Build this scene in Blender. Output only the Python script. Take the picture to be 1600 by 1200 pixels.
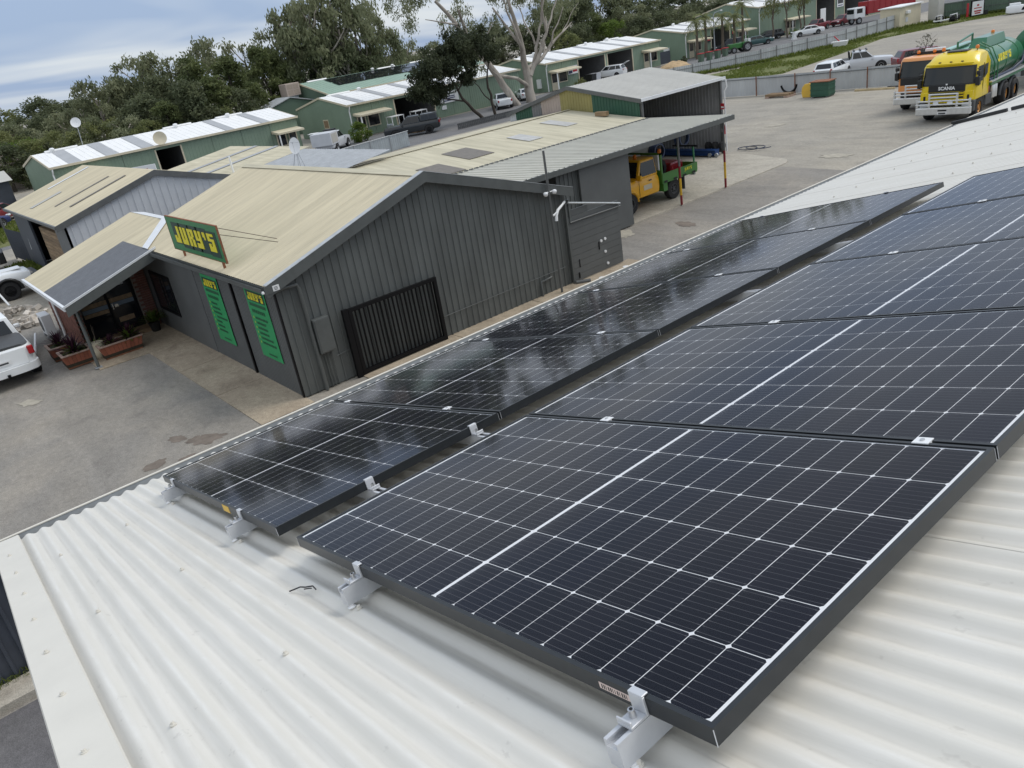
import bpy, bmesh, math, random
from math import sin, cos, pi, radians, sqrt
from mathutils import Vector, Matrix

# ------------------------------------------------------------------ scene, camera, sky, sun, exposure
scene = bpy.context.scene
for o in list(bpy.data.objects): bpy.data.objects.remove(o)
COL = scene.collection
TH = 0.230847                                   # pitch of the roof the panels stand on
cam = bpy.data.cameras.new('camera'); camo = bpy.data.objects.new('camera', cam); COL.objects.link(camo)
cam.sensor_width = 36; cam.lens = 36 * 1227.32 / 1600; cam.clip_start = 0.05; cam.clip_end = 3000
_r = Vector((0.6409241, 0.75189181, -0.15451541)); _f = Vector((-0.73454041, 0.54232, -0.40784727))
_u = _r.cross(_f)
camo.matrix_world = Matrix(((_r.x, _u.x, -_f.x, 2.28197), (_r.y, _u.y, -_f.y, -0.69145), (_r.z, _u.z, -_f.z, 7.42429), (0, 0, 0, 1)))
scene.camera = camo
scene.render.resolution_x = 1024; scene.render.resolution_y = 768
scene.view_settings.view_transform = 'Standard'; scene.view_settings.look = 'None'
scene.view_settings.exposure = 0.36; scene.view_settings.gamma = 1.0; scene.view_settings.use_curve_mapping = False
SUN_EL, SUN_AZ = radians(52), radians(22)       # azimuth measured from +y towards +x
world = bpy.data.worlds.new('World'); scene.world = world; world.use_nodes = True
nt = world.node_tree; nt.nodes.clear()
def wn(t, **k):
    n = nt.nodes.new(t)
    for a, b in k.items(): setattr(n, a, b)
    return n
out = wn('ShaderNodeOutputWorld'); bg = wn('ShaderNodeBackground'); nt.links.new(bg.outputs[0], out.inputs[0])
sky = wn('ShaderNodeTexSky', sky_type='NISHITA', sun_disc=False, sun_elevation=SUN_EL, sun_rotation=SUN_AZ, air_density=1.0, dust_density=1.2)
tc = wn('ShaderNodeTexCoord'); sep = wn('ShaderNodeSeparateXYZ'); nt.links.new(tc.outputs['Generated'], sep.inputs[0])
# cloud deck: direction projected on a flat layer, so the bands close up towards the horizon
zc = wn('ShaderNodeMath', operation='MAXIMUM'); nt.links.new(sep.outputs[2], zc.inputs[0]); zc.inputs[1].default_value = 0.0
za = wn('ShaderNodeMath', operation='ADD'); nt.links.new(zc.outputs[0], za.inputs[0]); za.inputs[1].default_value = 0.09
comb = wn('ShaderNodeCombineXYZ')
for i in (0, 1):
    d = wn('ShaderNodeMath', operation='DIVIDE'); nt.links.new(sep.outputs[i], d.inputs[0]); nt.links.new(za.outputs[0], d.inputs[1]); nt.links.new(d.outputs[0], comb.inputs[i])
mp = wn('ShaderNodeMapping'); mp.inputs['Scale'].default_value = (0.55, 0.42, 1); mp.inputs['Location'].default_value = (1.3, 0.4, 0); mp.inputs['Rotation'].default_value = (0, 0, 0.5)
nt.links.new(comb.outputs[0], mp.inputs[0])
nz = wn('ShaderNodeTexNoise'); nz.inputs['Scale'].default_value = 0.8; nz.inputs['Detail'].default_value = 3; nz.inputs['Roughness'].default_value = 0.5; nz.inputs['Distortion'].default_value = 0.5
nt.links.new(mp.outputs[0], nz.inputs['Vector'])
rmp = wn('ShaderNodeValToRGB'); nt.links.new(nz.outputs['Fac'], rmp.inputs[0])
e = rmp.color_ramp.elements; e[0].position = 0.36; e[0].color = (0.42, 0.54, 0.76, 1); e[1].position = 0.66; e[1].color = (0.88, 0.92, 0.96, 1)
# an overcast deck is brighter overhead than at the horizon
gr = wn('ShaderNodeMapRange'); nt.links.new(zc.outputs[0], gr.inputs['Value']); gr.inputs['From Min'].default_value = 0.0; gr.inputs['From Max'].default_value = 1.0; gr.inputs['To Min'].default_value = 0.84; gr.inputs['To Max'].default_value = 1.65
mul0 = wn('ShaderNodeMix', data_type='RGBA', blend_type='MULTIPLY'); mul0.inputs[0].default_value = 1.0
nt.links.new(rmp.outputs[0], mul0.inputs[6]); nt.links.new(gr.outputs[0], mul0.inputs[7])
# the far bank of cloud is blue with distance, the deck overhead a neutral white
tint = wn('ShaderNodeValToRGB'); nt.links.new(zc.outputs[0], tint.inputs[0]); te = tint.color_ramp.elements
te[0].position = 0.0; te[0].color = (0.94, 0.97, 1.0, 1); te[1].position = 0.55; te[1].color = (1.0, 0.93, 0.83, 1)
mul = wn('ShaderNodeMix', data_type='RGBA', blend_type='MULTIPLY'); mul.inputs[0].default_value = 1.0
nt.links.new(mul0.outputs[2], mul.inputs[6]); nt.links.new(tint.outputs[0], mul.inputs[7])
skm = wn('ShaderNodeMix', data_type='RGBA', blend_type='MULTIPLY'); skm.inputs[0].default_value = 1.0
nt.links.new(sky.outputs[0], skm.inputs[6]); skm.inputs[7].default_value = (0.1, 0.1, 0.1, 1)
mix = wn('ShaderNodeMix', data_type='RGBA'); mix.inputs[0].default_value = 0.88
nt.links.new(skm.outputs[2], mix.inputs[6]); nt.links.new(mul.outputs[2], mix.inputs[7]); nt.links.new(mix.outputs[2], bg.inputs[0])
bg.inputs[1].default_value = 0.82
sl = bpy.data.lights.new('sun', 'SUN'); sl.energy = 1.25; sl.angle = radians(26); sl.color = (1, 0.96, 0.9)
so = bpy.data.objects.new('sun', sl); COL.objects.link(so)
sd = Vector((sin(SUN_AZ) * cos(SUN_EL), cos(SUN_AZ) * cos(SUN_EL), sin(SUN_EL)))
so.rotation_euler = sd.to_track_quat('Z', 'Y').to_euler(); so.location = (20, 20, 40)

# ------------------------------------------------------------------ helpers
rnd = random.Random(7)
def tag(o, label=None, cat=None, group=None, kind=None):
    if label: o['label'] = label
    if cat: o['category'] = cat
    if group: o['group'] = group
    if kind: o['kind'] = kind
    return o
def empty(name, loc=(0, 0, 0), rz=0.0, label=None, cat=None, group=None, parent=None, rot=None):
    o = bpy.data.objects.new(name, None); COL.objects.link(o); o.location = loc; o.rotation_euler = rot or (0, 0, rz)
    o.empty_display_size = 0.2
    if parent: o.parent = parent
    return tag(o, label, cat, group)
def link(name, me, parent=None, loc=None, rot=None, scale=None):
    o = bpy.data.objects.new(name, me); COL.objects.link(o)
    if parent: o.parent = parent
    if loc: o.location = loc
    if rot: o.rotation_euler = rot
    if scale: o.scale = scale
    return o
class MB:
    def __init__(s): s.v = []; s.f = []; s.m = []
    def add(s, vs, fs, m=0):
        b = len(s.v); s.v += [tuple(p) for p in vs]; s.f += [tuple(b + i for i in f) for f in fs]; s.m += [m] * len(fs); return s
    def box(s, x0, x1, y0, y1, z0, z1, m=0):
        return s.add([(x0, y0, z0), (x1, y0, z0), (x1, y1, z0), (x0, y1, z0), (x0, y0, z1), (x1, y0, z1), (x1, y1, z1), (x0, y1, z1)],
                     [(3, 2, 1, 0), (4, 5, 6, 7), (0, 1, 5, 4), (1, 2, 6, 5), (2, 3, 7, 6), (3, 0, 4, 7)], m)
    def hexa(s, b, t, m=0):            # bottom quad, top quad
        return s.add(list(b) + list(t), [(3, 2, 1, 0), (4, 5, 6, 7), (0, 1, 5, 4), (1, 2, 6, 5), (2, 3, 7, 6), (3, 0, 4, 7)], m)
    def prism(s, poly, d, m=0):        # polygon (3d points) extruded by vector d
        n = len(poly); d = Vector(d); p = [Vector(q) for q in poly]
        return s.add(p + [q + d for q in p], [tuple(reversed(range(n))), tuple(range(n, 2 * n))] + [(i, (i + 1) % n, n + (i + 1) % n, n + i) for i in range(n)], m)
    def quad(s, a, b, c, d, m=0): return s.add([a, b, c, d], [(0, 1, 2, 3)], m)
    def tube(s, pts, r, n=8, m=0, caps=True):
        P = [Vector(p) for p in pts]; k = len(P); rs = r if isinstance(r, (list, tuple)) else [r] * k
        vs = []; fs = []; up = None
        for i, p in enumerate(P):
            t = (P[min(i + 1, k - 1)] - P[max(i - 1, 0)]).normalized()
            if up is None: up = Vector((0, 0, 1)) if abs(t.z) < 0.9 else Vector((1, 0, 0))
            a = t.cross(up)
            if a.length < 1e-4: a = t.orthogonal()
            a.normalize(); b = a.cross(t).normalized(); up = b
            for j in range(n):
                w = 2 * pi * j / n; vs.append(p + (a * cos(w) + b * sin(w)) * rs[i])
        for i in range(k - 1):
            for j in range(n):
                fs.append((i * n + j, (i + 1) * n + j, (i + 1) * n + (j + 1) % n, i * n + (j + 1) % n))
        if caps: fs.append(tuple(range(n))); fs.append(tuple(reversed(range((k - 1) * n, k * n))))
        return s.add(vs, fs, m)
    def cyl(s, c, ax, r, h, n=16, m=0, r2=None):
        c = Vector(c); ax = Vector(ax).normalized()
        return s.tube([c - ax * h / 2, c + ax * h / 2], [r, r if r2 is None else r2], n, m)
    def lathe(s, prof, c=(0, 0, 0), n=16, m=0, axis='z', caps=True):
        vs = []; fs = []; k = len(prof)
        for (r, z) in prof:
            for j in range(n):
                w = 2 * pi * j / n
                p = (r * cos(w), r * sin(w), z)
                if axis == 'y': p = (p[0], p[2], p[1])
                if axis == 'x': p = (p[2], p[0], p[1])
                vs.append((c[0] + p[0], c[1] + p[1], c[2] + p[2]))
        for i in range(k - 1):
            for j in range(n): fs.append((i * n + j, i * n + (j + 1) % n, (i + 1) * n + (j + 1) % n, (i + 1) * n + j))
        if caps: fs.append(tuple(range(n))); fs.append(tuple(range((k - 1) * n, k * n)))
        return s.add(vs, fs, m)
    def loft(s, rings, m=0, closed=True, caps=True):
        n = len(rings[0]); vs = [p for r in rings for p in r]; fs = []
        for i in range(len(rings) - 1):
            for j in range(n if closed else n - 1):
                fs.append((i * n + j, i * n + (j + 1) % n, (i + 1) * n + (j + 1) % n, (i + 1) * n + j))
        if caps and closed: fs.append(tuple(reversed(range(n)))); fs.append(tuple(range((len(rings) - 1) * n, len(rings) * n)))
        return s.add(vs, fs, m)
    def rib(s, O, A, B, N, L, b0, b1, prof, pitch, m=0, nb=1, t0=0.0):
        """ribbed sheet: ribs run along B, profile repeats along A, height along N; b0/b1 give the run per position"""
        O, A, B, N = Vector(O), Vector(A), Vector(B), Vector(N)
        ts = []; k = int(math.floor(t0 / pitch)) - 1
        while k * pitch < t0 + L + pitch:
            for (dt, h) in prof:
                t = k * pitch + dt
                if t0 - 1e-6 <= t <= t0 + L + 1e-6: ts.append((t, h))
            k += 1
        def hh(t):                      # height of the repeating profile at any position
            q = t % pitch; pp = list(prof) + [(pitch + prof[0][0], prof[0][1])]
            for (a, ha), (c, hc) in zip(pp, pp[1:]):
                if a <= q <= c: return ha + (hc - ha) * (q - a) / (c - a) if c > a else ha
            return prof[0][1]
        if not ts or ts[0][0] > t0 + 1e-4: ts.insert(0, (t0, hh(t0)))
        if ts[-1][0] < t0 + L - 1e-4: ts.append((t0 + L, hh(t0 + L)))
        f0 = b0 if callable(b0) else (lambda t: b0); f1 = b1 if callable(b1) else (lambda t: b1)
        vs = []; fs = []; w = nb + 1
        for (t, h) in ts:
            for i in range(w):
                b = f0(t) + (f1(t) - f0(t)) * i / nb; vs.append(O + A * t + B * b + N * h)
        for i in range(len(ts) - 1):
            for j in range(nb): fs.append((i * w + j, (i + 1) * w + j, (i + 1) * w + j + 1, i * w + j + 1))
        return s.add(vs, fs, m)
    def mesh(s, name, mats, smooth=None, bevel=0, seg=2, recalc=True):
        me = bpy.data.meshes.new(name); me.from_pydata(s.v, [], s.f)
        for mm in (mats if isinstance(mats, (list, tuple)) else [mats]): me.materials.append(mm)
        me.polygons.foreach_set('material_index', s.m); me.validate()
        bm = bmesh.new(); bm.from_mesh(me)
        if recalc: bmesh.ops.recalc_face_normals(bm, faces=bm.faces)
        if bevel:
            bmesh.ops.bevel(bm, geom=[ed for ed in bm.edges if len(ed.link_faces) == 2 and ed.calc_face_angle(0) > 0.5], offset=bevel, segments=seg, profile=0.5, affect='EDGES', clamp_overlap=True)
        bm.to_mesh(me); bm.free()
        if smooth:
            me.polygons.foreach_set('use_smooth', [True] * len(me.polygons)); me.set_sharp_from_angle(angle=radians(smooth))
        me.update(); return me
    def build(s, name, mats, parent=None, loc=None, rot=None, smooth=None, bevel=0, seg=2):
        return link(name, s.mesh(name, mats, smooth, bevel, seg), parent, loc, rot)
def copy_tree(o, parent=None):
    c = o.copy(); COL.objects.link(c); c.parent = parent
    for ch in list(o.children): copy_tree(ch, c)
    return c
SINE = lambda pitch, d, n=8: [(pitch * i / n, d * 0.5 * (cos(2 * pi * i / n) - 1)) for i in range(n)]
def TRIM(pitch, d, w): return [(0, 0), (pitch - w * 2, 0), (pitch - w * 1.6, d), (pitch - w * 0.4, d)]

# ------------------------------------------------------------------ materials
MATS = {}
def mat(name, col, rough=0.6, metal=0.0, var=0.0, vs=3.0, bump=0.0, bs=60.0, spec=0.5, coat=0.0, col2=None, stretch=None, streak=0.0, objrand=0.0, emit=None):
    """procedural paint / metal / stone: base colour varied by noise, a second tone in patches, fine relief"""
    m = bpy.data.materials.new(name); m.use_nodes = True; t = m.node_tree; b = t.nodes['Principled BSDF']
    b.inputs['Roughness'].default_value = rough; b.inputs['Metallic'].default_value = metal; b.inputs['Specular IOR Level'].default_value = spec
    if coat: b.inputs['Coat Weight'].default_value = coat; b.inputs['Coat Roughness'].default_value = 0.08
    b.inputs['Base Color'].default_value = (*col, 1)
    L = t.links.new
    if var or bump or col2 or objrand:
        c = t.nodes.new('ShaderNodeTexCoord'); mp = t.nodes.new('ShaderNodeMapping'); L(c.outputs['Object'], mp.inputs[0])
        if stretch: mp.inputs['Scale'].default_value = stretch
        n = t.nodes.new('ShaderNodeTexNoise'); n.inputs['Scale'].default_value = vs; n.inputs['Detail'].default_value = 6; n.inputs['Roughness'].default_value = 0.6; L(mp.outputs[0], n.inputs['Vector'])
        r = t.nodes.new('ShaderNodeMapRange'); L(n.outputs['Fac'], r.inputs['Value']); r.inputs['From Min'].default_value = 0.3; r.inputs['From Max'].default_value = 0.7
        mx = t.nodes.new('ShaderNodeMix'); mx.data_type = 'RGBA'; L(r.outputs[0], mx.inputs[0])
        lo = tuple(max(0, q * (1 - var)) for q in (col2 or col)); hi = tuple(min(1, q * (1 + var)) for q in col)
        mx.inputs[6].default_value = (*lo, 1); mx.inputs[7].default_value = (*hi, 1); last = mx.outputs[2]
        if objrand:
            oi = t.nodes.new('ShaderNodeObjectInfo'); hr = t.nodes.new('ShaderNodeMapRange'); L(oi.outputs['Random'], hr.inputs['Value']); hr.inputs['To Min'].default_value = 1 - objrand; hr.inputs['To Max'].default_value = 1 + objrand
            m2 = t.nodes.new('ShaderNodeMix'); m2.data_type = 'RGBA'; m2.blend_type = 'MULTIPLY'; m2.inputs[0].default_value = 1; L(last, m2.inputs[6]); L(hr.outputs[0], m2.inputs[7]); last = m2.outputs[2]
        L(last, b.inputs['Base Color'])
        if bump:
            n2 = t.nodes.new('ShaderNodeTexNoise'); n2.inputs['Scale'].default_value = bs; n2.inputs['Detail'].default_value = 4; L(c.outputs['Object'], n2.inputs['Vector'])
            bp = t.nodes.new('ShaderNodeBump'); bp.inputs['Strength'].default_value = bump; bp.inputs['Distance'].default_value = 0.02; L(n2.outputs['Fac'], bp.inputs['Height']); L(bp.outputs[0], b.inputs['Normal'])
    if emit: b.inputs['Emission Color'].default_value = (*emit, 1); b.inputs['Emission Strength'].default_value = 1
    MATS[name] = m; return m
def ground_mat(name, a, b, c, sa=0.25, sb=2.2, fine=38.0, mixb=0.5, mixc=0.4, bump=0.35):
    m = bpy.data.materials.new(name); m.use_nodes = True; t = m.node_tree; B = t.nodes['Principled BSDF']; L = t.links.new
    B.inputs['Roughness'].default_value = 0.92; B.inputs['Specular IOR Level'].default_value = 0.25
    g = t.nodes.new('ShaderNodeNewGeometry')
    def noise(sc, det=6, ro=0.6, dist=0.0):
        n = t.nodes.new('ShaderNodeTexNoise'); n.inputs['Scale'].default_value = sc; n.inputs['Detail'].default_value = det; n.inputs['Roughness'].default_value = ro; n.inputs['Distortion'].default_value = dist; L(g.outputs['Position'], n.inputs['Vector']); return n.outputs['Fac']
    def rng(v, lo, hi, t0=0.0, t1=1.0):
        r = t.nodes.new('ShaderNodeMapRange'); L(v, r.inputs['Value']); r.inputs['From Min'].default_value = lo; r.inputs['From Max'].default_value = hi; r.inputs['To Min'].default_value = t0; r.inputs['To Max'].default_value = t1; return r.outputs[0]
    def mixc_(f, x, y, mode='MIX'):
        n = t.nodes.new('ShaderNodeMix'); n.data_type = 'RGBA'; n.blend_type = mode
        if hasattr(f, 'node'): L(f, n.inputs[0])
        else: n.inputs[0].default_value = f
        for s, v in ((6, x), (7, y)):
            if hasattr(v, 'node'): L(v, n.inputs[s])
            else: n.inputs[s].default_value = (*v, 1)
        return n.outputs[2]
    col = mixc_(rng(noise(sa, 8, 0.62, 0.6), 0.42, 0.62, 0, mixb), a, b)
    col = mixc_(rng(noise(sb, 8, 0.65, 0.3), 0.52, 0.7, 0, mixc), col, c)
    mp = t.nodes.new('ShaderNodeMapping'); mp.inputs['Rotation'].default_value = (0, 0, 0.35); mp.inputs['Scale'].default_value = (0.3, 1.1, 1); L(g.outputs['Position'], mp.inputs[0])
    nd = t.nodes.new('ShaderNodeTexNoise'); nd.inputs['Scale'].default_value = 0.9; nd.inputs['Detail'].default_value = 7; nd.inputs['Roughness'].default_value = 0.66; nd.inputs['Distortion'].default_value = 0.8; L(mp.outputs[0], nd.inputs['Vector'])
    col = mixc_(1.0, col, rng(nd.outputs['Fac'], 0.3, 0.7, 0.87, 1.13), 'MULTIPLY')
    col = mixc_(1.0, col, rng(noise(7.0, 5, 0.7), 0.3, 0.7, 0.86, 1.16), 'MULTIPLY')
    fn = noise(fine, 3, 0.7); col = mixc_(1.0, col, rng(fn, 0.25, 0.75, 0.62, 1.34), 'MULTIPLY')
    L(col, B.inputs['Base Color'])
    bp = t.nodes.new('ShaderNodeBump'); bp.inputs['Strength'].default_value = bump; bp.inputs['Distance'].default_value = 0.03; L(fn, bp.inputs['Height']); L(bp.outputs[0], B.inputs['Normal'])
    MATS[name] = m; return m
def glass_mat(name, tint=(0.02, 0.025, 0.03), rough=0.03):
    return mat(name, tint, rough, 0.0, spec=0.55)
M = MATS
ground_mat('gravel', (0.295, 0.275, 0.238), (0.38, 0.345, 0.285), (0.20, 0.19, 0.17), 0.12, 0.9, 30, 0.75, 0.45)
ground_mat('asphalt', (0.235, 0.220, 0.198), (0.32, 0.288, 0.242), (0.18, 0.165, 0.15), 0.22, 1.3, 45, 0.7, 0.5, 0.2)
ground_mat('concrete', (0.40, 0.335, 0.25), (0.31, 0.25, 0.185), (0.20, 0.16, 0.12), 0.35, 0.9, 45, 0.7, 0.7, 0.12)
ground_mat('slab', (0.42, 0.39, 0.33), (0.36, 0.33, 0.28), (0.28, 0.26, 0.22), 0.3, 1.3, 45, 0.6, 0.4, 0.1)
ground_mat('kerb', (0.45, 0.42, 0.36), (0.33, 0.29, 0.24), (0.22, 0.2, 0.17), 1.2, 4, 60, 0.6, 0.4, 0.1)
ground_mat('road', (0.16, 0.16, 0.165), (0.2, 0.195, 0.19), (0.13, 0.13, 0.13), 0.1, 0.8, 20, 0.6, 0.4, 0.1)
ground_mat('grass_soil', (0.12, 0.14, 0.045), (0.17, 0.16, 0.07), (0.09, 0.12, 0.03), 0.25, 1.1, 14, 0.7, 0.5, 0.4)
ground_mat('paving', (0.13, 0.125, 0.13), (0.155, 0.15, 0.15), (0.1, 0.1, 0.1), 0.6, 3, 60, 0.6, 0.4, 0.1)
mat('roof_white', (0.66, 0.635, 0.57), 0.42, 0, 0.035, 5, 0.03, 18, 0.4, stretch=(0.35, 3, 3))
mat('roof_cap', (0.66, 0.635, 0.57), 0.42, 0, 0.04, 4, 0.05, 9, 0.4)
mat('gutter_grey', (0.42, 0.44, 0.45), 0.45, 0.1, 0.15, 6)
mat('zinc', (0.36, 0.38, 0.40), 0.5, 0.3, 0.12, 3)
mat('alu', (0.60, 0.615, 0.64), 0.42, 0.35, 0.04, 20)
mat('bolt_steel', (0.6, 0.6, 0.6), 0.3, 0.9)
mat('frame_black', (0.022, 0.025, 0.028), 0.36, 0.3, 0.1, 30, spec=0.6)
mat('backsheet', (0.86, 0.87, 0.88), 0.5)
mat('cladding_dark', (0.115, 0.124, 0.121), 0.5, 0, 0.2, 1.6, spec=0.4, stretch=(1, 1, 0.3))
mat('cladding_smooth', (0.108, 0.114, 0.114), 0.52, 0, 0.1, 1.2, spec=0.4)
mat('trim_dark', (0.098, 0.106, 0.104), 0.42, 0, 0.12, 3)
mat('black_steel', (0.006, 0.006, 0.007), 0.55, 0.0, spec=0.2)
mat('roof_cream', (0.57, 0.505, 0.36), 0.7, 0, 0.05, 0.9, col2=(0.50, 0.445, 0.32), stretch=(5.0, 0.5, 1), spec=0.3, objrand=0.045)
mat('roof_cream2', (0.53, 0.49, 0.37), 0.7, 0, 0.1, 0.9, col2=(0.47, 0.435, 0.32), stretch=(0.5, 5.0, 1), spec=0.3, objrand=0.05)
mat('roof_grey_light', (0.44, 0.43, 0.395), 0.55, 0, 0.06, 1.5, objrand=0.03)
mat('roof_ash', (0.50, 0.49, 0.43), 0.5, 0, 0.06, 1.5, objrand=0.03)
mat('skylight', (0.15, 0.13, 0.105), 0.5, 0, 0.2, 5)
mat('skylight_pale', (0.44, 0.435, 0.415), 0.45, 0, 0.15, 3)
mat('roof_slate', (0.115, 0.12, 0.13), 0.5, 0, 0.15, 4, bump=0.1, bs=20)
mat('flash_white', (0.72, 0.74, 0.76), 0.4, 0.1, 0.05, 5)
mat('wall_pale', (0.55, 0.57, 0.60), 0.5, 0, 0.06, 2)
mat('wall_navy', (0.05, 0.058, 0.075), 0.55, 0, 0.15, 2)
mat('wall_olive', (0.30, 0.265, 0.10), 0.55, 0, 0.1, 2)
mat('wall_green_dk', (0.028, 0.095, 0.06), 0.5, 0, 0.12, 2)
mat('wall_rose', (0.42, 0.35, 0.31), 0.55, 0, 0.08, 2)
mat('wall_grey', (0.17, 0.175, 0.18), 0.5, 0, 0.1, 2)
mat('wall_ribbed', (0.30, 0.305, 0.315), 0.5, 0, 0.1, 2)
mat('steel_dark', (0.12, 0.125, 0.125), 0.5, 0.2, 0.15, 4)
mat('shed_green', (0.20, 0.27, 0.20), 0.55, 0, 0.08, 0.6)
mat('shed_green_dk', (0.09, 0.14, 0.10), 0.55, 0, 0.08, 0.6)
mat('shed_roof_green', (0.27, 0.38, 0.31), 0.5, 0, 0.06, 0.5)
mat('shed_roof_white', (0.80, 0.80, 0.79), 0.5, 0, 0.05, 0.6, stretch=(1, 4, 1))
mat('shed_strip', (0.36, 0.37, 0.38), 0.5, 0, 0.08, 1)
mat('fascia_cream', (0.60, 0.54, 0.40), 0.5, 0, 0.06, 2)
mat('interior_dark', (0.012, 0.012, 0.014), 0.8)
mat('sign_green', (0.018, 0.19, 0.06), 0.4, 0, 0.08, 2)
mat('banner_green', (0.02, 0.30, 0.10), 0.55, 0, 0.06, 1.5)
mat('sign_yellow', (0.80, 0.70, 0.02), 0.45)
mat('sign_shadow', (0.008, 0.045, 0.03), 0.5)
mat('banner_ink', (0.008, 0.09, 0.035), 0.6)
mat('banner_tick', (0.35, 0.55, 0.08), 0.6)
mat('white_paint', (0.78, 0.79, 0.79), 0.45, 0, 0.03, 4)
mat('white_plastic', (0.75, 0.76, 0.77), 0.4)
mat('sticker_yellow', (0.75, 0.47, 0.06), 0.5)
mat('sticker_pink', (0.72, 0.58, 0.52), 0.5)
mat('ink', (0.01, 0.01, 0.012), 0.6)
mat('brick', (0.15, 0.058, 0.04), 0.85, 0, 0.35, 6, bump=0.2, bs=60, objrand=0.28)
mat('mortar', (0.20, 0.165, 0.14), 0.95, 0, 0.15, 8)
mat('terracotta', (0.27, 0.088, 0.05), 0.8, 0, 0.16, 3, objrand=0.12)
mat('rim_stone', (0.36, 0.26, 0.21), 0.85, 0, 0.15, 4)
mat('soil', (0.045, 0.035, 0.022), 0.95, 0, 0.3, 20, bump=0.5)
mat('timber', (0.24, 0.165, 0.095), 0.8, 0, 0.35, 2.0, stretch=(0.5, 4, 4), objrand=0.35)
mat('timber_pale', (0.50, 0.40, 0.24), 0.8, 0, 0.2, 3, objrand=0.2)
mat('rust', (0.22, 0.09, 0.045), 0.85, 0, 0.4, 6)
mat('stone_rubble', (0.45, 0.41, 0.36), 0.95, 0, 0.25, 4, bump=0.4, bs=20, objrand=0.4)
mat('sand', (0.42, 0.30, 0.17), 0.95, 0, 0.2, 3, bump=0.5, bs=12)
mat('fence_zinc', (0.46, 0.475, 0.48), 0.5, 0.0, 0.14, 0.9, stretch=(1, 1, 0.35))
mat('fence_galv', (0.36, 0.40, 0.43), 0.4, 0.5, 0.12, 2)
mat('post_red', (0.20, 0.014, 0.022), 0.5, 0, 0.15, 8)
mat('post_yellow', (0.62, 0.37, 0.02), 0.5, 0, 0.15, 8)
mat('red_paint', (0.42, 0.02, 0.03), 0.4)
mat('blue_steel', (0.012, 0.05, 0.17), 0.4, 0.1, 0.1, 5)
mat('rubber', (0.016, 0.016, 0.017), 0.75, 0, 0.2, 30)
mat('hose', (0.016, 0.028, 0.065), 0.5)
mat('black_plastic', (0.016, 0.017, 0.018), 0.5)
glass_mat('auto_glass', (0.012, 0.015, 0.018), 0.04); glass_mat('shop_glass', (0.014, 0.016, 0.02), 0.05)
mat('windscreen', (0.014, 0.018, 0.018), 0.06, spec=0.5)
mat('chrome', (0.70, 0.71, 0.72), 0.22, 0.95)
mat('polished_alu', (0.72, 0.73, 0.73), 0.32, 0.6, 0.08, 6)
def paint(n, c, r=0.28): return mat(n, c, r, 0, 0.025, 2, coat=0.4)
paint('car_white', (0.76, 0.78, 0.79)); paint('car_silver', (0.55, 0.57, 0.6)); paint('car_red', (0.16, 0.018, 0.025)); paint('car_black', (0.018, 0.022, 0.026)); paint('car_teal', (0.03, 0.085, 0.085)); paint('car_blue', (0.02, 0.03, 0.12)); paint('car_cream', (0.6, 0.55, 0.42))
paint('truck_yellow', (0.78, 0.58, 0.012)); paint('truck_orange', (0.78, 0.33, 0.10)); paint('cruiser_yellow', (0.82, 0.42, 0.012), 0.35)
paint('tank_green', (0.022, 0.15, 0.062)); paint('tray_green', (0.045, 0.19, 0.03), 0.4); paint('tank_teal', (0.22, 0.50, 0.40)); paint('tractor_green', (0.04, 0.17, 0.04)); paint('tray_red', (0.30, 0.012, 0.02))
mat('rim_orange', (0.50, 0.23, 0.05), 0.5, 0.1, 0.2, 8)
mat('rim_steel', (0.40, 0.41, 0.42), 0.35, 0.7)
mat('lamp_amber', (0.72, 0.20, 0.02), 0.3)
mat('lamp_red', (0.35, 0.01, 0.015), 0.25)
mat('lamp_clear', (0.75, 0.78, 0.8), 0.15)
mat('wheel_arch', (0.006, 0.006, 0.007), 0.9)
mat('grey_plastic', (0.06, 0.063, 0.066), 0.6, 0, 0.1, 5)
# roof sheets: long dry water marks along the slope on an off-white paint
m = M['roof_white']; t = m.node_tree; B = t.nodes['Principled BSDF']; L = t.links.new; g = t.nodes.new('ShaderNodeNewGeometry')
def rn(sc, st, lo, hi, a, b, det=8, dist=0.0):
    mp = t.nodes.new('ShaderNodeMapping'); mp.inputs['Scale'].default_value = st; L(g.outputs['Position'], mp.inputs[0]); n = t.nodes.new('ShaderNodeTexNoise'); n.inputs['Scale'].default_value = sc; n.inputs['Detail'].default_value = det; n.inputs['Roughness'].default_value = 0.7; n.inputs['Distortion'].default_value = dist; L(mp.outputs[0], n.inputs['Vector'])
    r = t.nodes.new('ShaderNodeMapRange'); L(n.outputs['Fac'], r.inputs['Value']); r.inputs['From Min'].default_value = lo; r.inputs['From Max'].default_value = hi; r.inputs['To Min'].default_value = a; r.inputs['To Max'].default_value = b; return r.outputs[0]
def rm(f, x, y):
    n = t.nodes.new('ShaderNodeMix'); n.data_type = 'RGBA'; L(f, n.inputs[0])
    for s, v in ((6, x), (7, y)):
        if hasattr(v, 'node'): L(v, n.inputs[s])
        else: n.inputs[s].default_value = (*v, 1)
    return n.outputs[2]
col = rm(rn(1.0, (1.0, 16, 1), 0.44, 0.6, 0, 0.8, 9, 0.4), (0.655, 0.635, 0.58), (0.70, 0.68, 0.63))
col = rm(rn(1.0, (1.6, 34, 1), 0.56, 0.68, 0, 0.32, 9, 0.6), col, (0.54, 0.52, 0.47))
col = rm(rn(1.3, (1, 1, 1), 0.5, 0.75, 0, 0.4, 6), col, (0.60, 0.575, 0.51))
col = rm(rn(16.0, (1, 1.6, 1), 0.66, 0.72, 0, 0.35, 3), col, (0.45, 0.43, 0.39))
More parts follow.
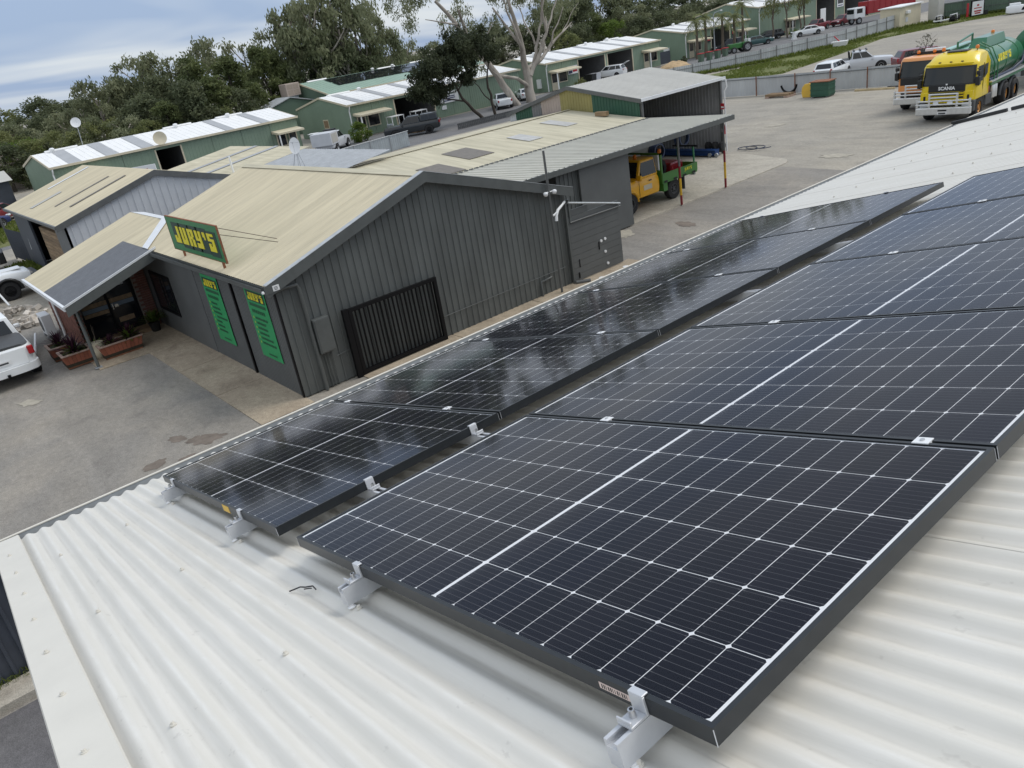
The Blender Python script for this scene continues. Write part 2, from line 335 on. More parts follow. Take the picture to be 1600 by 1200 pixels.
# dirt settles as thin broken lines along the valleys of the corrugation
sp = t.nodes.new('ShaderNodeSeparateXYZ'); L(g.outputs['Position'], sp.inputs[0])
def mt(op, a, b):
    n = t.nodes.new('ShaderNodeMath'); n.operation = op
    for i, v in ((0, a), (1, b)):
        if hasattr(v, 'node'): L(v, n.inputs[i])
        else: n.inputs[i].default_value = v
    return n.outputs[0]
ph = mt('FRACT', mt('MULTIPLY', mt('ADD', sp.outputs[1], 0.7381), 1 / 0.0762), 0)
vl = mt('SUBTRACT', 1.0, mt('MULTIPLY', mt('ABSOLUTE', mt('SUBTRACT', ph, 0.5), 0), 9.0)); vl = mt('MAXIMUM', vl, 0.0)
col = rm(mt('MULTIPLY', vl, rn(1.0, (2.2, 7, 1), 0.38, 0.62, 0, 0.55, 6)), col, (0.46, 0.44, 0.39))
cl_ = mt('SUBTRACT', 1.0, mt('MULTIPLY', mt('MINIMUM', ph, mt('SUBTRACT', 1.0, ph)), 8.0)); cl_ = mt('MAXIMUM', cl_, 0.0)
col = rm(mt('MULTIPLY', cl_, rn(1.0, (3.0, 9, 1), 0.45, 0.6, 0, 0.6, 6)), col, (0.76, 0.75, 0.71))  # paler broken lines on the crests: chalk, plus a highlight put into the colour
L(col, B.inputs['Base Color'])
# solar cell: silver busbars run along the slope, nine to a cell
m = bpy.data.materials.new('solar_cell'); m.use_nodes = True; t = m.node_tree; B = t.nodes['Principled BSDF']; L = t.links.new
c = t.nodes.new('ShaderNodeTexCoord'); sp = t.nodes.new('ShaderNodeSeparateXYZ'); L(c.outputs['Object'], sp.inputs[0])
def mth(op, a, b=None):
    n = t.nodes.new('ShaderNodeMath'); n.operation = op
    for i, v in ((0, a), (1, b)):
        if v is None: continue
        if hasattr(v, 'node'): L(v, n.inputs[i])
        else: n.inputs[i].default_value = v
    return n.outputs[0]
fr = mth('FRACT', mth('MULTIPLY', mth('ADD', sp.outputs[1], 0.083), 9 / 0.166))
line = mth('LESS_THAN', mth('ABSOLUTE', mth('SUBTRACT', fr, 0.5)), 0.028)
# solder pads: short thicker dashes near both ends of each busbar
pad = mth('MULTIPLY', mth('LESS_THAN', mth('ABSOLUTE', mth('SUBTRACT', fr, 0.5)), 0.06), mth('LESS_THAN', mth('ABSOLUTE', mth('SUBTRACT', mth('ABSOLUTE', sp.outputs[0]), 0.036)), 0.0022))
mk = mth('MAXIMUM', line, pad)
oi = t.nodes.new('ShaderNodeObjectInfo'); rg = t.nodes.new('ShaderNodeMapRange'); L(oi.outputs['Random'], rg.inputs['Value']); rg.inputs['To Min'].default_value = 0.75; rg.inputs['To Max'].default_value = 1.3
mu = t.nodes.new('ShaderNodeMix'); mu.data_type = 'RGBA'; mu.blend_type = 'MULTIPLY'; mu.inputs[0].default_value = 1; mu.inputs[6].default_value = (0.0032, 0.0033, 0.0085, 1); L(rg.outputs[0], mu.inputs[7])
mx = t.nodes.new('ShaderNodeMix'); mx.data_type = 'RGBA'; L(mk, mx.inputs[0]); L(mu.outputs[2], mx.inputs[6]); mx.inputs[7].default_value = (0.10, 0.10, 0.108, 1); L(mx.outputs[2], B.inputs['Base Color'])
B.inputs['Roughness'].default_value = 0.45; B.inputs['Specular IOR Level'].default_value = 0.2; M['solar_cell'] = m
# cover glass: clear sheet with a soft prismatic reflection
m = bpy.data.materials.new('solar_glass'); m.use_nodes = True; t = m.node_tree; t.nodes.clear(); L = t.links.new
o_ = t.nodes.new('ShaderNodeOutputMaterial'); ms = t.nodes.new('ShaderNodeMixShader'); tr = t.nodes.new('ShaderNodeBsdfTransparent'); gl = t.nodes.new('ShaderNodeBsdfGlossy'); fn = t.nodes.new('ShaderNodeFresnel')
fn.inputs['IOR'].default_value = 1.21; gl.inputs['Roughness'].default_value = 0.065; gl.inputs['Color'].default_value = (0.95, 0.96, 1, 1)
L(fn.outputs[0], ms.inputs[0]); L(tr.outputs[0], ms.inputs[1]); L(gl.outputs[0], ms.inputs[2]); L(ms.outputs[0], o_.inputs[0]); M['solar_glass'] = m
def leaf_mat(name, c1, c2):
    m = bpy.data.materials.new(name); m.use_nodes = True; t = m.node_tree; B = t.nodes['Principled BSDF']; L = t.links.new
    at = t.nodes.new('ShaderNodeAttribute'); at.attribute_name = 'tone'
    oi = t.nodes.new('ShaderNodeObjectInfo')
    mx = t.nodes.new('ShaderNodeMix'); mx.data_type = 'RGBA'; L(at.outputs['Fac'], mx.inputs[0]); mx.inputs[6].default_value = (*c1, 1); mx.inputs[7].default_value = (*c2, 1)
    L(mx.outputs[2], B.inputs['Base Color']); B.inputs['Roughness'].default_value = 0.6; B.inputs['Specular IOR Level'].default_value = 0.25
    tl = t.nodes.new('ShaderNodeBsdfTranslucent'); L(mx.outputs[2], tl.inputs[0]); ms = t.nodes.new('ShaderNodeMixShader'); ms.inputs[0].default_value = 0.42
    L(B.outputs[0], ms.inputs[1]); L(tl.outputs[0], ms.inputs[2]); L(ms.outputs[0], t.nodes['Material Output'].inputs[0])
    M[name] = m; return m
leaf_mat('leaf_gum', (0.125, 0.147, 0.077), (0.275, 0.288, 0.169))
leaf_mat('leaf_dark', (0.069, 0.088, 0.048), (0.169, 0.188, 0.1))
leaf_mat('leaf_wattle', (0.034, 0.045, 0.026), (0.085, 0.10, 0.052))
leaf_mat('leaf_olive', (0.112, 0.138, 0.053), (0.25, 0.263, 0.106))
leaf_mat('leaf_bright', (0.075, 0.125, 0.022), (0.175, 0.237, 0.05))
leaf_mat('leaf_lime', (0.112, 0.175, 0.025), (0.237, 0.3, 0.062))
leaf_mat('leaf_purple', (0.03, 0.012, 0.02), (0.075, 0.025, 0.045))
leaf_mat('leaf_dry', (0.13, 0.10, 0.06), (0.22, 0.17, 0.10))
leaf_mat('grass_blade', (0.075, 0.115, 0.018), (0.20, 0.23, 0.055))
leaf_mat('needle_grey', (0.125, 0.125, 0.1), (0.25, 0.237, 0.188))
mat('bark_pale', (0.38, 0.345, 0.30), 0.85, 0, 0.3, 1.0, col2=(0.20, 0.17, 0.14), stretch=(1, 1, 0.3), bump=0.3, bs=6)
mat('bark_dark', (0.055, 0.045, 0.035), 0.9, 0, 0.3, 2)
mat('bark_brown', (0.13, 0.105, 0.08), 0.9, 0, 0.3, 2)
# ------------------------------------------------------------------ ground
def sheet(name, poly, z, m, kind='structure'):
    b = MB(); b.add([(x, y, z) for x, y in poly], [tuple(range(len(poly)))]); return tag(b.build(name, M[m]), kind=kind)
def slabpoly(name, poly, z0, z1, m):
    b = MB(); b.prism([(x, y, z0) for x, y in poly], (0, 0, z1 - z0)); return tag(b.build(name, M[m]), kind='structure')
sheet('ground', [(-900, -700), (700, -700), (700, 900), (-900, 900)], 0.0, 'gravel')
sheet('asphalt_yard', [(-33, -25), (-3.2, -25), (-3.2, 27), (-9, 31), (-14, 30.5), (-17.95, 31.0), (-17.95, 17.5), (-15, 17.5), (-15, 5.8), (-26, 5.8), (-33, 6)], 0.004, 'asphalt')
# concrete apron along the dark shed, in bays
xs = [-23.3, -20.4, -17.5, -14.62]
for i in range(3): slabpoly('concrete_path' if i == 0 else 'concrete_path', [(xs[i] + 0.01, 4.48), (xs[i + 1] - 0.01, 4.48), (xs[i + 1] - 0.01, 5.86), (xs[i] + 0.01, 5.86)], -0.05, 0.028, 'concrete')
slabpoly('concrete_path', [(-26.4, 3.0), (-23.31, 3.0), (-23.31, 5.86), (-26.4, 5.86)], -0.05, 0.03, 'concrete')
ys = [4.48, 7.4, 10.4, 13.4, 17.7]
for i in range(4): slabpoly('concrete_path', [(-15.12 if i else -14.6, ys[i] + 0.01), (-12.9, ys[i] + 0.01), (-12.9, ys[i + 1] - 0.01), (-15.12 if i else -14.6, ys[i + 1] - 0.01)], -0.05, 0.026, 'concrete')
# carport slab with a rounded far corner
def arc(cx, cy, r, a0, a1, n=8): return [(cx + r * cos(radians(a0 + (a1 - a0) * i / n)), cy + r * sin(radians(a0 + (a1 - a0) * i / n))) for i in range(n + 1)]
yb = [17.9, 21.0, 24.05, 27.1]
for i in range(3): slabpoly('carport_slab', [(-27, yb[i] + 0.008), (-18.0, yb[i] + 0.008), (-18.0, yb[i + 1] - 0.008), (-27, yb[i + 1] - 0.008)], -0.05, 0.035, 'slab')
slabpoly('carport_slab', [(-27, 27.1)] + [(-18.0, 27.1)] + arc(-19.4, 31.3, 1.35, 0, 90) + [(-21.2, 33.3), (-27, 33.3)], -0.05, 0.035, 'slab')
# road and verge in front of the far sheds, grass by the second fence
sheet('road', [(-69.5, -60), (-54.5, -60), (-54.5, 60), (-57, 78), (-57, 250), (-69.5, 250)], 0.004, 'road')
sheet('road', [(-300, -4), (-48, -6), (-48, 2.5), (-300, 6)], 0.008, 'road')
sheet('grass_verge', [(-52.6, 62), (-48.7, 60), (-40, 66), (-41.5, 78), (-44, 92), (-40, 104), (-36, 109), (-42, 113), (-48, 107), (-48.6, 78)], 0.006, 'grass_soil')
sheet('grass_verge', [(-47, 4.4), (-43, 4.2), (-41, 5.3), (-46.5, 5.4)], 0.006, 'grass_soil')
sheet('grass_verge', [(-70, -6), (-56, -5), (-56, 9), (-70, 10)], 0.012, 'grass_soil')
# oil and mud stains pressed into the yard, each a thin uneven patch
mat('stain', (0.17, 0.14, 0.115), 0.9, 0, 0.3, 3); mat('stain_pale', (0.36, 0.33, 0.27), 0.95, 0, 0.2, 4)
def stain(cx, cy, r, m='stain', el=1.6, rz=0.6, sd=1, z=0.009):
    r0 = random.Random(sd); p = []
    for i in range(22):
        w = 2 * pi * i / 22; k = r * (0.65 + 0.5 * r0.random()); x = k * el * cos(w); y = k * sin(w)
        p.append((cx + x * cos(rz) - y * sin(rz), cy + x * sin(rz) + y * cos(rz)))
    return sheet('ground_stain', p, z, m)
for i, (x, y, r, mm) in enumerate([(-15.9, 2.9, 0.16, 'stain'), (-15.2, 3.35, 0.28, 'stain'), (-14.6, 2.75, 0.17, 'stain'), (-15.5, 3.15, 0.12, 'stain'), (-15.0, 2.1, 0.2, 'stain'), (-17.4, 20.1, 0.35, 'stain_pale'), (-16.0, 21.8, 0.3, 'stain'), (-16.6, 33.2, 0.5, 'stain_pale'), (-22.6, 0.9, 0.25, 'stain_pale'), (-24.6, 41.0, 0.4, 'stain_pale')]): stain(x, y, r, mm, 1.7, 0.5 + i * 0.4, i, 0.009 + 0.0007 * i)
# kerb, dark paving and the dark corrugated fence below the near end of the roof
slabpoly('kerb', [(-9.62, -9), (-9.12, -9), (-9.12, 1), (-9.62, 1)], -0.05, 0.13, 'kerb')
sheet('paving', [(-9.05, -9), (-4.0, -9), (-4.0, 1.0), (-9.05, 1.0)], 0.012, 'paving')
t = empty('dark_fence', (-9.7, 0, 0), label='dark corrugated steel fence behind the concrete kerb below the roof', cat='fence')
for i in range(5):
    b = MB(); y0 = -8.6 + i * 2.0; b.rib((0, y0, 0), (0, 1, 0), (0, 0, 1), (1, 0, 0), 1.985, 0.05, 1.78, TRIM(0.19, 0.03, 0.03), 0.19); b.build('fence_sheet', M['wall_navy'], t)
    b = MB(); b.box(-0.06, -0.02, y0 - 0.02, y0 + 0.02, 0, 1.8); b.build('post', M['trim_dark'], t)
b = MB(); b.box(-0.05, 0.06, -8.65, 1.4, 1.785, 1.83); b.build('top_rail', M['trim_dark'], t)

# ------------------------------------------------------------------ the shed we stand on
RO = Matrix.Translation((0, 0, 6.0)) @ Matrix.Rotation(-TH, 4, 'Y')     # local (u up the slope, v along the gutter, n off the panels' face)
RE = (0, -TH, 0)
wh = empty('metal_shed', (0, 0, 0), label='cream corrugated iron shed roof with gutter carrying the solar panels', cat='shed')
NC = -0.1                                                               # crest of the corrugation below the panels' face
PIT = 0.0762
U0, U1 = -2.52, 6.2
prof = SINE(PIT, 0.0155, 10)
roofmesh = None
NS = 42
b = MB(); b.rib((0, 0, 0), (0, 1, 0), (1, 0, 0), (0, 0, 1), 0.762 + 3 * PIT / 10, U0, U1, prof, PIT, nb=1)
# every sheet laps over the one before it, so its near edge stands a little proud
vs = []
for (x, y, z) in b.v: vs.append((x, y, z + 0.0008 * (1 - y / 0.79)))
b.v = vs
sheetme = b.mesh('roof_sheet', M['roof_white'], smooth=50)
sheets = []
for i in range(NS):
    s_ = link('roof_sheet', sheetme, wh); s_.matrix_local = RO @ Matrix.Translation((0, -0.7381 + 0.762 * i, NC)); sheets.append(s_)
# hex-head roofing screws with washers on the crests
b = MB(); b.cyl((0, 0, 0.002), (0, 0, 1), 0.0085, 0.004, 12); b.cyl((0, 0, 0.007), (0, 0, 1), 0.0052, 0.007, 6)
scr = b.mesh('screw', M['roof_cap'], smooth=40); rs = random.Random(3)
for i in range(0, 19):
    for u in (-1.67, -0.58, 0.51, 1.60, 2.69):
        for k in (2, 6, 9) if i < 6 else (2, 7):
            v = k * PIT
            s_ = link('screw', scr, sheets[i]); s_.location = (u + rs.uniform(-0.02, 0.02), v, 0.0005 + 0.0008 * (1 - v / 0.79)); s_.rotation_euler = (0, 0, rs.uniform(0, 1))
# barge capping along the near rake
b = MB()
pr = [(-0.70, 0.006), (-0.705, 0.012), (-0.828, 0.014), (-0.832, 0.008), (-0.832, -0.16), (-0.828, -0.16), (-0.826, 0.010), (-0.705, 0.008), (-0.702, 0.002)]
nseg = 24; ring = []; rr = random.Random(5)
for i in range(nseg + 1):
    u = -2.545 + (U1 + 2.545) * i / nseg; w = rr.uniform(-0.0012, 0.0012); ring.append([RO @ Vector((u, y, NC + n + w)) for (y, n) in pr])
b.loft(ring); cap = b.build('barge_capping', M['roof_cap'], wh, smooth=30)
for u in [-2.1 + 0.42 * k for k in range(14)]:
    s_ = link('screw', scr, cap); s_.matrix_local = RO @ Matrix.Translation((u, -0.772, NC + 0.013)) @ Matrix.Rotation(rr.random(), 4, 'Z') @ Matrix.Scale(1.05, 4)
# gutter: a quad profile with a bright rolled lip, in lengths
xg = (RO @ Vector((U0, 0, NC))).x; zg = (RO @ Vector((U0, 0, NC))).z
for i in range(8):
    y0, y1 = -0.86 + i * 4.0, -0.86 + (i + 1) * 4.0 - 0.004
    b = MB(); P = [(xg + 0.04, zg - 0.02), (xg + 0.04, zg - 0.135), (xg - 0.075, zg - 0.135), (xg - 0.085, zg - 0.015), (xg - 0.081, zg - 0.015), (xg - 0.071, zg - 0.130), (xg + 0.036, zg - 0.130), (xg + 0.036, zg - 0.02)]
    b.prism([(x, y0, z) for x, z in P], (0, y1 - y0, 0)); g_ = b.build('gutter', M['gutter_grey'], wh)
    b = MB(); b.tube([(xg - 0.085, y0, zg - 0.012), (xg - 0.085, y1, zg - 0.012)], 0.0075, 8); b.build('gutter_lip', M['roof_cap'], g_, smooth=50)
# gutter stop end and walls of the shed
b = MB(); b.box(xg - 0.08, xg + 0.038, -0.868, -0.862, zg - 0.135, zg - 0.016); b.build('gutter_end', M['gutter_grey'], wh)
zr = lambda x: 6.0 + (x) * math.tan(TH) - 0.135
b = MB(); b.rib((-2.40, -0.80, 0), (0, 1, 0), (0, 0, 1), (-1, 0, 0), 31.9, 0.0, zr(-2.40) - 0.03, TRIM(0.19, 0.028, 0.03), 0.19); b.build('wall', M['wall_grey'], wh)
b = MB(); b.rib((-2.40, -0.80, 0), (1, 0, 0), (0, 0, 1), (0, -1, 0), 8.3, 0.0, lambda t: zr(-2.40 + t) - 0.03, TRIM(0.19, 0.0, 0.03), 0.19); b.build('wall', M['wall_grey'], wh)
# black cable cover running up the slope near the far end
for (ua, ub) in ((-2.62, -1.93), (-1.88, 0.9)):
    b = MB(); b.box(ua, ub, 10.93, 10.985, NC + 0.002, NC + 0.045); o = b.build('cable_cover', M['black_plastic'], bevel=0.006); o.matrix_world = RO
    tag(o, 'short black cable cover reaching over the roof gutter' if ua < -2 else 'long black cable cover running up the cream roof', 'cable cover')

# ------------------------------------------------------------------ solar panels
PW, PP, FD = 1.755, 1.038, 0.035
b = MB(); lip = 0.011
def bar(p0, p1, q1, q0):      # mitred frame bar: outer corners p, inner corners q
    b.hexa([(*p0, -FD), (*p1, -FD), (*q1, -FD), (*q0, -FD)], [(*p0, 0), (*p1, 0), (*q1, 0), (*q0, 0)])
O = [(0, 0), (PW, 0), (PW, PP), (0, PP)]; I = [(lip, lip), (PW - lip, lip), (PW - lip, PP - lip), (lip, PP - lip)]
for i in range(4): bar(O[i], O[(i + 1) % 4], I[(i + 1) % 4], I[i])
for (x, y) in O:              # bare aluminium showing at the mitre of each corner
    b.box(x - 0.0006, x + 0.0006, y - 0.0006, y + 0.0006, -FD, -0.003, 1)
framem = b.mesh('frame', [M['frame_black'], M['alu']])
b = MB(); b.box(lip - 0.001, PW - lip + 0.001, lip - 0.001, PP - lip + 0.001, -0.0075, -0.0055); backm = b.mesh('backsheet', M['backsheet'])
b = MB(); b.quad((lip, lip, -0.0018), (PW - lip, lip, -0.0018), (PW - lip, PP - lip, -0.0018), (lip, PP - lip, -0.0018)); glassm = b.mesh('glass_pane', M['solar_glass'], recalc=False)
CW = 0.0828; cu, cv, ch = CW / 2, 0.166 / 2, 0.0052
b = MB(); pl = [(-cu + ch, -cv), (cu - ch, -cv), (cu, -cv + ch), (cu, cv - ch), (cu - ch, cv), (-cu + ch, cv), (-cu, cv - ch), (-cu, -cv + ch)]
b.prism([(x, y, -0.00535) for x, y in pl], (0, 0, 0.0001)); cellm = b.mesh('cell', M['solar_cell'])
gu, gv, gc = 0.0022, 0.0022, 0.013
mu_ = (PW - (20 * CW + 18 * gu + gc)) / 2; mv_ = (PP - (6 * 0.166 + 5 * gv)) / 2
cells = []
for i in range(20):
    for j in range(6): cells.append((mu_ + cu + i * (CW + gu) + (gc - gu if i >= 10 else 0), mv_ + cv + j * (0.166 + gv)))
ROWS = [(0.0, 'upper'), (-(0.2052 + PW), 'gutter-side')]
PITCH = 1.0506
order = ['first from the near roof end', 'second from the near roof end', 'third, in the middle', 'fourth, next to the far end one', 'fifth, at the far end']
for ri, (u0, rn) in enumerate(ROWS):
    for k in range(5):
        p = empty('solar_panel', label=f'black framed solar panel, {order[k]} of the {rn} row', cat='solar panel', group='solar panels on the shed roof')
        p.matrix_world = RO @ Matrix.Translation((u0, k * PITCH, rr.uniform(-0.0012, 0.0012)))
        link('frame', framem, p); link('backsheet', backm, p); link('glass_pane', glassm, p)
        for (x, y) in cells: link('cell', cellm, p, (x, y, 0))
        if k == 0:
            b = MB()
            if ri == 0:
                b.box(1.49, 1.572, -0.0009, 0, -0.026, -0.013); st = b.build('barcode_label', M['sticker_pink'], p)
                b = MB()
                for q in range(12): b.box(1.496 + q * 0.0058, 1.496 + q * 0.0058 + rr.choice((0.0015, 0.003)), -0.0012, -0.00095, -0.024, -0.015)
                b.build('bars', M['ink'], st)
            else:
                b.box(1.09, 1.18, -0.0012, 0, -0.036, -0.006); b.build('yellow_label', M['sticker_yellow'], p)

# ------------------------------------------------------------------ rails and clamps
def rail_profile(w=0.034, h=0.053, z1=-0.0365):
    z0 = z1 - h; k = w / 2; s = 0.0045; d = 0.014
    return [(-k, z0), (k, z0), (k, z1), (s + 0.004, z1), (s + 0.004, z1 - 0.004), (k - 0.004, z1 - 0.004), (k - 0.004, z1 - d), (-k + 0.004, z1 - d), (-k + 0.004, z1 - 0.004), (-s - 0.004, z1 - 0.004), (-s - 0.004, z1), (-k, z1)]
def end_clamp(parent, loc, rz):
    b = MB(); w = 0.0175
    b.box(-w, w, -0.006, 0.0, -0.036, 0.002); b.box(-w, w, -0.006, 0.010, 0.002, 0.006); b.box(-w, w, -0.045, -0.006, -0.036, -0.030); b.box(-w, w, -0.045, -0.041, -0.030, -0.020)
    c = b.build('end_clamp', M['alu'], parent, loc, (0, 0, rz), bevel=0.001, seg=1)
    b = MB(); b.cyl((0, -0.022, -0.022), (0, 0, 1), 0.0065, 0.016, 12); b.cyl((0, -0.022, -0.0135), (0, 0, 1), 0.0035, 0.001, 6, 1)
    b.build('bolt', [M['bolt_steel'], M['ink']], c, smooth=40)
b = MB(); b.box(-0.02, 0.02, -0.0165, 0.0165, 0.0005, 0.004); b.box(-0.02, 0.02, -0.005, 0.005, -0.034, 0.0005); midm = b.mesh('mid_clamp', M['white_plastic'], bevel=0.0006, seg=1)
b = MB(); b.cyl((0, 0, 0.0055), (0, 0, 1), 0.006, 0.003, 10); boltm = b.mesh('bolt', M['bolt_steel'], smooth=40)
b = MB(); b.lathe([(0.011, 0), (0.013, 0.003), (0.008, 0.006), (0.008, 0.010)], n=14); footm = b.mesh('foot', M['white_plastic'], smooth=40)
VE = 4 * PITCH + PP
for (u, what) in ((-1.745, 'gutter-side row, the rail nearest the gutter'), (-0.625, 'gutter-side row, the rail farthest from the gutter'), (0.472, 'upper row, the lower of its two rails'), (1.592, 'upper row, the higher of its two rails')):
    r_ = empty('mounting_rail', label='aluminium mounting rail under the ' + what, cat='rail', group='rails under the solar panels'); r_.matrix_world = RO @ Matrix.Translation((u, 0, 0))
    b = MB(); b.prism([(x, -0.082 if u > 1 else -0.07, z) for x, z in rail_profile()], (0, VE + 0.15, 0)); b.build('rail', M['alu'], r_)
    end_clamp(r_, (0, 0, 0), 0); end_clamp(r_, (0, VE, 0), pi)
    for k in range(4):
        mc = link('mid_clamp', midm, r_, (0, (k + 1) * PITCH - (PITCH - PP) / 2, 0)); link('bolt', boltm, mc)
    for k in range(7): link('foot', footm, r_, (0.0 if k else 0.012, -0.07 + k * 0.914 if k else -0.06, NC + 0.0005))
for (v, what) in ((0.39, 'nearest'), (0.90, 'second'), (2.82, 'third'), (3.78, 'fourth')):
    r_ = empty('cross_rail', label=f'short aluminium cross rail bridging the gap between panel rows, {what} from the near roof end', cat='rail', group='cross rails between the panel rows'); r_.matrix_world = RO @ Matrix.Translation((0, v, 0))
    b = MB(); b.prism([(-0.55, y, z) for y, z in rail_profile(0.038, 0.045, -0.0372)], (0.62, 0, 0)); b.build('rail', M['alu'], r_)
    if v < 1: end_clamp(r_, (-0.2052, 0, 0), pi / 2)
    b = MB(); b.box(-0.10, -0.02, 0.028, 0.042, -0.045, -0.036); b.build('rail_splice', M['white_plastic'], r_)
# scrap of black cable left on the roof
b = MB(); b.tube([(0.155, -0.155, 0.006), (0.178, -0.125, 0.010), (0.205, -0.118, 0.012), (0.222, -0.10, 0.010), (0.252, -0.103, 0.007)], 0.0022, 6)
b.tube([(0.197, -0.122, 0.005), (0.205, -0.108, 0.002), (0.214, -0.104, 0.002)], 0.0018, 6)
o = b.build('cable_scrap', M['ink'], smooth=60); o.matrix_world = RO @ Matrix.Translation((0, 0.03, NC)); tag(o, 'short twisted scrap of black cable lying on the roof', 'cable')
# ------------------------------------------------------------------ lettering: block letters as strokes on a 5 x 7 grid
GL = {'J': ['...XX', '...XX', '...XX', '...XX', 'XX.XX', 'XXXXX', 'XXXXX'], 'U': ['XX.XX', 'XX.XX', 'XX.XX', 'XX.XX', 'XX.XX', 'XXXXX', 'XXXXX'], 'R': ['XXXXX', 'XX.XX', 'XX.XX', 'XXXX.', 'XX.XX', 'XX.XX', 'XX.XX'],
      'Y': ['XX.XX', 'XX.XX', 'XX.XX', 'XXXXX', '...XX', 'XXXXX', 'XXXXX'], "'": ['XX', 'XX', '.X', '..', '..', '..', '..'], 'S': ['XXXXX', 'XX...', 'XXXXX', '...XX', 'XX.XX', 'XXXXX', 'XXXXX']}
def letters(text, parent, fn, size, depth, m, name='letter', gap=1.0):
    """fn(x, z, d) -> local point; each letter one raised mesh made of its grid cells merged row by row"""
    x = 0.0; c = size / 7
    for ch in text:
        rows = GL[ch]; b = MB()
        for r, row in enumerate(rows):
            i = 0
            while i < len(row):
                if row[i] == 'X':
                    j = i
                    while j < len(row) and row[j] == 'X': j += 1
                    x0, x1, z1, z0 = x + i * c, x + j * c, size - r * c, size - (r + 1) * c
                    b.hexa([fn(x0, z0, 0), fn(x1, z0, 0), fn(x1, z1, 0), fn(x0, z1, 0)], [fn(x0, z0, depth), fn(x1, z0, depth), fn(x1, z1, depth), fn(x0, z1, depth)]); i = j
                else: i += 1
        b.build(name, m, parent); x += (len(rows[0]) + gap) * c
    return x
def textmesh(txt, size, m, parent, mat4, depth=0.004, name='lettering', align='CENTER', bold=0.0):
    cu_ = bpy.data.curves.new('txt', 'FONT'); cu_.body = txt; cu_.size = size; cu_.extrude = depth / 2; cu_.align_x = align; cu_.offset = bold; cu_.resolution_u = 3
    o = bpy.data.objects.new('txt', cu_); me = bpy.data.meshes.new_from_object(o); bpy.data.objects.remove(o)
    me.materials.clear(); me.materials.append(m); k = link(name, me, parent); k.matrix_local = mat4; return k
def frame3(o, x, z):        # matrix with local x along x, local y along z (text lies in the x-z plane given)
    x = Vector(x).normalized(); z = Vector(z).normalized(); n = x.cross(z)
    return Matrix(((x.x, z.x, n.x, o[0]), (x.y, z.y, n.y, o[1]), (x.z, z.z, n.z, o[2]), (0, 0, 0, 1)))
def gable(b, X, ylo, yhi, zeave, yr, zr_, zb=0.0): pass

# ------------------------------------------------------------------ dark grey office shed (gable faces the yard)
YR, ZR, SL = 10.34, 4.50, 0.318
ZF = lambda y: ZR - SL * abs(y - YR)                 # underside of the roof sheets
A = empty('office_shed', (-15.1, 5.85, 0), label='dark grey ribbed steel office shed with cream gable roof and green banners', cat='shed')
def AL(x, y, z): return (x + 15.1, y - 5.85, z)
b = MB(); b.rib(AL(-15.1, 5.85, 0), (0, 1, 0), (0, 0, 1), (1, 0, 0), 9.3, 0.03, lambda t: ZF(5.85 + t) - 0.06, TRIM(0.2, 0.028, 0.026), 0.2); b.build('gable_wall', M['cladding_dark'], A)
b = MB(); b.rib(AL(-20.9, 5.85, 0), (1, 0, 0), (0, 0, 1), (0, -1, 0), 2.85, 0.03, 2.98, TRIM(0.1, 0.008, 0.015), 0.1); b.build('front_wall', M['cladding_smooth'], A)
b = MB(); b.rib(AL(-17.9, 5.85, 0), (1, 0, 0), (0, 0, 1), (0, -1, 0), 2.78, 0.03, 2.98, TRIM(0.1, 0.008, 0.015), 0.1); b.build('front_wall', M['cladding_smooth'], A)
b = MB(); b.box(*[q for p in ((-26.4 + 15.1, -20.9 + 15.1), (-0.015, 0.1), (0.03, 2.98)) for q in p]); b.build('front_wall', M['cladding_smooth'], A)
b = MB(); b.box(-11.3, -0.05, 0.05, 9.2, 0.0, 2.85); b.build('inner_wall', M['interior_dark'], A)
for x in (-18.0, -15.12): b = MB(); b.box(x + 15.1 - 0.06, x + 15.1 + 0.03, -0.035, 0.0, 0.03, 2.98); b.build('trim_strip', M['black_steel'], A)
# roof: front slope carries on over the porch wing, back slope behind the ridge
cr = SINE(0.12, 0.014, 6)
def slope(name, x0, x1, y0, y1, m, parent, org=(0, 0, 0), lift=0.0, pitch=0.12, prof=None, zf=None):
    zf = zf or ZF; b = MB(); z0, z1 = zf(y0), zf(y1); L_ = math.hypot(y1 - y0, z1 - z0); B_ = Vector((0, (y1 - y0) / L_, (z1 - z0) / L_)); N_ = Vector((1, 0, 0)).cross(B_)
    if N_.z < 0: N_ = -N_
    n_ = max(1, round((x1 - x0) / 0.84)); w_ = (x1 - x0) / n_
    for k in range(n_):
        b = MB(); o = Vector((x0, y0, z0 + lift + 0.0012 * (k % 2))) - Vector(org)
        b.rib(o, (1, 0, 0), B_, N_, w_ + 0.012, 0, L_, prof or cr, pitch, t0=k * w_); b.build(name + '_sheet', m, parent, smooth=50)
OA = (-15.1, 5.85, 0)
slope('roof', -26.2, -14.86, 5.6, YR, M['roof_cream'], A, OA)
slope('roof', -26.2, -14.86, 15.35, YR, M['roof_cream'], A, OA)
b = MB()
for s_ in (-1, 1): b.quad(*[AL(x, YR + s_ * y, ZF(YR + s_ * y) + 0.022 + (0.0 if y else 0.004)) for (x, y) in ((-26.22, 0), (-14.87, 0), (-14.87, 0.2), (-26.22, 0.2))])
b.build('ridge_cap', M['roof_cream2'], A)
